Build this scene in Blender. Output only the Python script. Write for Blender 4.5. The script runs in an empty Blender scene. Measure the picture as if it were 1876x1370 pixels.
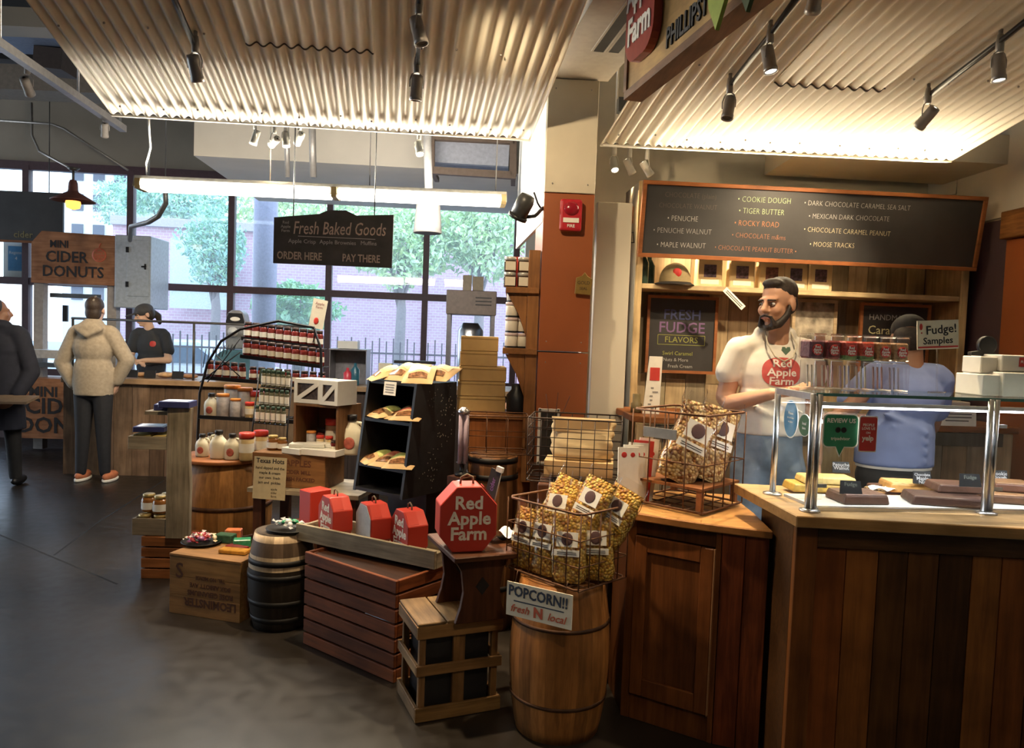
import bpy, math, random
from mathutils import Vector, Matrix, Euler
R = math.radians
SC = bpy.context.scene
COL = SC.collection
# ------------------------------------------------------------------ camera
FPX, PITCH, ROLL, CAMZ = 1380.0, R(3.0), 0.037, 1.5
fw = Vector((0, math.cos(PITCH), -math.sin(PITCH)))
u0 = Vector((0, math.sin(PITCH), math.cos(PITCH)))
r0 = Vector((1, 0, 0))
rt = r0 * math.cos(ROLL) + u0 * math.sin(ROLL)
up = u0 * math.cos(ROLL) - r0 * math.sin(ROLL)
cam_d = bpy.data.cameras.new('camera')
cam = bpy.data.objects.new('camera', cam_d)
COL.objects.link(cam)
cam_d.sensor_width = 36.0
cam_d.lens = FPX / 1876 * 36.0
cam_d.clip_start = 0.05
Mx = Matrix((rt, up, -fw)).transposed().to_4x4()
Mx.translation = (0, 0, CAMZ)
cam.matrix_world = Mx
SC.camera = cam
CP = Vector((0, 0, CAMZ))


def ray(px, py):
    return fw + rt * ((px - 938) / FPX) - up * ((py - 685) / FPX)


def at(px, py, Y):            # point at distance Y along the view that shows at pixel px, py
    d = ray(px, py)
    return CP + d * (Y / d.y)


def atz(px, py, z):           # point at height z
    d = ray(px, py)
    return CP + d * ((z - CAMZ) / d.z)


def onp(px, py, p0, yaw):     # point on a vertical plane through p0, yaw degrees
    d = ray(px, py)
    n = Vector((-math.sin(R(yaw)), math.cos(R(yaw)), 0))
    return CP + d * (n.dot(Vector(p0) - CP) / n.dot(d))


# ------------------------------------------------------------------ world, sun, exposure
SC.view_settings.view_transform = 'Standard'
SC.view_settings.look = 'None'
SC.view_settings.exposure = 0.55
SC.view_settings.gamma = 1.0
SC.view_settings.use_curve_mapping = False
w = bpy.data.worlds.new('overcast_sky')
SC.world = w
w.use_nodes = True
wn = w.node_tree
bg = wn.nodes['Background']
tc = wn.nodes.new('ShaderNodeTexCoord')
sp = wn.nodes.new('ShaderNodeSeparateXYZ')
cr = wn.nodes.new('ShaderNodeValToRGB')
cr.color_ramp.elements[0].position = 0.0
cr.color_ramp.elements[0].color = (0.84, 0.93, 1.0, 1)
cr.color_ramp.elements[1].position = 0.6
cr.color_ramp.elements[1].color = (0.50, 0.70, 1.0, 1)
wn.links.new(tc.outputs['Generated'], sp.inputs[0])
wn.links.new(sp.outputs['Z'], cr.inputs[0])
wn.links.new(cr.outputs[0], bg.inputs[0])
bg.inputs[1].default_value = 3.3


def lamp(name, kind, loc, energy, color, target=None, size=0.1, spot=None, blend=0.5, size_y=None):
    d = bpy.data.lights.new(name, kind)
    d.energy = energy
    d.color = color
    if kind == 'AREA':
        d.size = size
        if size_y:
            d.shape = 'RECTANGLE'
            d.size_y = size_y
    elif kind != 'SUN':
        d.shadow_soft_size = size
    if kind == 'SPOT':
        d.spot_size = R(spot or 60)
        d.spot_blend = blend
    o = bpy.data.objects.new(name, d)
    COL.objects.link(o)
    o.location = loc
    if target is not None:
        o.rotation_euler = (Vector(target) - Vector(loc)).to_track_quat('-Z', 'Y').to_euler()
    return o


WARM = (1.0, 0.74, 0.42)
SOFT = (1.0, 0.77, 0.48)
# unseen fill spots added behind the viewpoint to light floor and display fronts
for x, y, e, aim, ang in ((-3.2, -1.5, 8, (-3.2, -.3, 0), 95), (.6, -1.2, 95, (-.1, 2.9, .45), 34), (2.4, -0.8, 32, (1.25, 2.5, .4), 34)):
    lamp('fill_spot', 'SPOT', (x, y, 4.2), e, SOFT, aim, 0.15, ang, 0.8)

# ------------------------------------------------------------------ materials
MATS = {}


def nt(name):
    m = bpy.data.materials.new(name)
    m.use_nodes = True
    t = m.node_tree
    return m, t, t.nodes['Principled BSDF']


def tintmul(t, colsock):
    a = t.nodes.new('ShaderNodeAttribute')
    a.attribute_name = 'tint'
    x = t.nodes.new('ShaderNodeMix')
    x.data_type = 'RGBA'
    x.blend_type = 'MULTIPLY'
    x.inputs[0].default_value = 1
    t.links.new(colsock, x.inputs[6])
    t.links.new(a.outputs['Color'], x.inputs[7])
    return x.outputs[2], a


def mat(name, col, rough=0.6, metal=0.0, var=0.12, scale=30, bump=0.0, spec=0.4, trans=0.0, emit=None, es=0, alpha=1.0, stretch=(1, 1, 1)):
    if name in MATS:
        return MATS[name]
    m, t, b = nt(name)
    b.inputs['Roughness'].default_value = rough
    b.inputs['Metallic'].default_value = metal
    b.inputs['Specular IOR Level'].default_value = spec
    c = t.nodes.new('ShaderNodeTexCoord')
    mp = t.nodes.new('ShaderNodeMapping')
    mp.inputs['Scale'].default_value = stretch
    n = t.nodes.new('ShaderNodeTexNoise')
    n.inputs['Scale'].default_value = scale
    n.inputs['Detail'].default_value = 4
    r = t.nodes.new('ShaderNodeValToRGB')
    lo = tuple(max(0, x * (1 - var)) for x in col) + (1,)
    hi = tuple(min(1, x * (1 + var)) for x in col) + (1,)
    r.color_ramp.elements[0].color = lo
    r.color_ramp.elements[0].position = 0.3
    r.color_ramp.elements[1].color = hi
    r.color_ramp.elements[1].position = 0.7
    t.links.new(c.outputs['Object'], mp.inputs[0])
    t.links.new(mp.outputs[0], n.inputs['Vector'])
    t.links.new(n.outputs['Fac'], r.inputs[0])
    o, _ = tintmul(t, r.outputs[0])
    t.links.new(o, b.inputs['Base Color'])
    if bump:
        bp = t.nodes.new('ShaderNodeBump')
        bp.inputs['Strength'].default_value = bump
        bp.inputs['Distance'].default_value = 0.01
        t.links.new(n.outputs['Fac'], bp.inputs['Height'])
        t.links.new(bp.outputs[0], b.inputs['Normal'])
    if trans:
        b.inputs['Transmission Weight'].default_value = trans
    if alpha < 1:
        b.inputs['Alpha'].default_value = alpha
    if emit:
        b.inputs['Emission Color'].default_value = tuple(emit) + (1,)
        b.inputs['Emission Strength'].default_value = es
    MATS[name] = m
    return m


def wood(name, col, dark=None, axis='z', rough=0.55, grain=14.0, contrast=0.55, spec=0.35):
    key = name + axis
    if key in MATS:
        return MATS[key]
    m, t, b = nt(key)
    b.inputs['Roughness'].default_value = rough
    b.inputs['Specular IOR Level'].default_value = spec * .7
    dark = dark or tuple(x * (1 - contrast) for x in col)
    c = t.nodes.new('ShaderNodeTexCoord')
    mp = t.nodes.new('ShaderNodeMapping')
    s = [1.0, 1.0, 1.0]
    s['xyz'.index(axis)] = 0.07
    mp.inputs['Scale'].default_value = s
    a = t.nodes.new('ShaderNodeAttribute')
    a.attribute_name = 'tint'
    mt = t.nodes.new('ShaderNodeMath')
    mt.operation = 'MULTIPLY'
    mt.inputs[1].default_value = 37.0
    n = t.nodes.new('ShaderNodeTexNoise')
    n.noise_dimensions = '4D'
    n.inputs['Scale'].default_value = grain * 3.2
    n.inputs['Detail'].default_value = 6
    n.inputs['Roughness'].default_value = 0.65
    n2 = t.nodes.new('ShaderNodeTexNoise')
    n2.noise_dimensions = '4D'
    n2.inputs['Scale'].default_value = 5
    n2.inputs['Detail'].default_value = 3
    r = t.nodes.new('ShaderNodeValToRGB')
    r.color_ramp.elements[0].color = tuple(dark) + (1,)
    r.color_ramp.elements[0].position = 0.32
    r.color_ramp.elements[1].color = tuple(col) + (1,)
    r.color_ramp.elements[1].position = 0.62
    L = t.links.new
    L(c.outputs['Object'], mp.inputs[0])
    L(mp.outputs[0], n.inputs['Vector'])
    L(c.outputs['Object'], n2.inputs['Vector'])
    L(a.outputs['Fac'], mt.inputs[0])
    L(mt.outputs[0], n.inputs['W'])
    L(mt.outputs[0], n2.inputs['W'])
    L(n.outputs['Fac'], r.inputs[0])
    hv = t.nodes.new('ShaderNodeMix')
    hv.data_type = 'RGBA'
    hv.blend_type = 'MULTIPLY'
    r2 = t.nodes.new('ShaderNodeValToRGB')
    r2.color_ramp.elements[0].color = (0.62, 0.6, 0.58, 1)
    r2.color_ramp.elements[0].position = 0.35
    r2.color_ramp.elements[1].color = (1, 1, 1, 1)
    r2.color_ramp.elements[1].position = 0.6
    L(n2.outputs['Fac'], r2.inputs[0])
    hv.inputs[0].default_value = 1
    L(r.outputs[0], hv.inputs[6])
    L(r2.outputs[0], hv.inputs[7])
    x = t.nodes.new('ShaderNodeMix')
    x.data_type = 'RGBA'
    x.blend_type = 'MULTIPLY'
    x.inputs[0].default_value = 1
    L(hv.outputs[2], x.inputs[6])
    L(a.outputs['Color'], x.inputs[7])
    L(x.outputs[2], b.inputs['Base Color'])
    bp = t.nodes.new('ShaderNodeBump')
    bp.inputs['Strength'].default_value = 0.25
    bp.inputs['Distance'].default_value = 0.004
    L(n.outputs['Fac'], bp.inputs['Height'])
    L(bp.outputs[0], b.inputs['Normal'])
    MATS[key] = m
    return m


def glassy(name, tint=(1, 1, 1), refl=0.06, rough=0.02, veil=0.0):   # thin pane: clear with a faint mirror reflection
    if name in MATS:
        return MATS[name]
    m, t, b = nt(name)
    t.nodes.remove(b)
    out = t.nodes['Material Output']
    tr = t.nodes.new('ShaderNodeBsdfTransparent')
    tr.inputs[0].default_value = tuple(tint) + (1,)
    gl = t.nodes.new('ShaderNodeBsdfGlossy')
    gl.inputs['Roughness'].default_value = rough
    lw = t.nodes.new('ShaderNodeLayerWeight')
    lw.inputs[0].default_value = 0.12
    mm = t.nodes.new('ShaderNodeMath')
    mm.operation = 'MULTIPLY_ADD'
    mm.inputs[1].default_value = 0.7
    mm.inputs[2].default_value = refl
    if veil:
        tl = t.nodes.new('ShaderNodeBsdfTranslucent')
        tl.inputs[0].default_value = (.9, .97, 1, 1)
        m0 = t.nodes.new('ShaderNodeMixShader')
        m0.inputs[0].default_value = veil
        t.links.new(tr.outputs[0], m0.inputs[1])
        t.links.new(tl.outputs[0], m0.inputs[2])
        tr = m0
    mx = t.nodes.new('ShaderNodeMixShader')
    t.links.new(lw.outputs['Fresnel'], mm.inputs[0])
    t.links.new(mm.outputs[0], mx.inputs[0])
    t.links.new(tr.outputs[0], mx.inputs[1])
    t.links.new(gl.outputs[0], mx.inputs[2])
    t.links.new(mx.outputs[0], out.inputs[0])
    MATS[name] = m
    return m


def emis(name, col, s):
    if name in MATS:
        return MATS[name]
    return mat(name, col, var=0.0, emit=col, es=s)


# ------------------------------------------------------------------ mesh builder
class MB:
    def __init__(s):
        s.v, s.f, s.mi, s.t, s.sm = [], [], [], [], []

    def add(s, vs, fs, m=0, t=(1, 1, 1), sm=False, M=None):
        k = len(s.v)
        for p in vs:
            p = Vector(p)
            s.v.append(M @ p if M is not None else p)
        for f in fs:
            s.f.append([k + i for i in f])
            s.mi.append(m)
            s.t.append(t)
            s.sm.append(sm)
        return s

    def box(s, c, d, m=0, t=(1, 1, 1), rot=None, M=None, taper=1.0):
        x, y, z = d[0] / 2, d[1] / 2, d[2] / 2
        q = taper
        vs = [(-x, -y, -z), (x, -y, -z), (x, y, -z), (-x, y, -z), (-x * q, -y * q, z), (x * q, -y * q, z), (x * q, y * q, z), (-x * q, y * q, z)]
        T = Matrix.Translation(Vector(c))
        if rot is not None:
            T = T @ (rot if isinstance(rot, Matrix) else Euler(rot).to_matrix().to_4x4())
        if M is not None:
            T = M @ T
        return s.add(vs, [(3, 2, 1, 0), (4, 5, 6, 7), (0, 1, 5, 4), (1, 2, 6, 5), (2, 3, 7, 6), (3, 0, 4, 7)], m, t, False, T)

    def beam(s, a, b, wd, th, m=0, t=(1, 1, 1), upv=(0, 0, 1)):      # rectangular bar a->b
        a, b = Vector(a), Vector(b)
        d = b - a
        L = d.length
        z = d.normalized()
        x = Vector(upv).cross(z)
        if x.length < 1e-4:
            x = Vector((1, 0, 0)).cross(z)
        x.normalize()
        y = z.cross(x)
        T = Matrix((x, y, z)).transposed().to_4x4()
        T.translation = (a + b) / 2
        return s.box((0, 0, 0), (wd, th, L), m, t, M=T)

    def tube(s, pts, r, seg=6, m=0, t=(1, 1, 1), closed=False, sm=True):
        pts = [Vector(p) for p in pts]
        n = len(pts)
        rs = r if isinstance(r, (list, tuple)) else [r] * n
        vs, fs = [], []
        prev = None
        for i, p in enumerate(pts):
            if closed:
                d = pts[(i + 1) % n] - pts[i - 1]
            else:
                d = pts[min(i + 1, n - 1)] - pts[max(i - 1, 0)]
            d = d.normalized() if d.length > 1e-9 else Vector((0, 0, 1))
            if prev is None:
                a = d.orthogonal().normalized()
            else:
                a = prev - d * prev.dot(d)
                a = a.normalized() if a.length > 1e-6 else d.orthogonal().normalized()
            prev = a
            bb = d.cross(a)
            for k in range(seg):
                g = 2 * math.pi * k / seg
                vs.append(p + (a * math.cos(g) + bb * math.sin(g)) * rs[i])
        for i in range(n if closed else n - 1):
            j = (i + 1) % n
            for k in range(seg):
                l = (k + 1) % seg
                fs.append((i * seg + k, i * seg + l, j * seg + l, j * seg + k))
        if not closed:
            fs.append(tuple(reversed(range(seg))))
            fs.append(tuple(range((n - 1) * seg, n * seg)))
        return s.add(vs, fs, m, t, sm)

    def lathe(s, prof, seg=20, c=(0, 0, 0), m=0, t=(1, 1, 1), sm=True, rot=None, M=None, sx=1, sy=1, tf=None, cap=True):
        vs, fs = [], []
        for (r, z) in prof:
            for k in range(seg):
                g = 2 * math.pi * k / seg
                vs.append((r * math.cos(g) * sx, r * math.sin(g) * sy, z))
        n = len(prof)
        T = Matrix.Translation(Vector(c))
        if rot is not None:
            T = T @ Euler(rot).to_matrix().to_4x4()
        if M is not None:
            T = M @ T
        if tf:                                   # tint per stave
            k0 = len(s.v)
            s.add(vs, [], m, t, sm, T)
            for i in range(n - 1):
                for k in range(seg):
                    l = (k + 1) % seg
                    s.f.append([k0 + i * seg + k, k0 + i * seg + l, k0 + (i + 1) * seg + l, k0 + (i + 1) * seg + k])
                    s.mi.append(m); s.t.append(tf(k, i)); s.sm.append(sm)
            if cap:
                for rg in (list(reversed(range(seg))), list(range((n - 1) * seg, n * seg))):
                    s.f.append([k0 + q for q in rg]); s.mi.append(m); s.t.append(t); s.sm.append(False)
            return s
        for i in range(n - 1):
            for k in range(seg):
                l = (k + 1) % seg
                fs.append((i * seg + k, i * seg + l, (i + 1) * seg + l, (i + 1) * seg + k))
        s.add(vs, fs, m, t, sm, T)
        if cap:
            k0 = len(s.v) - len(vs)
            for rg in (list(reversed(range(seg))), list(range((n - 1) * seg, n * seg))):
                s.f.append([k0 + q for q in rg]); s.mi.append(m); s.t.append(t); s.sm.append(False)
        return s

    def prism(s, poly, y0, y1, m=0, t=(1, 1, 1), M=None, side=None):     # polygon in xz, extruded along y
        n = len(poly)
        vs = [(p[0], y0, p[1]) for p in poly] + [(p[0], y1, p[1]) for p in poly]
        s.add(vs, [tuple(range(n)), tuple(reversed(range(n, 2 * n)))], m, t, False, M)
        k = len(s.v) - 2 * n
        for i in range(n):
            j = (i + 1) % n
            s.f.append([k + j, k + i, k + n + i, k + n + j])
            s.mi.append(m if side is None else side); s.t.append(t); s.sm.append(False)
        return s

    def slab(s, poly, z0, z1, m=0, t=(1, 1, 1), side=None):              # polygon in xy, extruded along z
        M = Matrix(((1, 0, 0, 0), (0, 0, -1, 0), (0, 1, 0, 0), (0, 0, 0, 1)))   # (x,y,z)->(x,-z,y)
        n = len(poly)
        vs = [(p[0], p[1], z0) for p in poly] + [(p[0], p[1], z1) for p in poly]
        s.add(vs, [tuple(reversed(range(n))), tuple(range(n, 2 * n))], m, t)
        k = len(s.v) - 2 * n
        for i in range(n):
            j = (i + 1) % n
            s.f.append([k + i, k + j, k + n + j, k + n + i])
            s.mi.append(m if side is None else side); s.t.append(t); s.sm.append(False)
        return s

    def ell(s, c, r, seg=12, rings=8, m=0, t=(1, 1, 1), rot=None, M=None):
        r = (r, r, r) if not isinstance(r, (tuple, list)) else r
        vs, fs = [(0, 0, -r[2])], []
        for i in range(1, rings):
            a = math.pi * i / rings - math.pi / 2
            for k in range(seg):
                g = 2 * math.pi * k / seg
                vs.append((r[0] * math.cos(a) * math.cos(g), r[1] * math.cos(a) * math.sin(g), r[2] * math.sin(a)))
        vs.append((0, 0, r[2]))
        for k in range(seg):
            l = (k + 1) % seg
            fs.append((0, 1 + l, 1 + k))
            for i in range(rings - 2):
                a, b = 1 + i * seg, 1 + (i + 1) * seg
                fs.append((a + k, a + l, b + l, b + k))
            a = 1 + (rings - 2) * seg
            fs.append((a + k, a + l, len(vs) - 1))
        T = Matrix.Translation(Vector(c))
        if rot is not None:
            T = T @ (rot if isinstance(rot, Matrix) else Euler(rot).to_matrix().to_4x4())
        if M is not None:
            T = M @ T
        return s.add(vs, fs, m, t, True, T)

    def cap(s, a, b, ra, rb, seg=10, m=0, t=(1, 1, 1)):                  # tapered capsule
        a, b = Vector(a), Vector(b)
        s.tube([a, b], [ra, rb], seg, m, t)
        s.ell(a, ra, seg, 6, m, t)
        s.ell(b, rb, seg, 6, m, t)
        return s

    def surf(s, fn, nu, nv, m=0, t=(1, 1, 1), sm=True):
        vs = [fn(i / nu, j / nv) for j in range(nv + 1) for i in range(nu + 1)]
        q = nu + 1
        fs = [(j * q + i, j * q + i + 1, (j + 1) * q + i + 1, (j + 1) * q + i) for j in range(nv) for i in range(nu)]
        return s.add(vs, fs, m, t, sm)

    def text(s, txt, size, M, m=0, ex=0.0006, bold=0.0, shear=0.0, space=1.0, align='CENTER', t=(1, 1, 1), sxy=(1, 1)):
        vs, fs = textgeo(txt, size, ex, bold, shear, space, align)
        if sxy != (1, 1):
            vs = [(p[0] * sxy[0], p[1] * sxy[1], p[2]) for p in vs]
        return s.add(vs, fs, m, t, False, M)

    def build(s, name, mats, parent=None, loc=None, rot=None, bev=0.0, seg=1):
        me = bpy.data.meshes.new(name)
        me.from_pydata([tuple(p) for p in s.v], [], s.f)
        mats = mats if isinstance(mats, (list, tuple)) else [mats]
        for x in mats:
            me.materials.append(x)
        me.polygons.foreach_set('material_index', s.mi)
        me.polygons.foreach_set('use_smooth', s.sm)
        ca = me.color_attributes.new('tint', 'FLOAT_COLOR', 'CORNER')
        buf = []
        for f, t in zip(s.f, s.t):
            buf.extend(((t[0], t[1], t[2], 1.0)) * len(f))
        ca.data.foreach_set('color', buf)
        me.update()
        o = bpy.data.objects.new(name, me)
        COL.objects.link(o)
        if parent:
            o.parent = parent
        if loc is not None:
            o.location = loc
        if rot is not None:
            o.rotation_euler = rot
        if bev:
            b = o.modifiers.new('bevel', 'BEVEL')
            b.width = bev
            b.segments = seg
            b.limit_method = 'ANGLE'
            b.angle_limit = R(40)
        return o


TG = {}


def textgeo(txt, size, ex, bold, shear, space, align):
    key = (txt, size, ex, bold, shear, space, align)
    if key in TG:
        return TG[key]
    c = bpy.data.curves.new('glyphs', 'FONT')
    c.body = txt
    c.size = size
    c.extrude = ex
    c.offset = bold
    c.shear = shear
    c.space_character = space
    c.align_x = align
    c.align_y = 'CENTER'
    c.resolution_u = 2
    o = bpy.data.objects.new('glyphs', c)
    COL.objects.link(o)
    dg = bpy.context.evaluated_depsgraph_get()
    me = o.evaluated_get(dg).to_mesh()
    vs = [tuple(v.co) for v in me.vertices]
    fs = [tuple(p.vertices) for p in me.polygons]
    o.evaluated_get(dg).to_mesh_clear()
    bpy.data.objects.remove(o)
    bpy.data.curves.remove(c)
    TG[key] = (vs, fs)
    return TG[key]


def face_cam(x, y, z, roll=0.0):        # matrix putting text (xy plane) on a surface facing -Y
    return Matrix.Translation((x, y, z)) @ Euler((R(90), 0, 0)).to_matrix().to_4x4() @ Euler((0, 0, roll)).to_matrix().to_4x4()


def tag(o, label=None, cat=None, group=None, kind=None):
    if label: o['label'] = label
    if cat: o['category'] = cat
    if group: o['group'] = group
    if kind: o['kind'] = kind
    return o


def thing(name, label, cat, loc=(0, 0, 0), rz=0.0, group=None, rot=None):
    o = bpy.data.objects.new(name, None)
    o.empty_display_size = 0.05
    COL.objects.link(o)
    o.location = loc
    o.rotation_euler = rot if rot else (0, 0, rz)
    return tag(o, label, cat, group)


def dup(src, loc, label=None, rz=None, rot=None, scale=None, group=None):
    r = src.copy()
    COL.objects.link(r)
    r.location = loc
    if rz is not None: r.rotation_euler = (0, 0, rz)
    if rot is not None: r.rotation_euler = rot
    if scale: r.scale = (scale, scale, scale) if not isinstance(scale, tuple) else scale
    if label: r['label'] = label
    if group: r['group'] = group
    for ch in list(src.children):
        c = ch.copy(); COL.objects.link(c); c.parent = r
        for g in list(ch.children):
            d = g.copy(); COL.objects.link(d); d.parent = c
    return r


def structure(o):
    o['kind'] = 'structure'
    return o


rnd = random.Random(7)


def tn(a=0.8, b=1.1):
    x = rnd.uniform(a, b)
    return (x, x * rnd.uniform(.96, 1.02), x * rnd.uniform(.92, 1.03))


ORD = ['leftmost', 'second from the left', 'third from the left', 'fourth from the left', 'fifth from the left', 'sixth from the left',
       'seventh from the left', 'eighth from the left', 'ninth from the left', 'tenth from the left', 'eleventh from the left', 'twelfth from the left']
# ------------------------------------------------------------------ shared materials
M_cream = mat('cream_paint', (.62, .56, .44), .5, var=.05, scale=6)
M_white = mat('white_paint', (.74, .72, .66), .5, var=.04, scale=6)
M_grey = mat('grey_paint', (.42, .42, .40), .5, var=.05, scale=6)
M_orange = mat('orange_panel', (.30, .085, .025), .42, var=.07, scale=4)
M_purple = mat('purple_panel', (.075, .045, .055), .45, var=.08, scale=4)
M_black = mat('black_metal', (.012, .012, .014), .4, var=.2)
M_dgrey = mat('dark_grey_metal', (.06, .06, .06), .4, var=.2, metal=.3)
M_steel = mat('brushed_steel', (.58, .58, .60), .28, metal=1.0, var=.06, scale=60)
M_lgrey = mat('lamp_grey', (.30, .28, .26), .4, metal=.4, var=.1)
M_mull = mat('maroon_window_frame', (.085, .05, .06), .5, var=.1)
M_glass = glassy('window_glass', (.95, .98, 1), .03, veil=.065)
M_case = glassy('display_glass', (.97, .99, .985), .03)
M_bulb = emis('lit_lens', (1.0, .93, .8), 14)
M_tube = emis('lit_tube', (1.0, .93, .80), 7.0)
M_led = emis('lit_led', (.93, .95, 1.0), 7)
M_board = mat('blackboard', (.028, .026, .026), .55, var=.25, scale=5)
M_chalk = mat('chalk', (.80, .80, .76), .9, var=.1)
M_paper = mat('white_card', (.78, .75, .68), .7, var=.04)
M_cream_card = mat('cream_card', (.72, .64, .48), .7, var=.05)
M_ink = mat('dark_ink', (.02, .018, .02), .7, var=.1)
M_red = mat('red_print', (.50, .035, .03), .5, var=.08)

# ------------------------------------------------------------------ floor
f = MB()
f.add([(-13, -5, 0), (6, -5, 0), (6, 11, 0), (-13, 11, 0)], [(0, 1, 2, 3)])
for a, b in (((-40, 963), (215, 1070)), ((99, 1017), (178, 958)), ((178, 958), (300, 880))):
    p, q = atz(a[0], a[1], 0), atz(b[0], b[1], 0)
    f.beam(p + Vector((0, 0, .0003)), q + Vector((0, 0, .0003)), .012, .0012, 1, upv=(0, 0, 1))
m, t, b_ = nt('polished_concrete')
c_ = t.nodes.new('ShaderNodeTexCoord')
n1 = t.nodes.new('ShaderNodeTexNoise'); n1.inputs['Scale'].default_value = 1.1; n1.inputs['Detail'].default_value = 7
n2 = t.nodes.new('ShaderNodeTexNoise'); n2.inputs['Scale'].default_value = 14; n2.inputs['Detail'].default_value = 6
r1 = t.nodes.new('ShaderNodeValToRGB')
r1.color_ramp.elements[0].color = (.014, .011, .008, 1); r1.color_ramp.elements[0].position = .3
r1.color_ramp.elements[1].color = (.038, .030, .024, 1); r1.color_ramp.elements[1].position = .75
mm = t.nodes.new('ShaderNodeMath'); mm.operation = 'MULTIPLY_ADD'; mm.inputs[1].default_value = .35
t.links.new(c_.outputs['Object'], n1.inputs['Vector']); t.links.new(c_.outputs['Object'], n2.inputs['Vector'])
sb = t.nodes.new('ShaderNodeMath'); sb.operation = 'SUBTRACT'; sb.inputs[1].default_value = .175
t.links.new(n2.outputs['Fac'], mm.inputs[0]); t.links.new(n1.outputs['Fac'], sb.inputs[0]); t.links.new(sb.outputs[0], mm.inputs[2])
t.links.new(mm.outputs[0], r1.inputs[0]); t.links.new(r1.outputs[0], b_.inputs['Base Color'])
r2 = t.nodes.new('ShaderNodeMapRange'); r2.inputs[3].default_value = .22; r2.inputs[4].default_value = .5
t.links.new(n2.outputs['Fac'], r2.inputs[0]); t.links.new(r2.outputs[0], b_.inputs['Roughness'])
b_.inputs['Specular IOR Level'].default_value = .4
structure(f.build('floor', [m, mat('floor_joint', (.015, .014, .013), .9)]))

# ------------------------------------------------------------------ ceiling, far walls
PSI = 5.0
W0 = at(535, 535, 9.5)
WU = Vector((math.cos(R(PSI)), math.sin(R(PSI)), 0))       # along the back of the building, to the right
WN = Vector((-math.sin(R(PSI)), math.cos(R(PSI)), 0))      # away from the viewer
SU = Vector((math.sin(R(9)), -math.cos(R(9)), 0))          # down the shop towards the viewer


def wpt(px, z, dn=0.0):        # point of the window wall above/below pixel column px at height z
    p = onp(px, 500, W0, PSI)
    p.z = z
    return p + WN * dn


M_ceil = mat('dark_ceiling', (.022, .02, .02), .9)
c = MB()
c.box((-3.5, 3, 4.75), (19, 16, .1))
for y in (2.0, 4.3, 6.6, 8.9):
    c.beam((-13, y - .5, 4.6), (-2.2, y + .45, 4.6), .16, .24, 0)
structure(c.build('ceiling', M_ceil))
M_greige = mat('greige_bulkhead', (.30, .265, .22), .6, var=.06, scale=3)
c = MB()
a, b = wpt(-700, 3.80), wpt(2200, 3.80)
c.beam((a + b) / 2 - (b - a) / 2 + WN * .1, b + WN * .1, .14, 1.0, 0)
structure(c.build('wall_back', M_greige))
c = MB()
a, b = wpt(-700, .42, .1), wpt(2200, .42, .1)
c.beam(a, b, .14, .84)
structure(c.build('wall_back_lower', mat('lower_wall', (.12, .08, .08), .7)))
c = MB()
c.beam(wpt(962, 2.1, .1), wpt(2200, 2.1, .1), .14, 2.5)
structure(c.build('wall_back_right', M_white))
# dropped bulkhead in front of the windows
c = MB()
p = at(355, 285, 7.0)
e1 = p + WU * 4.3
c.slab([(p.x, p.y), (e1.x, e1.y), ((e1 + WN * 2.4).x, (e1 + WN * 2.4).y), ((p + WN * 2.4).x, (p + WN * 2.4).y)], p.z, 4.4)
structure(c.build('trim_bulkhead', mat('bulkhead_paint', (.72, .66, .56), .6, var=.05, scale=3)))
# window: frame bars and panes
cols = [-480, -300, -130, 50, 240, 424, 603, 780, 945]
for k in range(len(cols) - 1):
    fr = MB()
    z0, z1, zm = .82, 3.32, 1.93
    a, b = cols[k], cols[k + 1]
    P = lambda px, z: wpt(px, z)
    fr.beam(P(a, z0), P(a, z1), .075, .10, upv=WN)
    if k == len(cols) - 2:
        fr.beam(P(b, z0), P(b, z1), .075, .10, upv=WN)
    for z, h in ((z0, .10), (zm, .085), (z1, .10)):
        fr.beam(P(a, z), P(b, z), .09, h)
    o = structure(fr.build('window_%d' % (k + 1), M_mull))
    for zl, zh in ((z0 + .05, zm - .04), (zm + .04, z1 - .05)):
        g = MB()
        mid = (P(a, (zl + zh) / 2) + P(b, (zl + zh) / 2)) / 2
        g.beam(P(a, (zl + zh) / 2) + WU * .037, P(b, (zl + zh) / 2) - WU * .037, .006, zh - zl)
        g.build('pane', M_glass, o)
# beams, ducts and boxes up in the dark ceiling
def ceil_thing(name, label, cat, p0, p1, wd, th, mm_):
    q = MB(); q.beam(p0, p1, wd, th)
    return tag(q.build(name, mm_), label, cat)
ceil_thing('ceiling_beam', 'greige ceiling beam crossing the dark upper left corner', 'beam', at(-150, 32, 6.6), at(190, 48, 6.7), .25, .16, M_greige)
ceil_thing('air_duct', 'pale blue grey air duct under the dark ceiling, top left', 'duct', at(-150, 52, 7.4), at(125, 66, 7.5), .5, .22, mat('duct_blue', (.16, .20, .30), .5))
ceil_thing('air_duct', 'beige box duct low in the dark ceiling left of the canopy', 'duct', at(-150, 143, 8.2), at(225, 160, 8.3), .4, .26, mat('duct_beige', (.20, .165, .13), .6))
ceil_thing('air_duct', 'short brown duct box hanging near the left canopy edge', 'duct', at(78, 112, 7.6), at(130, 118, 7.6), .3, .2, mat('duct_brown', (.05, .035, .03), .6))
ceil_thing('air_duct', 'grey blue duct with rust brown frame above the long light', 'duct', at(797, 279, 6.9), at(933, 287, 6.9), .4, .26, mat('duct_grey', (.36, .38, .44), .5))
q = MB()
for k in range(4):
    a_, b_2 = [(785, 250, 945, 258), (785, 312, 945, 322), (790, 250, 790, 312), (940, 258, 940, 322)][k][:2], [(785, 250, 945, 258), (785, 312, 945, 322), (790, 250, 790, 312), (940, 258, 940, 322)][k][2:]
    q.beam(at(a_[0], a_[1], 6.6), at(b_2[0], b_2[1], 6.6), .06, .06)
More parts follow.
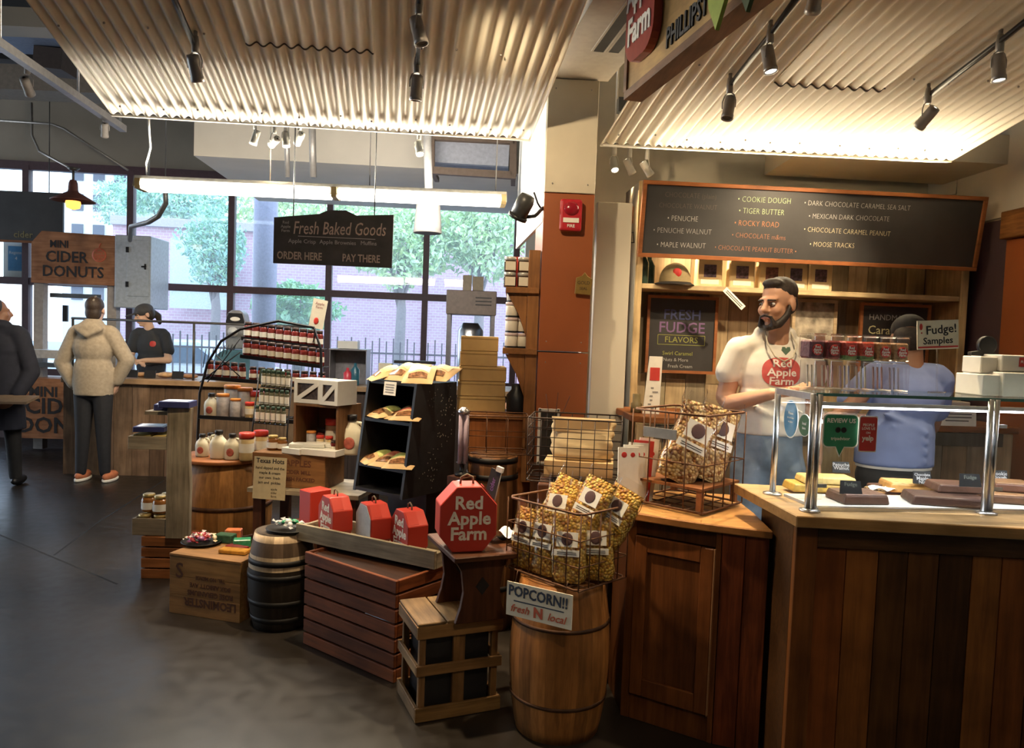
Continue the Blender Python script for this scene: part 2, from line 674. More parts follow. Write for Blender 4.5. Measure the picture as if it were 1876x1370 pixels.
for px in (792, 938): q.tube([at(px, 255, 6.6), Vector((at(px, 255, 6.6).x, 6.6, 4.7))], .01, 6)
q.beam(at(790, 308, 6.6), at(790, 308, 6.6) + Vector((0, .5, 0)), .04, .04); q.beam(at(940, 316, 6.6), at(940, 316, 6.6) + Vector((0, .5, 0)), .04, .04)
tag(q.build('duct_frame', mat('rust_frame', (.14, .10, .075), .6)), 'brown steel support frame around the grey duct above the windows', 'frame')
for k, (pts, lab) in enumerate([
    ([(58, 188, 9.14), (59, 248, 9.12), (72, 277, 8.9), (133, 310, 7.5)], 'thin bent conduit dropping to the copper pendant lamp'),
    ([(-60, 217, 9.02), (95, 227, 9.12), (118, 236, 9.13), (235, 312, 9.2)], 'grey conduit running along the bulkhead then sloping down'),
]):
    q = MB(); q.tube([at(*p) for p in pts], .014, 8)
    tag(q.build('conduit_pipe', mat('conduit', (.36, .34, .32), .4, metal=.6)), lab, 'pipe')
q = MB(); q.tube([Vector((at(303, 325, 6.4).x, 6.4, 4.69)), at(303, 325, 6.4)], .005, 6); q.tube([at(303, 325, 6.4), at(303, 355, 6.4), at(304, 372, 6.4), at(290, 396, 6.5), at(272, 407, 6.6), at(240, 415, 7.2), at(238, 440, 8)], .022, 8)
tag(q.build('cable_hose', M_dgrey), 'thick dark hose curving in front of the second window', 'hose')
for px, nm in ((525, 'narrow'), (572, 'wide')):
    q = MB(); q.tube([Vector((at(px, 238, 6.4).x, 6.4, 4.7)), at(px, 238, 6.4), at(px + 2, 325, 6.4)], .03 if px > 550 else .022, 8)
    tag(q.build('drop_pipe', M_lgrey), '%s grey pipe dropping from the bulkhead towards the long light' % nm, 'pipe')
q = MB(); q.tube([Vector((at(783, 262, 5.6).x, 5.6, 4.7)), at(783, 262, 5.6), at(786, 355, 5.6)], .03, 8)
q.lathe([(.03, .0), (.085, -.005), (.105, -.24), (.1, -.245), (.02, -.23)], 16, at(785, 366, 5.6))
tag(q.build('pendant_lamp', mat('grey_shade', (.24, .23, .22), .5)), 'grey bucket shade pendant hanging below the long light', 'lamp')

# ------------------------------------------------------------------ corrugated canopies
M_corr = mat('galvanised_corrugated_steel', (.78, .73, .62), .55, metal=0, var=.05, scale=5, spec=.25)
RISE = 0.205


def canopy_pt(A, B, s, t):
    return A + (B - A) * s + (SU + Vector((0, 0, RISE))) * t


def corr(A, B, t0, t1, s0, s1, mb, off=0.0, pitch=.058, amp=.0095, nseg=5):
    W = (B - A).length
    n = (B - A).normalized().cross(SU + Vector((0, 0, RISE))).normalized()
    if n.z > 0: n = -n
    waves = int(round((s1 - s0) * W / pitch * 10))
    def fn(u, v):
        s = s0 + (s1 - s0) * u
        return canopy_pt(A, B, s, t0 + (t1 - t0) * v) + n * (off + amp * math.cos(2 * math.pi * s * W / pitch))
    mb.surf(fn, waves, nseg)


SCREW = []
CLA, CLB = at(205, 207, 3.9), at(972, 253, 4.1)
CRA, CRB = at(1100, 262, 4.1), at(1742, 293, 4.25)
for nm, A, B, lab, seam in (('metal_canopy', CLA, CLB, 'sloping corrugated metal canopy over the jar and popcorn displays, left of the pillar', (.371, .620, .715)),
                            ('metal_canopy', CRA, CRB, 'sloping corrugated metal canopy over the fudge counter, right of the pillar', (.309, .576, .668))):
    q = MB()
    corr(A, B, 0, 3.7, 0, 1, q)
    o = q.build(nm, M_corr)
    md = o.modifiers.new('t', 'SOLIDIFY'); md.thickness = .0015; md.offset = 0
    tag(o, lab, 'canopy')
    q = MB()
    corr(A, B, seam[2], 3.7, seam[0], seam[1], q, off=.003)
    o2 = q.build('overlap_sheet', M_corr, o)
    md = o2.modifiers.new('t', 'SOLIDIFY'); md.thickness = .004; md.offset = 0
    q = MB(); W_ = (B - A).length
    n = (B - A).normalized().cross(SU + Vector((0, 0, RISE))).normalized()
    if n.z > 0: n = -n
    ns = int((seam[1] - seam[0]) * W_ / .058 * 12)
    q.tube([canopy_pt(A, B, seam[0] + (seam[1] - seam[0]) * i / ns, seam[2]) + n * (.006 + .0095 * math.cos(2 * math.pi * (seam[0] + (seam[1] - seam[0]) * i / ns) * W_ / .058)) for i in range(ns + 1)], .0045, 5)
    q.build('lap_shadow', mat('lap_shadow_brown', (.10, .08, .06), .6), o)  # dark tube standing in for the shadow gap where the sheets lap
    q = MB()
    L = (B - A).length
    n = (B - A).normalized().cross(SU + Vector((0, 0, RISE))).normalized()
    if n.z > 0: n = -n
    for tt in (.12, .78):
        for k in range(12):
            s = (k + .5 + rnd.uniform(-.25, .25)) / 12
            if seam[0] - .01 < s < seam[1] + .01 and tt > .6: continue
            sp_c = canopy_pt(A, B, s, tt + rnd.uniform(-.03, .03)) + n * .012
            if not SCREW:
                SCREW.append(MB().ell((0, 0, 0), .0055, 6, 4).build('screw', M_lgrey, o, sp_c))
            else:
                c_s = SCREW[0].copy(); COL.objects.link(c_s); c_s.parent = o; c_s.location = sp_c
    q = MB()
    q.beam(A + Vector((0, 0, -.012)), B + Vector((0, 0, -.012)), .02, .008)
    q.build('edge_strip', M_white, o)
    for tt in (.3, 2.2, 3.5):                              # rafters on top
        q = MB(); q.beam(canopy_pt(A, B, 0, tt) + Vector((0, 0, .05)), canopy_pt(A, B, 1, tt) + Vector((0, 0, .05)), .05, .07)
        q.build('rafter', M_dgrey, o)

# pillar, its cladding, the soffit beam with slot vents
pl, pr = at(1000, 400, 4.0), at(1093, 400, 4.0)
U5 = Vector((math.cos(R(3)), math.sin(R(3)), 0)); N5 = Vector((-math.sin(R(6)), math.cos(R(6)), 0))
def vbox(mb, p, wu, dn, z0, z1, m=0, t=(1, 1, 1), U=U5, N=N5):
    c0 = [(p.x, p.y), ((p + U * wu).x, (p + U * wu).y), ((p + U * wu + N * dn).x, (p + U * wu + N * dn).y), ((p + N * dn).x, (p + N * dn).y)]
    mb.slab(c0, z0, z1, m, t)
    return mb
PW = (pr - pl).length
P0 = Vector((.135, 4.0, 0))
q = vbox(MB(), P0, PW, .3, 2.255, 2.84)
for sx in (.04, PW - .04):
    for z in (2.30, 2.79):
        q.ell(P0 + U5 * sx + Vector((0, -.002, z)), .005, 6, 4, 1)
structure(q.build('trim_1', [M_cream, M_lgrey], bev=.004))
q = vbox(MB(), P0 + Vector((.0, .004, 0)), PW, .3, 1.42, 2.25)
vbox(q, P0 + Vector((0, .004, 0)), PW, .3, 0.0, 1.412)
for z in (1.36, 1.47):
    for sx in (.04, PW - .04):
        q.ell(P0 + U5 * sx + Vector((0, .003, z)), .004, 6, 4, 1)
structure(q.build('trim_2', [M_orange, M_lgrey], bev=.003))
# soffit beam
q = MB()
b0 = Vector((.12, 4.02, 0)); bw = PW + .06
b1 = b0 + SU * 3.3
e0, e1 = b0 + U5 * bw, b1 + U5 * bw
q.slab([(b0.x, b0.y), (b1.x, b1.y), (e1.x, e1.y), (e0.x, e0.y)], 2.845, 3.3)
M_beam = mat('soffit_paint', (.36, .31, .25), .6, var=.06)
structure(q.build('trim_3', M_beam))
for k, fr in enumerate((.50, .72)):
    q = MB()
    p = b0 + U5 * bw * fr + SU * .42
    q.beam((p.x, p.y, 2.842), (p + SU * 2.6).to_tuple()[:2] + (2.842,), .05, .006, 1)
    for sg in (-1, 1):
        q.beam(Vector((p.x, p.y, 2.841)) + U5 * .030 * sg, Vector((p.x, p.y, 2.841)) + SU * 2.6 + U5 * .030 * sg, .01, .006, 0)
    tag(q.build('slot_vent', [M_beam, M_black]), '%s black air slot in the soffit beam between the canopies' % ('left' if k == 0 else 'right'), 'vent')
# white side panel and header left of the pillar
q = vbox(MB(), Vector((.135, 4.02, 0)) - U5 * .005, .02, 1.3, 2.1, 2.86)
structure(q.build('trim_4', M_white))
# pale panel right of the pillar
q = vbox(MB(), at(1090, 500, 4.32).xy.to_3d(), .20, .05, 0, 2.27)
structure(q.build('trim_5', mat('pale_grey_panel', (.52, .49, .41), .5, var=.04, scale=4), bev=.003))

# ------------------------------------------------------------------ walls behind and right of the fudge counter
q = MB()
HB = Vector((.45, 4.98, 0))
vbox(q, HB, 2.7, .1, 0, 4.4, U=Vector((math.cos(R(4.5)), math.sin(R(4.5)), 0)))
structure(q.build('wall_hutch', M_cream))
RW = at(1797, 412, 4.6)
RD = (Vector((at(1876, 395, 3.6).x, at(1876, 395, 3.6).y, 0)) - Vector((RW.x, RW.y, 0))).normalized()
RD = Vector((.06, -1, 0)).normalized()
RX = Vector((1, .06, 0)).normalized()
rw0 = Vector((RW.x, RW.y, 0)) - RD * .7
def rwall(mb, d0, d1, z0, z1, m=0, off=0, th=.08):
    a = rw0 + RD * d0 + RX * (-off); b = rw0 + RD * d1 + RX * (-off)
    mb.slab([(a.x, a.y), ((a + RX * th).x, (a + RX * th).y), ((b + RX * th).x, (b + RX * th).y), (b.x, b.y)], z0, z1)
    return mb
q = rwall(MB(), 0, 8.5, 0, 4.4, off=-.02)
structure(q.build('wall_right', M_cream))
q = rwall(MB(), .0, .44, 2.5, 3.9, off=.0, th=.02); rwall(q, .45, 4, 2.285, 3.9, off=.0, th=.02)
structure(q.build('trim_6', mat('right_panel_cream', (.62, .57, .48), .45, var=.04, scale=4)))
q = rwall(MB(), 0, .965, 0, 2.27, off=.0, th=.02)
structure(q.build('trim_7', M_purple))
q = rwall(MB(), .97, 2.2, 1.42, 2.14, off=.03, th=.05); rwall(q, .97, 2.2, 0, 1.412, off=.03, th=.05)
for z in (1.36, 1.47, .95):
    a = rw0 + RD * 1.01 - RX * .031
    q.ell((a.x, a.y, z), .006, 6, 4, 1)
structure(q.build('trim_8', [M_orange, M_lgrey], bev=.003))
q = rwall(MB(), .95, 2.3, 2.145, 2.30, off=.06, th=.08)
structure(q.build('trim_9', wood('honey_oak', (.36, .15, .045), axis='y'), bev=.004))
# dropped soffit above the hutch
p = at(1400, 325, 4.92); p2 = at(1465, 285, 4.32)
q = MB()
pe = p + Vector((1.5, .1, 0)); pe2 = p2 + Vector((1.45, .1, 0))
q.slab([(p.x, p.y), (p2.x, p2.y), (pe2.x, pe2.y), (pe.x, pe.y)], 2.585, 2.75)
structure(q.build('trim_10', M_cream))
# ends of the hall, far out of the picture
q = MB(); q.box((-3.5, -5.05, 2.3), (19, .1, 4.6))
structure(q.build('wall_front', mat('hall_wall', (.10, .085, .07), .8)))
q = MB(); q.box((-13.05, -1.6, 2.3), (.1, 7, 4.6)); q.box((6.05, 3, 2.3), (.1, 16, 4.6))
structure(q.build('wall_left', mat('hall_wall', (.10, .085, .07), .8)))

# ------------------------------------------------------------------ outside
def lawn():
    q = MB(); q.add([(-40, 9.9, -.4), (40, 10.5, -.4), (40, 60, -.4), (-40, 60, -.4)], [(0, 1, 2, 3)])
    structure(q.build('pavement_outside', mat('asphalt', (.30, .30, .31), .9, var=.1, scale=3)))
lawn()
m, t, b_ = nt('brick')
b_.inputs['Roughness'].default_value = .9
bt = t.nodes.new('ShaderNodeTexBrick')
bt.inputs['Scale'].default_value = 3.0
bt.inputs['Color1'].default_value = (.50, .30, .37, 1); bt.inputs['Color2'].default_value = (.56, .35, .42, 1); bt.inputs['Mortar'].default_value = (.62, .52, .56, 1)
tcx = t.nodes.new('ShaderNodeTexCoord'); mpx = t.nodes.new('ShaderNodeMapping'); mpx.inputs['Rotation'].default_value = (R(90), 0, 0)
t.links.new(tcx.outputs['Object'], mpx.inputs[0]); t.links.new(mpx.outputs[0], bt.inputs['Vector']); t.links.new(bt.outputs['Color'], b_.inputs['Base Color'])
M_brick = m
q = MB()
pb = at(207, 410, 22); pe = at(1150, 440, 24)
q.slab([(pb.x, pb.y), (pe.x, pe.y), (pe.x, pe.y + 4), (pb.x, pb.y + 4)], -.4, pb.z)
bb = tag(q.build('brick_building', M_brick), 'long red brick building outside beyond the windows', 'building')
q = MB(); q.beam(pb + Vector((0, -.05, .1)), Vector((pe.x, pe.y - .05, pb.z + .1)), .3, .25)
q.build('parapet', mat('parapet', (.40, .36, .40), .8), bb)
q = MB(); a, b = at(313, 470, 21.7), at(425, 476, 21.8)
q.beam((a.x, a.y, 2.9), (b.x, b.y, 2.9), .1, 2.0)
q.build('mural_panel', mat('pale_mural', (.50, .54, .50), .8), bb)
# white office building with a window grid
pb = at(118, 400, 40)
q = MB(); wd = 6.6
q.box((0, 3, 6), (wd, 6, 14))
ob = tag(q.build('office_building', mat('office_white', (.62, .62, .62), .8), None, (pb.x + wd / 2 + .1, 40, 0), (0, 0, R(6))), 'white office block with a grid of small dark windows, outside at left', 'building')
M_ow = mat('office_window', (.05, .06, .09), .3)
for r_ in range(6):
    for cc in range(6):
        q = MB(); q.box((-wd / 2 + .75 + cc * 1.05, -.03, 2.9 + r_ * 1.55), (.55, .1, .85))
        q.build('window', M_ow, ob)


def tree(pos, rad, n, label, colr, seed, trunk=True):
    rg = random.Random(seed)
    th = thing('leafy_tree', label, 'tree', pos, group='trees outside the windows')
    q = MB()
    for k in range(int(n * 2.4)):
        while True:
            d = Vector((rg.uniform(-1, 1), rg.uniform(-1, 1), rg.uniform(-1, 1)))
            if .35 < d.length < 1: break
        bump = 1 + .22 * math.sin(d.x * 5 + seed) * math.sin(d.z * 6 + seed * 2) + .12 * math.sin(d.y * 9)
        c = Vector((d.x * rad[0], d.y * rad[1], d.z * rad[2])) * bump + Vector((0, 0, rad[3]))
        s = rg.uniform(.055, .12) * (rad[0] ** .4)
        E = Euler((rg.uniform(-1.2, 1.2), rg.uniform(-1.2, 1.2), rg.uniform(0, 6.3))).to_matrix().to_4x4()
        tt = rg.uniform(.8, 1.15)
        q.add([(-s, 0, 0), (0, -s * .45, .02), (s, 0, 0), (0, s * .45, .02)], [(0, 1, 2, 3)], 0, (tt, tt * rg.uniform(.92, 1.08), tt * rg.uniform(.7, 1.1)), False, Matrix.Translation(c) @ E)
    q.build('foliage', mat(colr[0], colr[1], .7, var=.15), th)
    q = MB(); q.tube([(0, 0, 0), (.05, 0, rad[3] * .6), (-.05, 0, rad[3])], [.16, .12, .06], 8)
    for k in range(5):
        a = k * 1.3
        q.tube([(0, 0, rad[3] * .6), (math.cos(a) * rad[0] * .5, math.sin(a) * rad[1] * .5, rad[3] + rad[2] * .3)], [.06, .02], 6)
    q.build('trunk', mat('bark', (.25, .20, .19), .9), th)


def gnd(px, Y): p = at(px, 600, Y); return (p.x, Y, -.4)
G1 = ('leaf_pale', (.58, .76, .46)); G2 = ('leaf_mid', (.42, .66, .42)); G3 = ('leaf_teal', (.40, .64, .54))
def crown(px, py, Y, rx, rz, n, label, colr, seed):     # crown centred at a pixel, radii in metres
    p = at(px, py, Y)
    tree((p.x, Y, -.4), (rx, max(1.0, rx * .8), rz, p.z + .4), n, label, colr, seed)
crown(222, 372, 33, 1.0, 1.0, 900, 'pale green tree in front of the white office block', G3, 1)
crown(394, 455, 19.5, .72, 1.1, 1300, 'teal green tree partly covering the mural panel', G3, 2)
crown(320, 375, 31, 2.2, .95, 1500, 'wide tree rising behind the brick parapet at left', G3, 3)
crown(545, 565, 14.5, .75, .5, 900, 'low bushy tree below the hanging chalkboard sign', G2, 4)
crown(735, 450, 19.0, 1.15, .95, 1500, 'light green tree right of the hanging chalkboard sign', G1, 5)
crown(880, 430, 19.5, 1.25, 1.15, 1500, 'green tree at the right end of the windows', G1, 6)
crown(560, 395, 34, 3.6, 1.5, 1800, 'tall tree behind the brick building roof, middle window', G1, 8)
crown(790, 375, 36, 4.2, 1.5, 1800, 'wide pale tree behind the brick building roof, right windows', G1, 9)
# street column and railing
q = MB(); p = gnd(483, 13); q.tube([p, (p[0], p[1], 5)], .2, 12)
tag(q.build('street_column', mat('purple_grey_column', (.25, .23, .30), .6)), 'round grey column standing just outside the middle window', 'column')
q = MB()
a, b = at(290, 640, 14), at(960, 640, 14.5)
n_ = 52
for k in range(n_ + 1):
    p = a + (b - a) * (k / n_)
    q.beam((p.x, p.y, -.4), (p.x, p.y, 1.28 + (.06 if k % 2 else 0)), .022, .022)
for z in (.1, 1.05):
    q.beam((a.x, a.y, z), (b.x, b.y, z), .03, .035)
tag(q.build('iron_railing', M_mull), 'black iron picket railing along the street outside the windows', 'fence')
# parked car
q = MB()
prof = [(-2.1, .35), (-2.1, .8), (-1.75, 1.0), (-1.1, 1.5), (.5, 1.52), (1.1, 1.05), (2.0, .9), (2.1, .4)]
q.prism([(x, z) for x, z in reversed(prof)], -.8, .8)
p = gnd(345, 16.5)
car = thing('car', 'white parked car outside the windows behind the railing', 'car', p, R(3))
q.build('body', mat('car_white', (.72, .74, .78), .25), car, bev=.08, seg=2)
q = MB(); q.prism([(.95, 1.05), (.45, 1.42), (-1.05, 1.4), (-1.5, 1.05)], -.82, .82)
q.build('window', mat('car_glass', (.10, .13, .18), .1), car)
for x in (-1.3, 1.3):
    for y in (-.7, .7):
        q = MB(); q.lathe([(.05, -.1), (.32, -.1), (.32, .1), (.05, .1)], 16, (x, y, .32), rot=(R(90), 0, 0)); q.build('wheel', M_black, car)
q = MB(); q.box((1.95, -.6, .82), (.2, .42, .14)); q.build('tail_light', mat('tail_red', (.6, .1, .12), .3), car)
# ------------------------------------------------------------------ builders for the goods
W_honey = wood('barrel_oak', (.42, .17, .045), axis='z', contrast=.5)
W_orange = wood('orange_pine', (.36, .13, .04), axis='x', contrast=.45)
W_red = wood('red_stained_slat', (.24, .068, .022), axis='x', contrast=.45)
W_dark = wood('dark_stain', (.115, .04, .016), axis='z', contrast=.5)
W_darkx = wood('dark_stain', (.115, .04, .016), axis='x', contrast=.5)
W_crate = wood('aged_crate', (.36, .19, .07), axis='x', contrast=.5)
W_crate_z = wood('aged_crate', (.36, .19, .07), axis='z', contrast=.5)
W_grey_x = wood('weathered_board', (.36, .30, .21), axis='x', contrast=.5)
W_grey_z = wood('weathered_board', (.36, .30, .21), axis='z', contrast=.5)
M_iron = mat('black_iron_hoop', (.02, .018, .017), .55, metal=.5)
M_rusthoop = mat('rust_brown_hoop', (.075, .032, .014), .6, metal=.3, var=.3)
M_rust = mat('rusty_wire', (.13, .06, .03), .6, metal=.5, var=.3, scale=60)
M_bwire = mat('black_wire', (.012, .011, .013), .45, metal=.4)
M_kraft = mat('kraft_paper', (.50, .335, .165), .75, var=.08, scale=12)
M_kraft2 = mat('pale_kraft', (.60, .46, .26), .7, var=.08, scale=12)
M_plast = glassy('clear_plastic', (.98, .98, .98), .05, .12)
M_jarglass = glassy('jar_glass', (.95, .97, .96), .05)
M_jug = mat('white_jug', (.66, .61, .47), .4, var=.04)
M_cap = mat('black_cap', (.015, .014, .015), .4)
M_label = mat('cream_label', (.72, .66, .54), .6, var=.05)
M_redlid = mat('red_lid', (.55, .045, .03), .35, var=.08)
M_orglid = mat('orange_lid', (.62, .24, .05), .4, var=.1)


def popcorn_mat(name, c1, c2, c3, sc=75):
    m, t, b = nt(name)
    b.inputs['Roughness'].default_value = .5
    v = t.nodes.new('ShaderNodeTexVoronoi'); v.inputs['Scale'].default_value = sc
    r = t.nodes.new('ShaderNodeValToRGB')
    r.color_ramp.elements[0].color = c1 + (1,); r.color_ramp.elements[0].position = .1
    r.color_ramp.elements[1].color = c2 + (1,); r.color_ramp.elements[1].position = .55
    e = r.color_ramp.elements.new(.85); e.color = c3 + (1,)
    s = t.nodes.new('ShaderNodeSeparateColor')
    tcn = t.nodes.new('ShaderNodeTexCoord')
    t.links.new(tcn.outputs['Object'], v.inputs['Vector'])
    t.links.new(v.outputs['Color'], s.inputs[0]); t.links.new(s.outputs[0], r.inputs[0])
    mx = t.nodes.new('ShaderNodeMix'); mx.data_type = 'RGBA'; mx.blend_type = 'MULTIPLY'; mx.inputs[0].default_value = 1
    r2 = t.nodes.new('ShaderNodeValToRGB')
    r2.color_ramp.elements[0].color = (1, 1, 1, 1); r2.color_ramp.elements[0].position = .3
    r2.color_ramp.elements[1].color = (.55, .42, .30, 1); r2.color_ramp.elements[1].position = .75
    t.links.new(v.outputs['Distance'], r2.inputs[0]); t.links.new(r.outputs[0], mx.inputs[6]); t.links.new(r2.outputs[0], mx.inputs[7])
    t.links.new(mx.outputs[2], b.inputs['Base Color'])
    bp = t.nodes.new('ShaderNodeBump'); bp.inputs['Strength'].default_value = .9; bp.inputs['Distance'].default_value = .012; bp.invert = True
    t.links.new(v.outputs['Distance'], bp.inputs['Height']); t.links.new(bp.outputs[0], b.inputs['Normal'])
    b.inputs['Coat Weight'].default_value = .6; b.inputs['Coat Roughness'].default_value = .12
    return m


M_pop = popcorn_mat('caramel_popcorn', (.85, .45, .035), (1.0, .74, .16), (.50, .20, .015), 92)
M_pop2 = popcorn_mat('kettle_popcorn', (.80, .50, .15), (1.0, .80, .42), (.36, .13, .02), 80)


def barrel(name, label, loc, r, h, wd, bulge=1.2, hoops=(.08, .27, .73, .92), hoopm=None, lid=None, bands=None, hw=.013, tint=(.55, 1.25), rz=0, seed=1):
    rg = random.Random(seed)
    th = thing(name, label, 'barrel', loc, rz)
    st = [rg.uniform(*tint) for _ in range(60)]
    prof = []
    N = 14
    rr = lambda u: r * (bulge - (bulge - 1) * (2 * u - 1) ** 2)
    for i in range(N + 1):
        prof.append((rr(i / N), h * i / N))
    q = MB()
    if bands:
        q.lathe(prof, 60, tf=lambda k, i: bands(k, i / N), sm=True)
    else:
        q.lathe(prof, 60, tf=lambda k, i: (st[k // 3],) * 3 if k % 3 != 2 or True else (.4,) * 3, sm=True)
    q.build('staves', wd, th)
    for u in hoops:
        q = MB(); w_ = hw
        a, b = rr(max(0, u - w_ / h)), rr(min(1, u + w_ / h))
        q.lathe([(a, u * h - w_), (a + .004, u * h - w_), (b + .004, u * h + w_), (b, u * h + w_)], 48, cap=False)
        q.build('hoop', hoopm or M_iron, th)
    q = MB(); q.lathe([(.001, h + .001), (r * .93, h + .001), (r * .93, h + .003), (.001, h + .003)], 40, cap=False)
    q.build('head', lid or wd, th)
    return th


def wire_basket(name, label, loc, wx, wy, h, rz, nx=5, ny=4, nz=3, m=None, wr=.0028, mesh_floor=True, cat='basket', group=None):
    m = m or M_rust
    th = thing(name, label, cat, loc, rz)
    for z, nm in ((h, 'rim'), (.012, 'base_rail')):
        q = MB()
        c = .02
        pts = []
        for sx, sy in ((-1, -1), (1, -1), (1, 1), (-1, 1)):
            x, y = sx * wx / 2, sy * wy / 2
            p1, p2 = (x, y - sy * c, z), (x - sx * c, y, z)
            pts += [p1, p2] if sx * sy < 0 else [p2, p1]
        pts = [(-wx / 2, -wy / 2 + c, z), (-wx / 2 + c, -wy / 2, z), (wx / 2 - c, -wy / 2, z), (wx / 2, -wy / 2 + c, z),
               (wx / 2, wy / 2 - c, z), (wx / 2 - c, wy / 2, z), (-wx / 2 + c, wy / 2, z), (-wx / 2, wy / 2 - c, z)]
        q.tube(pts, wr * 1.7, 6, closed=True)
        q.build(nm, m, th)
    q = MB()
    for i in range(nx + 1):
        x = -wx / 2 + wx * i / nx
        for y in (-wy / 2, wy / 2):
            q.tube([(x, y, .01), (x, y, h)], wr, 5)
        if mesh_floor:
            q.tube([(x, -wy / 2, .01), (x, wy / 2, .01)], wr, 5)
    for j in range(1, ny):
        y = -wy / 2 + wy * j / ny
        for x in (-wx / 2, wx / 2):
            q.tube([(x, y, .01), (x, y, h)], wr, 5)
        if mesh_floor:
            q.tube([(-wx / 2, y, .01), (wx / 2, y, .01)], wr, 5)
    for k in range(1, nz):
        z = h * k / nz
        q.tube([(-wx / 2, -wy / 2, z), (wx / 2, -wy / 2, z), (wx / 2, wy / 2, z), (-wx / 2, wy / 2, z)], wr, 5, closed=True)
    q.build('wire_mesh', m, th)
    return th


def pouch(mb, w_, d_, h_, m=0, top=.82, seed=0, t=(1, 1, 1)):      # pillow bag standing on z=0, flat seal at the top
    rg = random.Random(seed)
    ph = [rg.uniform(0, 6.3) for _ in range(4)]
    def fn(u, v):
        a = 2 * math.pi * u
        k = 1.0 if v < .12 else 1
        bulge = math.sin(min(1, v / .16) * math.pi / 2) if v < .16 else 1
        z = h_ * v
        tv = max(0, (v - .35) / .65)
        dd = d_ / 2 * (.72 + .28 * bulge) * (1 - tv ** 1.4) + .002
        ww = w_ / 2 * (.86 + .14 * bulge) * (1 - .10 * math.sin(v * math.pi) ** 2 * 0 + .04 * tv)
        cx, cy = math.cos(a), math.sin(a)
        e = .62
        x = ww * math.copysign(abs(cx) ** e, cx)
        y = dd * math.copysign(abs(cy) ** e, cy)
        wob = 1 + .04 * math.sin(5 * a + ph[0] + 7 * v) + .03 * math.sin(9 * v * 3 + ph[1] + 3 * a)
        return (x * wob, y * wob, z)
    mb.surf(fn, 28, 16, m, t)
    return mb


def bag_label(mb, w_, h_, z, y, rot=0.0, m=0):
    mb.box((0, y, z), (w_, .0015, h_), m, rot=(0, rot, 0))
    return mb


def popcorn_bag(name, label, M, w_=.12, d_=.075, h_=.30, fill=None, group=None, seed=0):
    th = thing(name, label, 'popcorn bag', (0, 0, 0), group=group)
    th.matrix_world = M
    q = MB(); pouch(q, w_ * .97, d_ * .97, h_ * .86, seed=seed)
    q.build('popcorn', fill or M_pop, th)
    q = MB(); pouch(q, w_ * 1.02, d_ * 1.05, h_, seed=seed)
    q.build('clear_bag', M_plast, th)
    fy = -d_ * .57
    sl = R(9)
    q = MB(); q.box((0, fy + .006, h_ * .60), (w_ * .62, .002, h_ * .20), rot=(-sl, 0, 0))
    o = q.build('square_label', M_paper, th)
    q = MB(); q.ell((0, fy + .004, h_ * .605), (w_ * .17, .0016, w_ * .19), 14, 6, rot=(-sl, 0, 0)); q.build('logo', mat('logo_dark', (.10, .05, .05), .6), o)
    q = MB(); q.box((0, fy - .001, h_ * .42), (w_ * .74, .002, h_ * .085), rot=(-sl * .5, 0, 0))
    o = q.build('strip_label', M_paper, th)
    q = MB()
    for k in range(2):
        q.box((0, fy - .0025, h_ * (.43 - .025 * k)), (w_ * .55, .001, h_ * .008), rot=(-sl * .5, 0, 0))
    q.build('fine_print', M_ink, o)
    return th


def pose(p, rz=0, tilt=0, lean=0):       # tilt: back from the viewer; lean: sideways
    return Matrix.Translation(Vector(p)) @ Euler((0, 0, rz)).to_matrix().to_4x4() @ Euler((0, lean, 0)).to_matrix().to_4x4() @ Euler((-tilt, 0, 0)).to_matrix().to_4x4()


JAR = {}


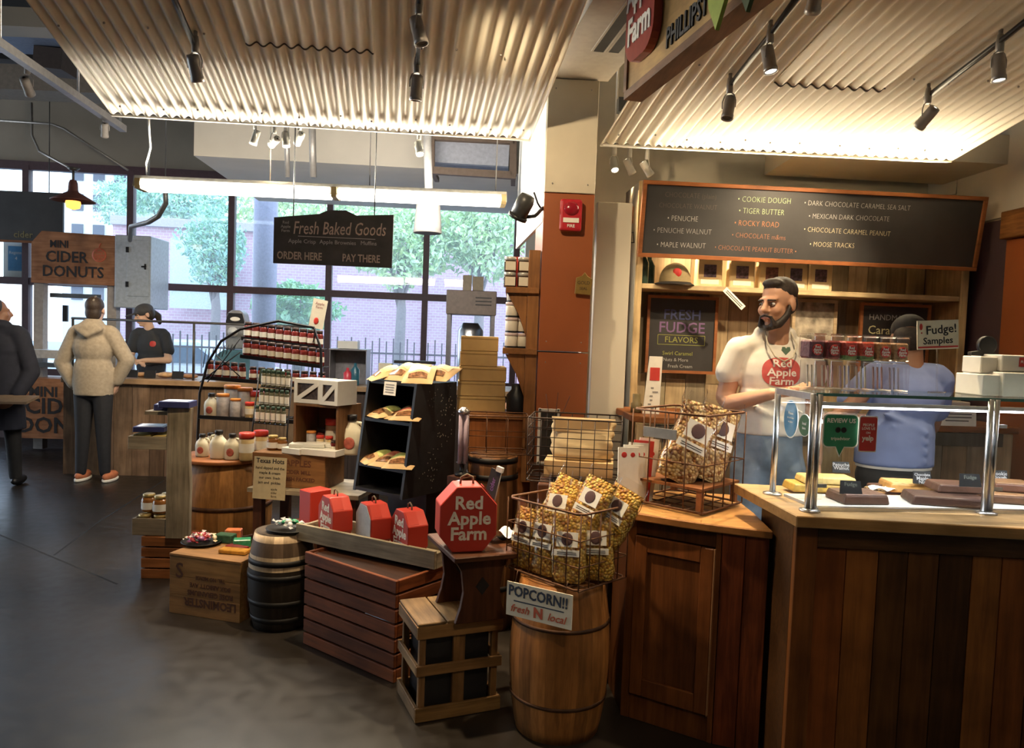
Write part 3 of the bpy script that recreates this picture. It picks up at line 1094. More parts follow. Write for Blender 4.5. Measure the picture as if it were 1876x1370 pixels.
def jar(kind):
    """first instance of a kind of jar; later ones are copied from it"""
    th = thing({'jam': 'jam_jar', 'tub': 'white_tub', 'spice': 'spice_bottle', 'sq': 'square_jar', 'honey': 'honey_jar', 'nut': 'nut_butter_jar', 'jug': 'syrup_jug', 'can': 'label_canister'}[kind], '', 'jar')
    if kind == 'jam':
        q = MB(); q.lathe([(.026, 0), (.029, .006), (.029, .062), (.024, .072)], 14); q.build('jar_body', mat('dark_jam', (.13, .018, .014), .15, var=.3), th)
        q = MB(); q.lathe([(.026, .072), (.026, .087), (.022, .089)], 14); q.build('lid', mat('black_brown_lid', (.05, .03, .025), .4), th)
        q = MB(); q.lathe([(.0296, .020), (.0296, .046)], 14, cap=False); q.build('label', M_label, th)
    elif kind == 'tub':
        q = MB(); q.lathe([(.030, 0), (.033, .004), (.034, .060), (.031, .064)], 16); q.build('tub_body', mat('white_cream', (.74, .68, .56), .4, var=.05), th)
        q = MB(); q.lathe([(.0355, .064), (.0355, .078), (.033, .080)], 16); q.build('lid', mat('pale_pink_lid', (.66, .52, .50), .4), th)
        q = MB(); q.lathe([(.0342, .0), (.0345, .009)], 16, cap=False); q.build('band', M_cap, th)
    elif kind == 'sq':
        q = MB(); q.box((0, 0, .03), (.062, .062, .06)); q.build('jar_body', mat('dark_sauce', (.06, .03, .02), .2), th, bev=.008, seg=2)
        q = MB(); q.lathe([(.031, .060), (.031, .076), (.028, .078)], 16); q.build('lid', mat('silver_white_lid', (.62, .62, .58), .3, metal=.3), th)
        q = MB(); q.box((0, -.0315, .031), (.052, .002, .044)); q.build('label', M_label, th)
    elif kind == 'spice':
        q = MB(); q.lathe([(.0145, 0), (.0155, .004), (.0155, .068), (.011, .076)], 10); q.build('bottle_body', mat('green_glass_fill', (.09, .085, .05), .25), th)
        q = MB(); q.lathe([(.012, .076), (.012, .093), (.010, .094)], 10); q.build('cap', mat('dark_green_cap', (.03, .06, .04), .4), th)
        q = MB(); q.lathe([(.016, .010), (.016, .058)], 10, cap=False); q.build('label', M_paper, th)
    elif kind == 'honey':
        q = MB(); q.lathe([(.030, 0), (.034, .006), (.034, .055), (.026, .068)], 16); q.build('jar_body', mat('amber_honey', (.22, .085, .02), .1, var=.2), th)
        q = MB(); q.lathe([(.027, .068), (.027, .082), (.024, .084)], 16); q.build('lid', mat('gold_lid', (.50, .36, .14), .35, metal=.5), th)
        q = MB(); q.lathe([(.0345, .012), (.0345, .045)], 16, cap=False); q.build('label', M_paper, th)
    elif kind == 'nut':
        q = MB(); q.lathe([(.036, 0), (.040, .006), (.040, .115), (.036, .122)], 18); q.build('jar_body', mat('tan_nut_butter', (.50, .36, .17), .3), th)
        q = MB(); q.lathe([(.041, .122), (.041, .150), (.038, .153)], 18); q.build('lid', M_redlid, th)
        q = MB(); q.lathe([(.0405, .045), (.0405, .095)], 18, cap=False); q.build('label', M_label, th)
    elif kind == 'can':
        q = MB(); q.lathe([(.034, 0), (.036, .004), (.036, .120), (.034, .124)], 16); q.build('can_body', mat('silver_grey_label', (.42, .40, .40), .4, var=.25, scale=40), th)
        q = MB(); q.lathe([(.037, .124), (.037, .138), (.034, .140)], 16); q.build('lid', M_orglid, th)
    elif kind == 'jug':
        q = MB(); q.lathe([(.040, 0), (.045, .008), (.046, .075), (.040, .098), (.022, .118), (.019, .126), (.019, .132)], 20, sx=1, sy=.8); q.build('jug_body', M_jug, th)
        q = MB(); q.lathe([(.021, .130), (.021, .150), (.018, .152)], 14); q.build('cap', M_cap, th)
        q = MB(); q.tube([(.018, 0, .122), (.036, 0, .120), (.043, 0, .108), (.041, 0, .092)], .006, 8); q.build('handle', M_jug, th)
        q = MB(); q.ell((0, -.0365, .046), (.022, .003, .024), 12, 6); q.build('label', mat('apple_print', (.40, .10, .07), .6, var=.3, scale=50), th)
    th.location = (0, 0, -3)
    JAR[kind] = (th, [False])


def put(kind, p, label, rz=0, scale=1, group=None, rot=None):
    if kind not in JAR:
        jar(kind)
    src, used = JAR[kind]
    if used[0]:
        o = dup(src, p, label, rz=rz, rot=rot)
        o.scale = (scale,) * 3 if not isinstance(scale, tuple) else scale
    else:
        used[0] = True
        o = src
        o.location = p
        o.rotation_euler = rot or (0, 0, rz)
        o.scale = (scale,) * 3 if not isinstance(scale, tuple) else scale
        tag(o, label)
    if group: o['group'] = group
    elif 'group' in o: del o['group']
    return o


def wood_box(mb, w_, d_, h_, th_=.014, slats=0, gap=.012, m=0, bottom=True):   # open crate; slats>0 gives horizontal boards
    for (cx, cy, L, ax) in ((0, -d_ / 2 + th_ / 2, w_, 0), (0, d_ / 2 - th_ / 2, w_, 0), (-w_ / 2 + th_ / 2, 0, d_ - 2 * th_, 1), (w_ / 2 - th_ / 2, 0, d_ - 2 * th_, 1)):
        n = max(1, slats)
        sh = (h_ - gap * (n - 1)) / n
        for k in range(n):
            z = sh / 2 + k * (sh + gap)
            mb.box((cx, cy, z), (L, th_, sh) if ax == 0 else (th_, L, sh), m, tn(.75, 1.12))
    if bottom:
        mb.box((0, 0, .006), (w_ - 2 * th_, d_ - 2 * th_, .01), m, tn())
    if slats:
        for sx in (-1, 1):
            for sy in (-1, 1):
                mb.box((sx * (w_ / 2 - th_ - .012), sy * (d_ / 2 - th_ - .012), h_ / 2), (.024, .024, h_ - .004), m, tn(.6, .8))
    return mb


# ------------------------------------------------------------------ popcorn barrel group, front centre
PB = Vector((.222, 2.85, 0))
barrel('oak_barrel', 'honey oak barrel with thin iron hoops carrying the wire basket of popcorn bags', PB, .160, .585, W_honey, 1.2, hoops=(.245, .74), hoopm=M_rusthoop, hw=.006, rz=.3, seed=3)
BK = Vector((.232, 2.85, .588))
BRZ = R(-44)
# the basket sits cornerwise: its long side faces front left
brz = math.atan2(2.639 - 2.914, .264 + .002)
wire_basket('wire_basket', 'rusty wire basket crammed with yellow popcorn bags on top of the oak barrel', BK, .372, .275, .285, brz, 6, 5, 3, wr=.0026)
ex, ey = Vector((math.cos(brz), math.sin(brz), 0)), Vector((-math.sin(brz), math.cos(brz), 0))
def bpos(a, b, z=0.0): return BK + ex * a + ey * b + Vector((0, 0, .016 + z))
bagl = [
    (-.125, -.085, .0, .05, 0.02, .25, 'standing at the left corner of the barrel basket'),
    (-.02, -.088, .0, .06, .0, .26, 'standing front centre of the barrel basket, white label facing out'),
    (.095, -.085, .0, .08, -.04, .25, 'leaning at the front corner of the barrel basket'),
    (.14, .025, .0, .05, -.06, .25, 'standing at the right side of the barrel basket'),
    (-.125, .02, .11, .34, .30, .27, 'topmost at the left, leaning right, in the barrel basket'),
    (-.035, -.012, .10, .22, -.02, .25, 'behind the front row in the middle of the barrel basket'),
    (.06, .0, .13, .25, .25, .27, 'tilted upper right of centre in the barrel basket'),
    (.12, .075, .12, .2, .35, .25, 'at the back right edge of the barrel basket, tilted most'),
    (-.02, .085, .09, .1, .05, .26, 'at the back of the barrel basket, half hidden'),
]
proto = None
for k, (a, b, z, tl, ln, hh, txt) in enumerate(bagl):
    M = pose(bpos(a, b, z), brz + (.5 if k in (2, 3) else .15) + rnd.uniform(-.1, .1), tl, ln)
    popcorn_bag('popcorn_bag', 'bag of yellow popcorn ' + txt, M, .128, .085, hh * 1.06, M_pop, 'yellow popcorn bags in the barrel basket', k)
# hanging POPCORN sign
sg = thing('popcorn_sign', 'white card lettered POPCORN hanging below the basket on the oak barrel', 'sign', (0, 0, 0))
sp_ = at(987, 1108, 2.615)
sg.location = sp_
sg.rotation_euler = (0, 0, R(-30))
q = MB(); q.box((0, 0, 0), (.262, .004, .122)); q.build('card', M_cream_card, sg)
q = MB()
q.text('POPCORN!!', .046, face_cam(-.004, -.0032, .028, -.02), 0, bold=.0012, space=1.0, sxy=(.98, 1.15))
q.build('lettering', mat('sign_navy', (.04, .05, .075), .6), sg)
q = MB(); q.box((0, -.003, -.004), (.2, .002, .0035)); q.build('underline', mat('sign_navy', (.04, .05, .075), .6), sg)
q = MB(); q.text('fresh', .038, face_cam(-.075, -.0032, -.032), 0, shear=.3, bold=.0004); q.text('local', .038, face_cam(.072, -.0032, -.034), 0, shear=.3, bold=.0004)
q.text('N', .05, face_cam(.0, -.0032, -.032), 0, bold=.002)
q.build('script_lettering', mat('sign_red', (.52, .11, .05), .6), sg)
q = MB()
for x in (-.1, .1):
    q.tube([(x, .002, .055), (x, .012, .085), (x, .02, .10)], .0012, 5)
q.build('hook', M_rust, sg)

# ------------------------------------------------------------------ lattice crate with the bench
LC = Vector((-.322, 2.806, 0)); lrz = R(23)
cw, cd, chh = .352, .285, .375
lc = thing('lattice_crate', 'weathered open lattice crate on the floor under the dark wooden bench', 'crate', LC + Matrix.Rotation(lrz, 3, 'Z') @ Vector((cw / 2, cd / 2, 0)), lrz)
for sy, nm in ((-1, 'front_rail'), (1, 'back_rail')):
    for z, h in ((.028, .055), (.20, .04), (.350, .05)):
        q = MB(); q.box((0, sy * (cd / 2 - .007), z), (cw, .014, h), 0, tn())
        q.build(nm, W_crate, lc, bev=.002)
for sx in (-1, 1):
    for z, h in ((.028, .055), (.20, .04), (.350, .05)):
        q = MB(); q.box((sx * (cw / 2 - .007), 0, z), (.014, cd - .03, h), 0, tn())
        q.build('side_rail', wood('aged_crate', (.33, .19, .085), axis='y'), lc, bev=.002)
for sx, sy in ((-1, -1), (1, -1), (-1, 1), (1, 1), (-.075, -1), (.075, -1), (-.075, 1), (.075, 1)):
    q = MB(); q.box((sx * (cw / 2 - .027), sy * (cd / 2 - .026), .1875), (.026, .022, .373), 0, tn())
    q.build('post', W_crate_z, lc, bev=.002)
q = MB()
for k in range(3):
    q.box((-cw / 3 + k * cw / 3, 0, .381), (cw / 3 - .006, cd, .012), 0, tn(.7, 1.0))
q.build('top_boards', wood('aged_crate_top', (.36, .22, .10), axis='y'), lc, bev=.003)
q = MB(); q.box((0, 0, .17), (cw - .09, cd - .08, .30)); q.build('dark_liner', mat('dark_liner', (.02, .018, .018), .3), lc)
# bench
bn = thing('step_bench', 'small dark stained bench with a diamond cut end panel standing on the lattice crate', 'bench', Vector((-.135, 2.98, .388)), R(23))
q = MB(); q.box((0, 0, .262), (.265, .36, .022)); q.build('top', W_darkx, bn, bev=.004)
for yy in (-.12, .12):
    q = MB()
    pr = [(-.105, 0), (.105, 0), (.085, .06), (.075, .12), (.085, .2), (.115, .25), (-.115, .25), (-.085, .2), (-.075, .12), (-.085, .06)]
    q.prism(pr, yy - .011, yy + .011)
    leg = q.build('leg', W_dark, bn, bev=.002)
    q = MB(); q.prism([(0, .105), (.028, .14), (0, .175), (-.028, .14)], yy - .0125, yy - .0105); q.build('diamond_cutout', M_black, leg)
q = MB(); q.box((0, 0, .22), (.02, .22, .06)); q.build('stretcher', W_dark, bn)


M_houser = mat('house_red', (.46, .04, .025), .4, var=.05, scale=8)
def house_box(label, loc, rz, s=1.0, white=False, lettered=True):
    th = thing('gable_box', label, 'gift box', loc, rz)
    w_, d_, h_ = .215 * s, .12 * s, .245 * s
    c1, c2 = .062 * s, .062 * s
    po = [(-w_ / 2 + c1 * .8, 0), (w_ / 2 - c1 * .8, 0), (w_ / 2, c2), (w_ / 2, h_ - c2 * 1.1), (w_ / 2 - c1, h_), (-w_ / 2 + c1, h_), (-w_ / 2, h_ - c2 * 1.1), (-w_ / 2, c2)]
    q = MB(); q.prism(po, -d_ / 2, d_ / 2)
    q.build('box_body', M_houser, th, bev=.003)
    q = MB()
    if white:
        pw = [(x * .93, .008 + z * .93) for x, z in po]
        q.prism(pw, -d_ / 2 - .002, -d_ / 2 - .0005)
        q.build('grey_face', mat('grey_white_card', (.50, .47, .42), .7), th)
    elif lettered:
        for k, tx in enumerate(('Red', 'Apple', 'Farm')):
            q.text(tx, .068 * s, face_cam((0, .004, .002)[k] * s, -d_ / 2 - .001, h_ - (.062 + .058 * k) * s), 0, bold=.0018 * s)
        q.build('lettering', mat('box_white', (.80, .72, .60), .6), th)
    q = MB()
    q.prism([(w_ / 2 - c1 * .1, h_ - c2 * 1.0), (w_ / 2 - c1 * .85, h_ - .002), (w_ / 2 - c1 * .83, h_ + .0), (w_ / 2 - c1 * .08, h_ - c2 * .98)], -d_ / 2 * .9, d_ / 2 * .1)
    q.build('flap', M_houser, th)
    q = MB(); q.tube([(-.025 * s, 0, h_), (-.022 * s, 0, h_ + .025 * s), (0, 0, h_ + .036 * s), (.022 * s, 0, h_ + .025 * s), (.025 * s, 0, h_)], .004 * s, 6)
    q.build('rope_handle', mat('rope', (.16, .12, .08), .9), th)
    return th


house_box('large red eight sided gift box lettered in white standing on the dark bench', Vector((-.16, 2.905, .662)), R(14), 1.03)
q = MB()
def paper(u, v):
    return ((u - .5) * .12, (v - .5) * .10, .02 + .025 * math.sin(u * 7) * math.cos(v * 6) + .03 * u * (1 - v))
q.surf(paper, 12, 12)
o = q.build('crumpled_paper', M_paper, None, Vector((-.025, 3.035, .664)), (0, 0, .4))
tag(o, 'crumpled white paper beside the big red gift box on the bench', 'paper')

# ------------------------------------------------------------------ red slatted crate with the board tray of gift boxes
SA, SB = Vector((-.945, 3.50, 0)), Vector((-.455, 3.125, 0))
srz = math.atan2(SB.y - SA.y, SB.x - SA.x)
sl = (SB - SA).length
sd = .36
rotz = Matrix.Rotation(srz, 3, 'Z')
SCn = SA + rotz @ Vector((sl / 2, sd / 2, 0))
sc_ = thing('slatted_crate', 'tall reddish brown slatted crate carrying the grey board tray', 'crate', SCn, srz)
for nm, sy, ln, ax in (('front_slats', -1, sl, 0), ('back_slats', 1, sl, 0), ('side_slats', -1, sd, 1), ('side_slats', 1, sd, 1)):
    q = MB()
    for k in range(7):
        z = .029 + k * .0645
        if ax == 0:
            q.box((0, sy * (sd / 2 - .008), z), (ln, .016, .055), 0, tn(.75, 1.15))
        else:
            q.box((sy * (sl / 2 - .008), 0, z), (.016, ln - .034, .055), 0, tn(.75, 1.15))
    for e in (-1, 1):
        if ax == 0: q.box((e * (sl / 2 - .035), sy * (sd / 2 - .022), .22), (.03, .012, .43), 0, (.5, .5, .5))
        else: q.box((sy * (sl / 2 - .022), e * (sd / 2 - .05), .22), (.012, .03, .43), 0, (.5, .5, .5))
    q.build(nm, W_red if ax == 0 else wood('red_stained_slat', (.24, .068, .022), axis='y'), sc_, bev=.003)
q = MB(); q.box((0, 0, .425), (sl - .05, sd - .05, .012), 0, (.5, .5, .5)); q.build('inner_board', W_darkx, sc_)
T0, T1 = at(543, 964, 3.66), at(797, 1025, 3.27)
trz = math.atan2(T1.y - T0.y, T1.x - T0.x); tl_ = (T1 - T0).xy.length
TR = Matrix.Rotation(trz, 3, 'Z')
tz = .452
tray = thing('board_tray', 'long weathered grey board tray holding the small red gift boxes', 'tray', Vector((T0.x, T0.y, tz)) + TR @ Vector((tl_ / 2, .12, 0)), trz)
q = MB(); q.box((0, -.115, .042), (tl_, .018, .082), 0, (1.1, 1.1, 1.05)); q.build('front_board', W_grey_x, tray, bev=.002)
q = MB(); q.box((0, .115, .035), (tl_, .018, .068), 0, (.8, .8, .8)); q.build('back_board', W_grey_x, tray, bev=.002)
for e in (-1, 1):
    q = MB(); q.box((e * (tl_ / 2 - .009), 0, .035), (.018, .21, .068)); q.build('end_board', wood('weathered_board', (.36, .30, .21), axis='y'), tray)
q = MB(); q.box((0, 0, .006), (tl_ - .04, .21, .012)); q.build('bottom_board', W_grey_x, tray)
for k, (px, rr_, wh, lab) in enumerate(((614, -48, False, 'small red gift box lettered in white at the left end of the tray'),
                                        (684, -50, True, 'small red gift box with a blank grey face, middle of the tray'),
                                        (750, -50, False, 'small red gift box lettered in white at the right end of the tray'))):
    Y = (3.68, 3.56, 3.45)[k]
    p = at(px, 960, Y)
    house_box(lab, Vector((p.x, Y, tz + .013)), R(rr_ - 6), .86, white=wh)
q = MB(); q.box((0, 0, .09), (.10, .13, .18)); o = q.build('plain_red_carton', M_houser, None, Vector((at(578, 900, 3.92).x, 3.92, tz + .02)), (0, 0, R(-40)), bev=.004)
tag(o, 'plain red carton peeking out behind the leftmost gift box', 'carton')
q = MB(); q.box((0, 0, (tz + .02) / 2 - .002), (.22, .2, tz + .015)); o = q.build('low_crate', W_dark, None, Vector((at(585, 900, 3.98).x, 4.0, 0)), (0, 0, R(-37))); tag(o, 'dark low crate hidden behind the board tray', 'crate')

# ------------------------------------------------------------------ dark keg with candy tray
KG = Vector((-1.125, 3.75, 0))
def kb(k, u):
    s = .8 + .4 * random.Random(k // 3).random()
    if u > .87: return (5.5 * s, 5.6 * s, 5.4 * s)
    if u > .72: return (1.0 * s, .9 * s, .85 * s)
    if u > .58: return (4.6 * s, 4.7 * s, 4.4 * s)
    return (.2 * s, .19 * s, .18 * s)
barrel('painted_keg', 'dark keg with two cream painted bands holding a candy tray, on the floor', KG, .135, .475, wood('keg_wood', (.15, .11, .075), axis='z', contrast=.35), 1.22, hoops=(.12, .30, .57, .72), bands=kb, seed=5)


def candy_dish(label, loc, rx, ry, rim, n, cols, seed, lab2):
    th = thing('oval_tray', label, 'tray', loc)
    q = MB(); q.lathe([(.001, 0), (rx * .8, 0), (rx, .014), (rx, .018), (rx * .8, .006), (.001, .005)], 32, sy=ry / rx, cap=False)
    q.build('dish', rim, th)
    rg = random.Random(seed)
    for k in range(n):
        a, d = rg.uniform(0, 6.28), rg.uniform(0, .66) ** .7
        c = rg.choice(cols)
        q = MB(); q.ell((0, 0, 0), (.020, .013, .011), 8, 6)
        q.add([(.017, -.002, 0), (.034, -.013, .004), (.036, .0, -.004), (.034, .013, .004), (.017, .002, 0)], [(0, 1, 2, 3, 4)])
        q.add([(-.017, -.002, 0), (-.034, -.013, .004), (-.036, .0, -.004), (-.034, .013, .004), (-.017, .002, 0)], [(0, 4, 3, 2, 1)])
        o = q.build('wrapped_candy', mat('candy_' + c[0], c[1], .25, var=.2, scale=80, spec=.7), None,
                    Vector(loc) + Vector((math.cos(a) * rx * d * .85, math.sin(a) * ry * d * .85, .024 + (1 - d) * .032)), (rg.uniform(-.4, .4), rg.uniform(-.4, .4), rg.uniform(0, 6.3)))
        tag(o, lab2 % c[0], 'candy', lab2 % c[0] + 's')
C1 = [('pink', (.55, .10, .16)), ('red', (.40, .05, .06)), ('clear white', (.66, .62, .58)), ('cream', (.62, .50, .32)), ('purple', (.22, .08, .20))]
C2 = [('green', (.03, .25, .12)), ('clear white', (.66, .62, .58)), ('silver', (.45, .45, .45))]
candy_dish('black oval tray of green candies on top of the banded keg', KG + Vector((.04, -.03, .478)), .115, .095, M_black, 14, C2, 11, '%s wrapped candy on the keg tray')

# ------------------------------------------------------------------ stencilled crate
LA, LB = Vector((-1.728, 3.825, 0)), Vector((-1.322, 3.712, 0))
lr = math.atan2(LB.y - LA.y, LB.x - LA.x); lw = (LB - LA).length; ld = .30; lh = .300
LR = Matrix.Rotation(lr, 3, 'Z')
LO = LA + LR @ Vector((lw / 2, ld / 2, 0))
sx_ = thing('stencilled_crate', 'upturned pine crate with upside down stencilled lettering, candy dish on top', 'crate', LO, lr)
q = MB()
for k in range(3):
    q.box((0, -ld / 2 + .006, .05 + k * .1), (lw, .012, .099), 0, tn(.85, 1.1))
q.build('front_panel', W_crate, sx_, bev=.0015)
for nm, d3, l3 in (('back_panel', (lw, .012, lh), (0, ld / 2 - .006, lh / 2)), ('side_panel', (.012, ld - .026, lh), (-lw / 2 + .006, 0, lh / 2)), ('side_panel', (.012, ld - .026, lh), (lw / 2 - .006, 0, lh / 2)), ('top_panel', (lw + .004, ld + .004, .012), (0, 0, lh + .007))):
    q = MB(); q.box(l3, d3, 0, tn(.9, 1.05)); q.build(nm, W_crate, sx_, bev=.0015)
q = MB()
yf = -ld / 2 - .0008
for tx, z, s, bo in (('LEOMINSTER', .074, .058, .002), ('ROSE GERANIUMS', .123, .036, .0012), ('BOX ABBOTT AVE', .163, .032, .0008), ('TEL. NO MERCE', .203, .027, .0006)):
    q.text(tx, s, face_cam(.035, yf, z, math.pi), 0, bold=bo, sxy=(.92, 1))
q.build('stencil', mat('stencil_ink', (.07, .025, .012), .8), sx_)
q = MB(); q.text('S', .11, face_cam(-.15, yf, .225), 0, bold=.001); q.build('stencil_letter', mat('stencil_ink', (.07, .025, .012), .8), sx_)
ct = lambda px, py: atz(px, py, lh + .014)
candy_dish('dark round dish heaped with pink and white wrapped candies on the stencilled crate', ct(369, 996) + Vector((0, 0, 0)), .105, .095, M_black, 26, C1, 21, '%s wrapped candy in the dark round dish')
for k, (px, py, c, d3, rz_, lab) in enumerate(((428, 1014, ('amber', (.42, .20, .03)), (.15, .06, .022), -.15, 'flat amber candy box lying on the front edge of the stencilled crate'),
                                    (432, 1008, ('maroon', (.16, .02, .02)), (.12, .05, .02), -.35, 'maroon candy box behind the amber one on the stencilled crate'),
                                    (441, 1002, ('green', (.03, .16, .08)), (.09, .06, .04), .3, 'green foil candy packet at the back of the stencilled crate'),
                                    (410, 995, ('dark green', (.04, .10, .06)), (.10, .06, .045), -.2, 'dark green candy packet beside the candy dish'),
                                    (424, 988, ('orange', (.55, .16, .06)), (.085, .055, .05), .1, 'orange candy packet at the back edge of the stencilled crate'))):
    p = ct(px, py)
    q = MB(); q.box((0, 0, d3[2] / 2), d3)
    o = q.build('candy_box', mat('candy_' + c[0], c[1], .3, var=.35, scale=40), None, p + Vector((0, .01 + .006 * k, 0)), (0, 0, rz_), bev=.004)
    tag(o, lab, 'candy box')

# ------------------------------------------------------------------ big barrel with round board lid and jugs
BB = at(417, 832, 4.78); BH = BB.z - .032; BB = Vector((BB.x + .0, 4.78, 0))
barrel('whiskey_barrel', 'large honey brown barrel behind the stencilled crate with a round board lid', BB, .232, BH, wood('barrel_gold', (.42, .19, .055), axis='z', contrast=.45), 1.2, hoops=(.12, .30, .58), hoopm=M_rusthoop, rz=.5, seed=9)
q = MB(); q.lathe([(.001, .0), (.255, 0), (.26, .006), (.26, .02), (.255, .026), (.001, .026)], 48, cap=False)
o = q.build('round_board', W_orange, None, BB + Vector((-.02, -.02, BH + .004)))
tag(o, 'round wooden board lying on the large barrel under the white jugs', 'board')
tb = BH + .031
for k, (px, Y, kind, s, lab) in enumerate(((371, 4.68, 'jug', .93, 'white syrup jug with black cap, leftmost on the round board'),
                                 (386, 4.80, 'jug', .88, 'white syrup jug half hidden between the left and tall jugs on the round board'),
                                 (401, 4.63, 'jug', 1.16, 'tall white syrup jug, middle of the round board'),
                                 (426, 4.61, 'jug', 1.06, 'white syrup jug with dark apple print, next to the red lidded jar'),
                                 (452, 4.60, 'nut', 1.12, 'red lidded jar of tan nut butter at the right end of the round board'),
                                 (478, 4.74, 'nut', 1.1, 'red lidded glass jar in shade behind the tan nut butter jar'))):
    p = at(px, 800, Y)
    put(kind, Vector((p.x, Y, tb)), lab, rz=(math.pi if k == 2 else 0), scale=s)

# ------------------------------------------------------------------ left post stand
stz = R(-4)
q_ = at(255, 1062, 0)
S0 = Vector((-2.125, 4.33, 0))
st = thing('slatted_stand', 'low orange slatted crate forming the foot of the plank post stand at left', 'crate', S0 + Vector((.145, .095, 0)), R(3))
q = MB(); wood_box(q, .295, .185, .245, .016, 4, .009); q.build('slats', W_orange, st, bev=.002)
q = MB(); q.box((0, 0, .238), (.255, .145, .012)); q.build('inner_board', W_orange, st)
q = MB()
def post(u, v):
    return None
pw = [(-.068, 0), (.064, 0), (.067, .30), (.058, .5), (.067, .76), (.066, .76), (-.066, .76), (-.067, .4)]
q.prism(pw, -.02, .02)
q.build('plank_post', W_grey_z, None, Vector((at(329, 860, 4.33).x, 4.33, .247)), (0, 0, R(3)), bev=.004)
o = bpy.data.objects['plank_post']
tag(o, 'tall weathered plank post standing on the orange slatted crate', 'post')
def tray_box(label, loc, w_, d_, h_, rz):
    q = MB(); wood_box(q, w_, d_, h_, .012)
    o = q.build('wooden_tray', W_grey_x, None, loc, (0, 0, rz), bev=.002)
    return tag(o, label, 'tray')
LT = Vector((at(280, 963, 4.36).x - .02, 4.435, .247))
tray_box('small wooden tray of honey jars on the orange slatted crate', LT, .20, .17, .10, R(3))
for k, (dx, dy, dz, lab) in enumerate(((.045, -.055, .012, 'honey jar with white label, front of the lower tray'), (-.045, -.055, .012, 'honey jar at the left front of the lower tray'),
                                       (.05, .05, .012, 'honey jar at the back right of the lower tray'), (-.04, .05, .012, 'honey jar at the back left of the lower tray'),
                                       (.045, -.05, .125, 'honey jar stacked on top of the front one in the lower tray'), (-.04, .0, .125, 'silver lidded honey jar stacked at the left of the lower tray'),
                                       (.055, .05, .125, 'honey jar stacked at the back right beside the plank post'))):
    put('honey', LT + Vector((dx, dy * .72, dz)), lab, rz=.2 * k, scale=1.25)
UT = Vector((at(284, 815, 4.36).x - .03, 4.46, .0)); UT.z = at(280, 822, 4.36).z
tray_box('wooden bracket tray with packets fixed to the upper part of the plank post', UT, .235, .26, .075, R(3))
q = MB(); q.beam(UT + Vector((.07, 0, -.012)), Vector((UT.x + .17, 4.36, UT.z - .012)), .03, .022)
o = q.build('tray_bracket', W_grey_x, None); tag(o, 'short wooden bracket joining the upper tray to the plank post', 'bracket')
M_navy = mat('navy_box', (.035, .04, .13), .4); M_bluewhite = mat('pale_box_top', (.62, .68, .80), .35)
def packet(label, loc, d3, rz, side, top):
    th = thing('tea_packet', label, 'packet', loc, rz)
    q = MB(); q.box((0, 0, d3[2] / 2), d3); q.build('carton', side, th, bev=.002)
    q = MB(); q.box((0, 0, d3[2] + .001), (d3[0] * .82, d3[1] * .8, .002)); q.build('top_print', top, th)
    return th
M_yel = mat('yellow_box', (.48, .36, .12), .5, var=.1)
for k, (dx, dy, d3, sd_, lab) in enumerate(((-.05, -.05, (.10, .10, .07), M_yel, 'yellow packet at the front of the upper tray'), (.06, -.05, (.09, .1, .065), M_yel, 'yellow packet beside the post in the upper tray'), (-.02, .07, (.15, .1, .085), M_yel, 'yellow packet at the back of the upper tray'))):
    packet(lab, UT + Vector((dx, dy, .012)), d3, .05, sd_, M_yel)
packet('navy packet with pale top lying on the yellow packets in the upper tray', UT + Vector((-.02, -.03, .098)), (.17, .17, .03), .2, M_navy, M_bluewhite)
zt = .247 + .762
packet('navy packet with pale top lying on top of the plank post', Vector((at(322, 740, 4.33).x, 4.36, zt)), (.17, .15, .035), .1, M_navy, M_bluewhite)
packet('small navy packet at the left on top of the plank post', Vector((at(300, 748, 4.42).x, 4.46, zt - .03)), (.12, .13, .035), .25, M_navy, M_bluewhite)
q = MB(); q.box((0, 0, 0), (.2, .2, .02)); o = q.build('shelf_board', W_grey_x, None, Vector((at(306, 748, 4.42).x, 4.45, zt - .0405)), (0, 0, .05)); tag(o, 'short board behind the top of the plank post', 'shelf')
# ------------------------------------------------------------------ track lights
def canopy_hit(px, py, A, B, drop=0.0):
    n = (B - A).cross(SU + Vector((0, 0, RISE))).normalized()
    d = ray(px, py)
    k = n.dot(A + Vector((0, 0, -drop)) - CP) / n.dot(d)
    return CP + d * k


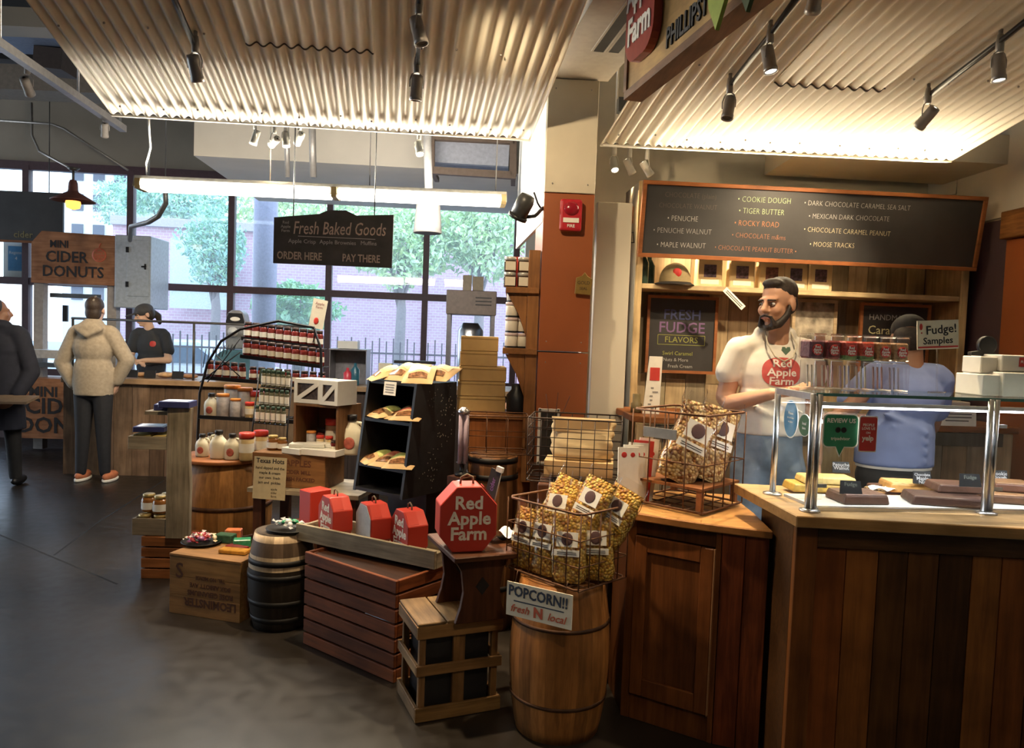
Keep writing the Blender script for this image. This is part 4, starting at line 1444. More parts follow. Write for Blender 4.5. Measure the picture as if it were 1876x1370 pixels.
def track_light(label, loc, aim, watts, lit=True, spot=62, color=SOFT, body=None, s=1.0, rail_z=None, lens=None):
    s *= .70
    """adapter and yoke at loc, cylinder head below it pointing at aim"""
    th = thing('track_light', label, 'spotlight', loc)
    body = body or M_lgrey
    d = (Vector(aim) - Vector(loc)).normalized()
    Q = d.to_track_quat('Z', 'Y').to_matrix().to_4x4()
    hc = Vector((0, 0, -.13 * s))
    q = MB(); q.lathe([(.018 * s, -.03), (.022 * s, -.025), (.022 * s, .01), (.016 * s, .04)], 12); q.tube([(0, 0, .03), (0, 0, rail_z - loc[2])] if rail_z else [(0, 0, .03), (0, 0, .06)], .012 * s, 8)
    q.build('adapter', body, th)
    q = MB()
    side = Vector((d.y, -d.x, 0)).normalized() if abs(d.z) < .99 else Vector((1, 0, 0))
    for sg in (-1, 1):
        q.tube([(0, 0, -.02), side * .030 * sg * s + Vector((0, 0, -.035)), side * .043 * sg * s + Vector((0, 0, -.06)), side * .043 * sg * s + hc], .004 * s, 6)
    q.build('yoke', body, th)
    q = MB(); q.lathe([(.012, -.078), (.034, -.074), (.036, -.05), (.036, .045), (.039, .05), (.039, .075), (.034, .076), (.030, .058)], 18, M=Matrix.Translation(hc) @ Q @ Matrix.Scale(s, 4), cap=False)
    hd = q.build('head', body, th)
    q = MB(); q.lathe([(.001, .066), (.033, .066)], 18, M=Matrix.Translation(hc) @ Q @ Matrix.Scale(s, 4), cap=False)
    q.build('lens', lens or (M_bulb if lit else M_dgrey), hd)
    if watts:
        lp = Vector(loc) + hc + d * .085 * s
        o = lamp('track_lamp', 'SPOT', lp, watts, color, aim, .03, spot, .7)
        o.parent = hd
        o.matrix_parent_inverse = Matrix.Translation(-Vector(loc))
    return th


def rail(label, pts):
    q = MB(); q.tube(pts, .012, 4)
    return tag(q.build('light_rail', M_black), label, 'rail')


hL = lambda px, py, dr=.05: canopy_hit(px, py, CLA, CLB, dr)
hR = lambda px, py, dr=.05: canopy_hit(px, py, CRA, CRB, dr)
rail('thin dark light rail on the left canopy, nearest its outer edge', [hL(360, 92), hL(320, 0), hL(300, -45)])
rail('thin dark light rail down the middle of the left canopy', [hL(765, 128), hL(768, 30), hL(770, -120)])
rail('thin dark light rail on the right canopy beside the hanging shop sign', [hR(1335, 160), hR(1410, 65), hR(1500, -60)])
rail('thin dark light rail on the right canopy nearest the right wall', [hR(1695, 180), hR(1830, 78), hR(1990, -50)])
GOODS = Vector((-.8, 3.6, .7))
track_light('grey track spotlight on the left canopy near its outer edge, pointing down left', hL(358, 84, .06), hL(358, 84, .06) + Vector((.05, 1.0, -1.7)), 70, lit=False)
track_light('grey track spotlight high in the middle of the left canopy, cut by the top edge', hL(768, 12, .06), Vector((.2, 2.75, .7)), 150, lit=False, spot=50)
track_light('grey track spotlight at the lower end of the middle rail on the left canopy', hL(764, 122, .06), Vector((-.6, 3.6, .6)), 115, lit=False, spot=60)
track_light('lit grey track spotlight on the right canopy just right of the green leaf sign', hR(1411, 66, .06), Vector((1.25, 2.75, .95)), 80)
track_light('grey track spotlight at the lower end of the rail beside the shop sign', hR(1337, 160, .06), Vector((.62, 3.0, .9)), 115, lit=False)
track_light('lit grey track spotlight at the far right of the right canopy', hR(1832, 82, .06), Vector((2.0, 2.9, .95)), 80)
track_light('grey track spotlight at the lower end of the right hand rail, lens just showing', hR(1700, 178, .06), Vector((1.35, 4.6, 1.6)), 90, spot=80)
track_light('added unseen track spotlight on the middle rail, brightening the pillar', hL(770, -110, .06), Vector((.3, 4.0, 2.1)), 60, lit=False, spot=66)  # head out of view, added to brighten the pillar front
track_light('added unseen track spotlight on the right rail, brightening the hutch', hR(1496, -55, .06), Vector((1.2, 3.8, 1.6)), 50, lit=False, spot=60)  # second added head out of view, for light on the hutch
# white cans under the back edge of the canopies
for k, (px, py) in enumerate(((1126, 276), (1154, 280), (1186, 284))):
    loc = at(px, py, 4.6)
    track_light('white spotlight above the left end of the long menu board, %s of three' % ('leftmost', 'middle one', 'rightmost')[k], loc, Vector((.9 + .3 * k, 4.9, 1.7)) if k else Vector((.75, 3.6, 1.0)), (45, 75, 75)[k], body=M_white, s=.9, rail_z=4.7, lens=None if k else None)
for k, (px, py, lit) in enumerate(((468, 228, 1), (503, 236, 0), (524, 232, 1), (549, 230, 0), (768, 248, 1))):
    loc = at(px, py, 4.9)
    track_light('white spotlight behind the left canopy edge, ' + ('lit one furthest left', 'dark lens, added lamp, beside leftmost lit one', 'lit one in the middle of the cluster', 'dark lens, added lamp, right of the cluster', 'lit one alone further right')[k], loc,
                (Vector((-2.2, 4.6, .8)), Vector((-4.4, 8.0, 1.6)), Vector((-1.2, 4.6, .9)), Vector((-3.2, 7.2, 1.0)), Vector((-.2, 4.1, 1.0)))[k], (60, 45, 60, 60, 60)[k], lit=bool(lit), body=M_white, s=.9, rail_z=4.7)  # the two dark heads carry added lamps that brighten the bakery
# rail with heads in the dark ceiling at left
q = MB(); q.beam(at(-60, 40, 4.0), at(226, 236, 6.0), .05, .05)
for fr in (.15, .62, .97):
    p = at(-60, 40, 4.0).lerp(at(226, 236, 6.0), fr); q.tube([p, Vector((p.x, p.y, 4.7))], .008, 6)
if 1: q.tube([at(-60, 30, 4.0), at(200, 212, 6.0)], .012, 6)
tag(q.build('light_rail', mat('rail_steel', (.30, .29, .29), .35, metal=.7)), 'thick pale steel light rail running away at upper left', 'rail')
track_light('pale spotlight hanging below the left end of the thick steel rail', at(50, 128, 4.93), at(50, 128, 4.93) + Vector((-.1, .62, -.55)), 32, lit=False, body=mat('lamp_beige', (.35, .31, .27), .5), s=1.15)
track_light('small spotlight at the far end of the thick steel rail', at(192, 216, 5.74), at(192, 216, 5.74) + Vector((-.25, .5, -.7)), 60, lit=False, body=mat('lamp_beige', (.35, .31, .27), .5), s=1.0)

# ------------------------------------------------------------------ long fluorescent light
F0, F1 = at(252, 336, 5.0), at(927, 366, 5.2)
fl = thing('strip_light', 'long white fluorescent strip light hanging in front of the windows', 'strip light', (F0 + F1) / 2)
fd = (F1 - F0).normalized()
q = MB()
for sg in (-1, 1):
    pass
hw = .075
side = Vector((-fd.y, fd.x, 0)).normalized()
ctr = (F0 + F1) / 2
def fl_pt(a, s_, z): return F0 + (F1 - F0) * a + side * s_ + Vector((0, 0, z)) - ctr
prof = [(-.085, -.03), (-.05, .045), (.05, .045), (.085, -.03)]
vs = [fl_pt(0, *p) for p in prof] + [fl_pt(1, *p) for p in prof]
q.add(vs, [(0, 1, 5, 4), (1, 2, 6, 5), (2, 3, 7, 6), (0, 3, 2, 1), (4, 5, 6, 7)])
q.build('housing', mat('light_housing', (.70, .66, .58), .4), fl)
for a0, a1 in ((.02, .515), (.54, .985)):
    for s_ in (-.055, .04):
        q = MB(); q.tube([fl_pt(a0, s_, -.012), fl_pt(a1, s_, -.012)], .034, 12)
        q.build('tube', M_tube, fl)
for a0 in (.012, .527, .99):
    q = MB(); q.beam(fl_pt(a0 - .006, -.01, -.012), fl_pt(a0 + .008, -.01, -.012), .15, .066); q.build('end_cap', mat('cap_gold', (.42, .31, .14), .5), fl)
for a0, top in ((.03, None), (.35, None), (.62, None), (.97, None)):
    q = MB(); b_3 = fl_pt(a0, 0, .045); q.tube([b_3, b_3 + Vector((.0, 0, 2.2))], .004, 5); q.build('hanger', M_lgrey, fl)
q = MB(); p0 = at(269, 320, 5.0); q.tube([p0, at(268, 300, 4.9), at(276, 270, 4.6), at(273, 235, 4.3), at(271, 213, 3.98)], .006, 6)
tag(q.build('hanging_cable', M_white), 'white power cord dropping from the canopy edge to the strip light', 'cord')
for a0 in (.25, .76):
    p = F0 + (F1 - F0) * a0
    o = lamp('strip_lamp', 'AREA', p + Vector((0, 0, -.05)), 21, (1, .93, .82), p + Vector((0, 0, -2)), .12, size_y=1.2)
    o.rotation_euler = (0, 0, math.atan2(fd.y, fd.x) + math.pi / 2)
    lamp('strip_lamp', 'AREA', p + Vector((0, -.10, 0)), 36, (1, .89, .70), p + Vector((.1, -1.0, .22)), 1.2, size_y=.10)
    lamp('strip_lamp', 'AREA', p + Vector((0, .10, .02)), 16, (1, .92, .80), p + Vector((-.1, 1.0, .45)), 1.2, size_y=.10)
# copper pendant at the left
pp = at(134, 362, 7.5)
pn = thing('copper_pendant', 'copper pendant lamp glowing orange in front of the left window', 'lamp', pp)
q = MB(); q.lathe([(.028, .17), (.04, .14), (.045, .07), (.05, .055), (.20, -.03), (.20, -.035), (.05, .045)], 24, cap=False); q.build('shade', mat('copper_shade', (.16, .07, .06), .4, metal=.5), pn)
q = MB(); q.tube([(0, 0, .16), (0, 0, .29)], .012, 8); q.lathe([(.06, .29), (.03, .26)], 16); q.build('stem', M_dgrey, pn)
q = MB(); q.lathe([(.065, -.035), (.07, -.06), (.06, -.1), (.02, -.115)], 18); q.build('glass_bowl', emis('amber_glow', (1.0, .33, .06), 2.2), pn)
# unseen area lights added above the menu board to brighten the canopy
for x in (1.1, 1.95):
    o = lamp('canopy_fill', 'AREA', (x, 4.26, 2.50), 10.5, (1, .82, .54), (x - .1, 2.6, 2.95), .85, size_y=.22)
# ------------------------------------------------------------------ fudge counter
CT = .95
C0 = Vector((.935, 2.404, 0)); CD = Vector((.887, 2.931, 0)); CR = Vector((2.80, 2.255, 0)); CRB = Vector((2.80, 2.80, 0))
W_maple = wood('maple_worktop', (.56, .37, .19), axis='x', contrast=.25, rough=.4)
W_edge = wood('maple_edge', (.46, .25, .09), axis='x', contrast=.3, rough=.4)
q = MB()
q.slab([(C0.x, C0.y), (CR.x, CR.y), (CRB.x, CRB.y), (CD.x, CD.y)], CT - .038, CT, 0, side=1)
o = q.build('worktop', [W_maple, W_edge], bev=.003)
tag(o, 'continuous maple worktop of the fudge counter under the glass display', 'worktop')
dr = (CR - C0).normalized(); dn = Vector((-dr.y, dr.x, 0))
ct_ = thing('fudge_counter', 'dark reclaimed plank counter front under the maple worktop at right', 'counter', (0, 0, 0))
B0 = C0 + dr * .015 + dn * .045
W_plk = wood('reclaimed_plank', (.26, .092, .021), axis='z', contrast=.5, grain=10, rough=.5)
W_plkx = wood('reclaimed_plank', (.20, .085, .028), axis='x', contrast=.5, rough=.5)
def pbox(mb, s0, s1, z0, z1, d0, d1, t):
    a, b = B0 + dr * s0, B0 + dr * s1
    mb.slab([tuple((a + dn * d0).xy), tuple((b + dn * d0).xy), tuple((b + dn * d1).xy), tuple((a + dn * d1).xy)], z0, z1, 0, t)
ptint = [(1.05, .85, .75), (1.35, 1.3, 1.2), (.55, .6, .65), (.6, .62, .62), (.38, .4, .42), (1.5, 1.45, 1.3), (1.15, .95, .8), (.55, .5, .5), (.8, .8, .75), (1.2, 1.1, 1), (.5, .5, .5), (.9, .8, .8), (1.3, 1.2, 1.1), (.6, .6, .6), (.9, .9, .9), (1.1, 1, .9), (.7, .7, .7)]
q = MB(); s = .07
for k, t_ in enumerate(ptint):
    wdt = .098 + .006 * math.sin(k * 2.1)
    pbox(q, s, s + wdt - .002, .06, CT - .112, .012, .034, t_); s += wdt
    if s > 1.72: break
q.build('plank_front', W_plk, ct_, bev=.0015)
q = MB(); pbox(q, .0, .07, .0, CT - .04, .0, .034, (.75, .72, .7)); q.build('corner_post', W_plk, ct_, bev=.002)
q = MB(); pbox(q, .07, s, CT - .11, CT - .04, .0, .034, (.55, .55, .55)); q.build('top_rail', W_plkx, ct_, bev=.002)
q = MB(); pbox(q, .07, s, .0, .06, .02, .034, (.4, .4, .4)); q.build('plinth', W_plkx, ct_)
q = MB(); pbox(q, .0, s, .0, CT - .04, .035, .45, (.4, .4, .4)); q.build('carcass', W_plkx, ct_)


# curved cabinet left of the counter
KT = .83
kc = thing('corner_cabinet', 'dark wood corner cabinet with panelled door, lower and left of the fudge counter', 'cabinet', (0, 0, 0))
front = [(.452, 2.915), (.50, 2.876), (.565, 2.838), (.65, 2.79), (.748, 2.742), (.84, 2.708), (.91, 2.685), (.958, 2.672)]
q = MB(); q.slab(front + [(.98, 2.95), (.985, 3.30), (.42, 3.36)], KT - .03, KT, 0, side=1)
q.build('cabinet_top', [wood('amber_top', (.50, .26, .09), axis='x', contrast=.3, rough=.4), wood('amber_edge', (.40, .17, .05), axis='x', contrast=.3)], kc, bev=.004)
A_, B_, C_ = Vector((.487, 2.945, 0)), Vector((.80, 2.752, 0)), Vector((.957, 2.700, 0))
W_kc = wood('cabinet_mahogany', (.20, .066, .018), axis='z', contrast=.5, rough=.45)
W_kcx = wood('cabinet_mahogany', (.145, .055, .02), axis='x', contrast=.5, rough=.45)
def kbox(mb, P, Q, s0, s1, z0, z1, d0, d1, t=(1, 1, 1)):
    d = (Q - P).normalized(); n = Vector((-d.y, d.x, 0)); a, b = P + d * s0, P + d * s1
    mb.slab([tuple((a + n * d0).xy), tuple((b + n * d0).xy), tuple((b + n * d1).xy), tuple((a + n * d1).xy)], z0, z1, 0, t)
L1 = (B_ - A_).length; L2 = (C_ - B_).length
q = MB(); q.slab([(A_.x, A_.y + .006), (B_.x, B_.y + .006), (C_.x, C_.y + .012), (.968, 3.28), (.46, 3.3)], 0, KT - .03, 0, (.6, .6, .6)); q.build('carcass', W_kc, kc)
q = MB(); kbox(q, A_, B_, 0, .035, .0, KT - .03, -.012, .004, (.9, .9, .9)); kbox(q, A_, B_, L1 - .02, L1, .0, KT - .03, -.012, .004, (1.0, 1, 1))
kbox(q, A_, B_, .035, L1 - .02, KT - .09, KT - .03, -.010, .004, (.5, .5, .5)); kbox(q, A_, B_, .035, L1 - .02, .0, .10, -.010, .004, (.9, .9, .9))
q.build('face_frame', W_kc, kc, bev=.002)
dv = []
q = MB()
s0, s1, z0, z1 = .037, L1 - .022, .105, KT - .094
for a in ((s0, s0 + .05, z0, z1), (s1 - .05, s1, z0, z1), (s0 + .05, s1 - .05, z1 - .06, z1), (s0 + .05, s1 - .05, z0, z0 + .07)):
    kbox(q, A_, B_, a[0], a[1], a[2], a[3], -.024, -.008, tn(1.0, 1.25))
door = q.build('door', W_kc, kc, bev=.003)
q = MB(); kbox(q, A_, B_, s0 + .05, s1 - .05, z0 + .07, z1 - .06, -.013, -.006, (.85, .85, .85)); q.build('door_panel', W_kc, door)
q = MB(); kbox(q, A_, B_, s1 + .001, s1 + .005, z0, z1, -.026, -.01); q.build('edge_bead', mat('worn_edge', (.30, .15, .07), .5), door)
for k, t_ in enumerate(((1.1, .75, .6), (1.25, .9, .7))):
    q = MB(); kbox(q, B_, C_, L2 * k / 2 + .001, L2 * (k + 1) / 2 - .001, 0, KT - .03, -.012 + .002 * k, .008, t_); q.build('rough_plank', wood('rough_red_plank', (.17, .058, .022), axis='z', contrast=.65, grain=18), kc, bev=.002)

# ------------------------------------------------------------------ glass display case
GZ = 1.337
PA, PBs, PCs = atz(1415, 905, CT), atz(1483, 936, CT), atz(1806, 941, CT)
fd_ = (PCs - PBs); fdu = fd_.normalized()
gc = thing('glass_case', 'chrome and glass display case full of fudge slabs on the maple worktop', 'display case', PBs)
def L_(p): return Vector(p) - PBs
P_end = PBs + fdu * (fd_.length * 2)
PBk = PA + fdu * (fd_.length * 2)
for k, p in enumerate((PA, PBs, PCs, P_end)):
    q = MB()
    for off in ((-.009, .013) if k else (0,)):
        q.tube([L_(p) + fdu * off, L_(p) + fdu * off + Vector((0, 0, GZ - CT + .004))], .0095 if k else .011, 12)
    q.lathe([(.001, .0005), (.034, .0005), (.034, .006), (.018, .010), (.001, .010)], 20, L_(p))
    q.build('post', M_steel, gc)
def gslab(name, pts, z0, z1, mm_, par=gc):
    q = MB(); q.slab([tuple(L_(p).xy) for p in pts], z0 - CT, z1 - CT); return q.build(name, mm_, par)
M_gtop = glassy('shelf_glass', (.90, .97, .95), .07)
gslab('glass_top', [PBs - fdu * .0, P_end, PBk, PA], GZ, GZ + .008, M_gtop)
q = MB(); q.beam(L_(PBs) + Vector((0, 0, GZ - CT + .003)), L_(P_end) + Vector((0, 0, GZ - CT + .003)), .004, .010)
q.build('glass_edge', mat('green_glass_edge', (.05, .16, .14), .15), gc)
q = MB(); q.beam(L_(PA) + Vector((0, 0, GZ - CT - .006)), L_(PBs) + Vector((0, 0, GZ - CT - .006)), .018, .022); q.build('end_rail', M_steel, gc)
q = MB(); q.beam(L_(PBs) + fdu * .02 + Vector((0, .012, GZ - CT - .028)), L_(P_end) + Vector((0, .012, GZ - CT - .028)), .018, .012); q.build('light_rail', M_steel, gc)
q = MB(); q.beam(L_(PBs) + fdu * .03 + Vector((0, .014, GZ - CT - .038)), L_(P_end) + Vector((0, .014, GZ - CT - .038)), .012, .007); q.build('led_strip', M_led, gc)
mid = (PBs + PCs) / 2
o = lamp('case_lamp', 'AREA', mid + Vector((0, .03, GZ - CT - .045)), 2.6, (.93, .96, 1), mid + Vector((0, .13, -.1)), .62, size_y=.02)
o.rotation_euler = (R(12), 0, math.atan2(fdu.y, fdu.x))
o = lamp('case_lamp', 'AREA', PCs + fd_ / 2 + Vector((0, .03, GZ - CT - .045)), 2.6, (.93, .96, 1), None, .62, size_y=.02)
o.rotation_euler = (R(12), 0, math.atan2(fdu.y, fdu.x))
up_ = Vector((0, 0, GZ - CT))
for k, (a, b) in enumerate(((PBs, PCs), (PCs, P_end))):
    q = MB(); q.beam(L_((a + b) / 2) + Vector((0, 0, .012)), L_((a + b) / 2) + Vector((0, 0, GZ - CT - .05)), (b - a).length - .05, .005, upv=(0, 1, 0)); q.build('front_glass', M_case, gc)
q = MB(); v_ = (PBs - PA)
q.beam(L_((PA + PBs) / 2) + Vector((0, 0, .012)), L_((PA + PBs) / 2) + Vector((0, 0, GZ - CT - .03)), .005, v_.length - .03, upv=v_.normalized().cross(Vector((0, 0, 1)))); q.build('end_glass', M_case, gc)
gslab('marble_tray', [PBs + Vector((.03, .035, 0)), P_end + Vector((0, .035, 0)), PBk + Vector((0, -.02, 0)), PA + Vector((.03, -.03, 0))], CT + .0005, CT + .010, mat('pale_marble', (.48, .47, .46), .3, var=.08, scale=9))
q = MB(); q.beam(L_(PBs) + Vector((.03, .012, .006)), L_(P_end) + Vector((0, .012, .006)), .012, .012); q.build('foot_channel', M_steel, gc)
for k, p in enumerate((PBs, PCs)):
    for z in (.085, .30):
        q = MB(); q.beam(L_(p) + fdu * .01 + Vector((0, .004, z)), L_(p) + fdu * .055 + Vector((0, .004, z)), .008, .012)
        q.build('glass_clip', M_steel, gc)
# stickers on the glass
def stick(name, label, poly, px, py, Y, mats, txts=(), rz=0.0, cat='sticker', yo=0.0):
    th = thing(name, label, cat, at(px, py, Y), rz)
    q = MB(); q.prism([(x * 1.07, z * 1.07) for x, z in poly], -.0008, .0008); q.build('white_border', M_paper, th)
    q = MB(); q.prism(poly, -.0016, -.0009); q.build('printed_face', mats, th)
    for tx, s, z, mm_, bo in txts:
        q = MB(); q.text(tx, s, face_cam(0, -.0019, z), 0, ex=.0001, bold=bo); q.build('lettering', mm_, th)
    return th
def rrect(w_, h_, r=.012, n=4):
    p = []
    for cx, cz, a0 in ((w_ / 2 - r, h_ / 2 - r, 0), (-w_ / 2 + r, h_ / 2 - r, 90), (-w_ / 2 + r, -h_ / 2 + r, 180), (w_ / 2 - r, -h_ / 2 + r, 270)):
        for k in range(n + 1):
            a = R(a0 + 90 * k / n); p.append((cx + r * math.cos(a), cz + r * math.sin(a)))
    return p
def oval(a, b, n=24): return [(a * math.cos(2 * math.pi * k / n), b * math.sin(2 * math.pi * k / n)) for k in range(n)]
YF = PBs.y + .002
M_grn = mat('sticker_green', (.03, .23, .11), .5); M_blu = mat('sticker_blue', (.055, .20, .36), .5); M_grn2 = mat('sticker_olive', (.05, .13, .05), .5)
frz = math.atan2(fdu.y, fdu.x)
g_ = rrect(.116, .104, .016)
g_ = g_[:len(g_) * 3 // 4] + [(-.014, -.052), (0, -.082), (.014, -.052)] + g_[len(g_) * 3 // 4:]
s1_ = stick('review_sticker', 'green speech bubble sticker on the front glass of the display case', g_, 1540, 789, YF - .012, M_grn,
            (('REVIEW US', .020, .033, M_paper, .0006), ('tripadvisor', .015, -.026, M_paper, .0002)), frz)
q = MB()
for x in (-.010, .010):
    q.lathe([(.0095, 0), (.0095, .0006), (.006, .0006), (.006, 0)], 16, (x, -.002, .003), rot=(R(90), 0, 0)); q.ell((x, -.0022, .003), (.0028, .0005, .0028), 8, 4)
q.build('owl_emblem', M_ink, s1_)
stick('phone_sticker', 'red and white phone shaped sticker beside the green speech bubble', rrect(.058, .112, .006), 1590, 795, YF - .012, M_red,
      (('PEOPLE', .012, .03, M_paper, .0003), ('LOVE US', .012, .018, M_paper, .0003), ('ON', .010, .004, M_paper, .0002), ('yelp', .024, -.014, M_paper, .0008)), frz)
erz = math.atan2((PBs - PA).y, (PBs - PA).x)
pe_ = PA + (PBs - PA) * .38
stick('blue_sticker', 'blue oval sticker on the left end glass of the display case', oval(.047, .064), 1449, 767, pe_.y + .004, M_blu, (('Please', .014, .02, M_paper, .0002), ('do not lean', .010, .004, M_paper, .0001), ('on glass', .010, -.010, M_paper, .0001)), erz - 0.0)
pe_ = PA + (PBs - PA) * .76
stick('olive_sticker', 'small olive green oval sticker next to the blue oval one', oval(.036, .036), 1474, 779, pe_.y - .0, M_grn2, (('local', .014, .006, M_paper, .0003), ('farm', .012, -.010, M_paper, .0002)), erz)

# fudge and its signs
fz = CT + .0105
def fudge(label, px, py, z, d3, rz, colr, nm, two=None):
    p = atz(px, py, z)
    th = thing('fudge_slab', label, 'fudge', (p.x, p.y + d3[1] / 2, z), rz)
    q = MB(); q.box((0, 0, d3[2] / 2), d3, taper=.93)
    q.build('slab', mat('fudge_' + nm, colr, .45, var=.2, scale=45, bump=.25), th, bev=.006, seg=2)
    if two:
        q = MB(); q.box((0, 0, d3[2] * .98), (d3[0] * .9, d3[1] * .9, .006)); q.build('topping', mat('fudge_top_' + nm, two, .5, var=.3, scale=50, bump=.4), th, bev=.002)
    return th
BRN, BR2, YLW, TAN = (.085, .038, .024), (.06, .026, .018), (.48, .30, .06), (.46, .25, .075)
fudge('flat brown fudge slab at the front left of the display case', 1585, 925, fz, (.17, .13, .032), .12, BRN, 'brown', (.11, .055, .036))
fudge('long yellow fudge slab at the back left of the display case, lower of two', 1510, 903, fz, (.24, .11, .03), .05, YLW, 'yellow')
fudge('yellow fudge slab lying on the longer yellow slab', 1522, 888, fz + .031, (.2, .1, .026), .0, (.58, .42, .15), 'pale_yellow')
fudge('tan fudge slab in the middle of the display case beside a black name card', 1675, 904, fz, (.17, .12, .034), -.05, TAN, 'tan', (.56, .36, .15))
fudge('large dark brown fudge slab near the middle chrome post, lower of two', 1752, 930, fz, (.26, .14, .032), -.2, BR2, 'dark')
fudge('dark brown fudge slab stacked on the large dark one', 1772, 905, fz + .033, (.19, .12, .03), -.08, BRN, 'brown')
fudge('layered brown and tan fudge slab right of the middle post, lower of two', 1862, 925, fz, (.15, .13, .03), -.15, (.11, .05, .028), 'layered', (.22, .11, .05))
fudge('layered brown and tan fudge slab at the right edge, upper of two', 1868, 903, fz + .034, (.14, .12, .03), -.2, (.12, .05, .03), 'layered2', (.2, .1, .045))
fudge('thin brown fudge offcut behind the front brown slab', 1618, 895, fz, (.09, .05, .014), .1, BRN, 'brown')
def name_card(label, px, py, z, w_, h_, txt, tilt=.25):
    p = atz(px, py, z)
    th = thing('name_card', label, 'name card', (p.x, p.y, z), 0)
    Mt = Euler((-tilt, 0, 0)).to_matrix().to_4x4()
    q = MB(); q.prism([(-w_ / 2, 0), (w_ / 2, 0), (w_ / 2 * .88, h_), (-w_ / 2 * .88, h_)], -.002, .002, M=Mt); q.build('card', M_black, th)
    q = MB(); q.box((0, .018, h_ * .33), (w_ * .5, .003, h_ * .66), rot=(.28, 0, 0)); q.build('stand', M_black, th)
    q = MB()
    for k, t_ in enumerate(txt):
        q.text(t_, .019 if len(t_) < 8 else .014, Mt @ face_cam(0, -.0026, h_ * (.72 - .30 * k)), 0, ex=.0001, bold=.0002)
    q.build('lettering', mat('card_chalk', (.42, .42, .42), .9) if txt[0] != 'Fudge' else mat('dim_chalk', (.12, .13, .11), .9), th)
name_card('black card chalked PENUCHE standing on the yellow fudge', 1541, 866, fz + .058, .070, .042, ('Penuche', 'Walnut'))
name_card('dark blank looking name card leaning on the front brown slab', 1559, 905, fz + .033, .078, .046, ('Fudge', ''))
name_card('black name card with three chalk lines on the tan slab', 1690, 886, fz + .04, .072, .046, ('Chocolate', 'Maple', 'Nut'))
name_card('black name card on the stacked dark brown slab by the middle post', 1778, 892, fz + .066, .078, .046, ('Fudge', ''))
name_card('black name card chalked COOKIE right of the middle post', 1832, 884, fz + .05, .066, .046, ('Cookie', 'Dough'))
q = MB(); q.surf(lambda u, v: ((u - .5) * .10, (v - .5) * .06, .004 + .014 * abs(math.sin(u * 5 + v * 3))), 10, 8)
p = atz(1625, 905, fz); tag(q.build('wax_paper', M_paper, None, p + Vector((0, .05, 0))), 'scrap of white wax paper between the fudge slabs', 'paper')

# candy boxes on the glass top
zt_ = GZ + .0085
colsx = [('plum', (.13, .04, .055)), ('dark red', (.20, .03, .03)), ('red and green', (.50, .07, .05)), ('red and yellow', (.52, .09, .05)), ('caramel', (.40, .20, .08)), ('tan', (.44, .26, .13))]
for k in range(6):
    px = 1492 + k * 30.5
    p = at(px, 690, 2.72); rzv = frz
    th = thing('acrylic_bin', 'clear empty acrylic bin on the glass top, %s of the lower row' % ORD[k], 'bin', (p.x, 2.74, zt_), rzv)
    q = MB(); q.box((0, 0, .052), (.056, .09, .102)); q.build('clear_box', M_plast, th, bev=.004)
    q = MB()
    for j in range(3): q.tube([(-.016 + j * .016, 0, .006), (-.016 + j * .016, .01, .085)], .0035, 6)
    q.build('lollipop_sticks', mat('stick_%d' % (k % 3), ((.70, .6, .5), (.6, .35, .35), (.5, .45, .62))[k % 3], .5), th)
for k in range(6):
    px = 1492 + k * 31
    p = at(px, 640, 2.72)
    th = thing('candy_bin', 'red labelled bin of %s candies, %s in upper row' % (colsx[k][0], ORD[k]), 'bin', (p.x, 2.745, zt_ + .106), frz)
    q = MB(); q.box((0, 0, .045), (.058, .086, .088)); q.build('clear_box', M_plast, th, bev=.005)
    q = MB(); q.box((0, 0, .036), (.052, .08, .066)); fl_ = q.build('candy_fill', mat('fill_' + colsx[k][0].replace(' ', '_'), colsx[k][1], .4, var=.45, scale=90, bump=.3), th, bev=.006)
    if 'green' in colsx[k][0] or 'yellow' in colsx[k][0]:
        q = MB(); q.box((0, 0, .012), (.0535, .0815, .022)); q.build('green_layer', mat('fill_green', (.16, .25, .08), .4, var=.3, scale=90), th, bev=.006)
    q = MB(); q.box((0, 0, .091), (.060, .088, .006)); q.build('lid', M_plast, th)
    q = MB(); q.lathe([(.001, 0), (.02, 0), (.02, .001), (.001, .001)], 18, (.0, -.0445, .035), rot=(R(90), 0, 0), cap=False); lb = q.build('round_label', M_red, th)
    q = MB()
    for j, t_ in enumerate(('Red', 'Apple', 'Farm')): q.text(t_, .013, face_cam(0, -.0458, .045 - .010 * j), 0, ex=.0001, bold=.0003)
    q.build('lettering', M_paper, lb)
# fudge samples card on a stem
p = at(1718, 613, 2.72)
fs = thing('sample_card', 'cream card handwritten Fudge Samples standing above the display case', 'sign', p, R(-2), rot=(0, R(-4), R(2)))
q = MB(); q.box((0, 0, 0), (.152, .003, .104)); q.build('card', M_cream_card, fs)
q = MB(); q.text('Fudge!', .043, face_cam(.012, -.0022, .018, .06), 0, ex=.0002, bold=.0006); q.text('Samples', .034, face_cam(.0, -.0022, -.022, .02), 0, ex=.0002, bold=.0005); q.build('lettering', M_ink, fs)
q = MB(); q.box((0, -.002, -.044), (.146, .002, .006)); q.build('red_band', M_red, fs)
q = MB(); q.ell((-.062, -.002, .03), (.006, .001, .012), 8, 6); q.ell((-.06, -.002, .008), (.003, .001, .003), 8, 6); q.build('red_mark', M_red, fs)
q = MB(); q.tube([(0, .004, -.05), (0, .006, zt_ - p.z + .004)], .003, 6); q.lathe([(.03, zt_ - p.z), (.03, zt_ - p.z + .004)], 16, (0, .006, 0)); q.build('stem', M_plast, fs)
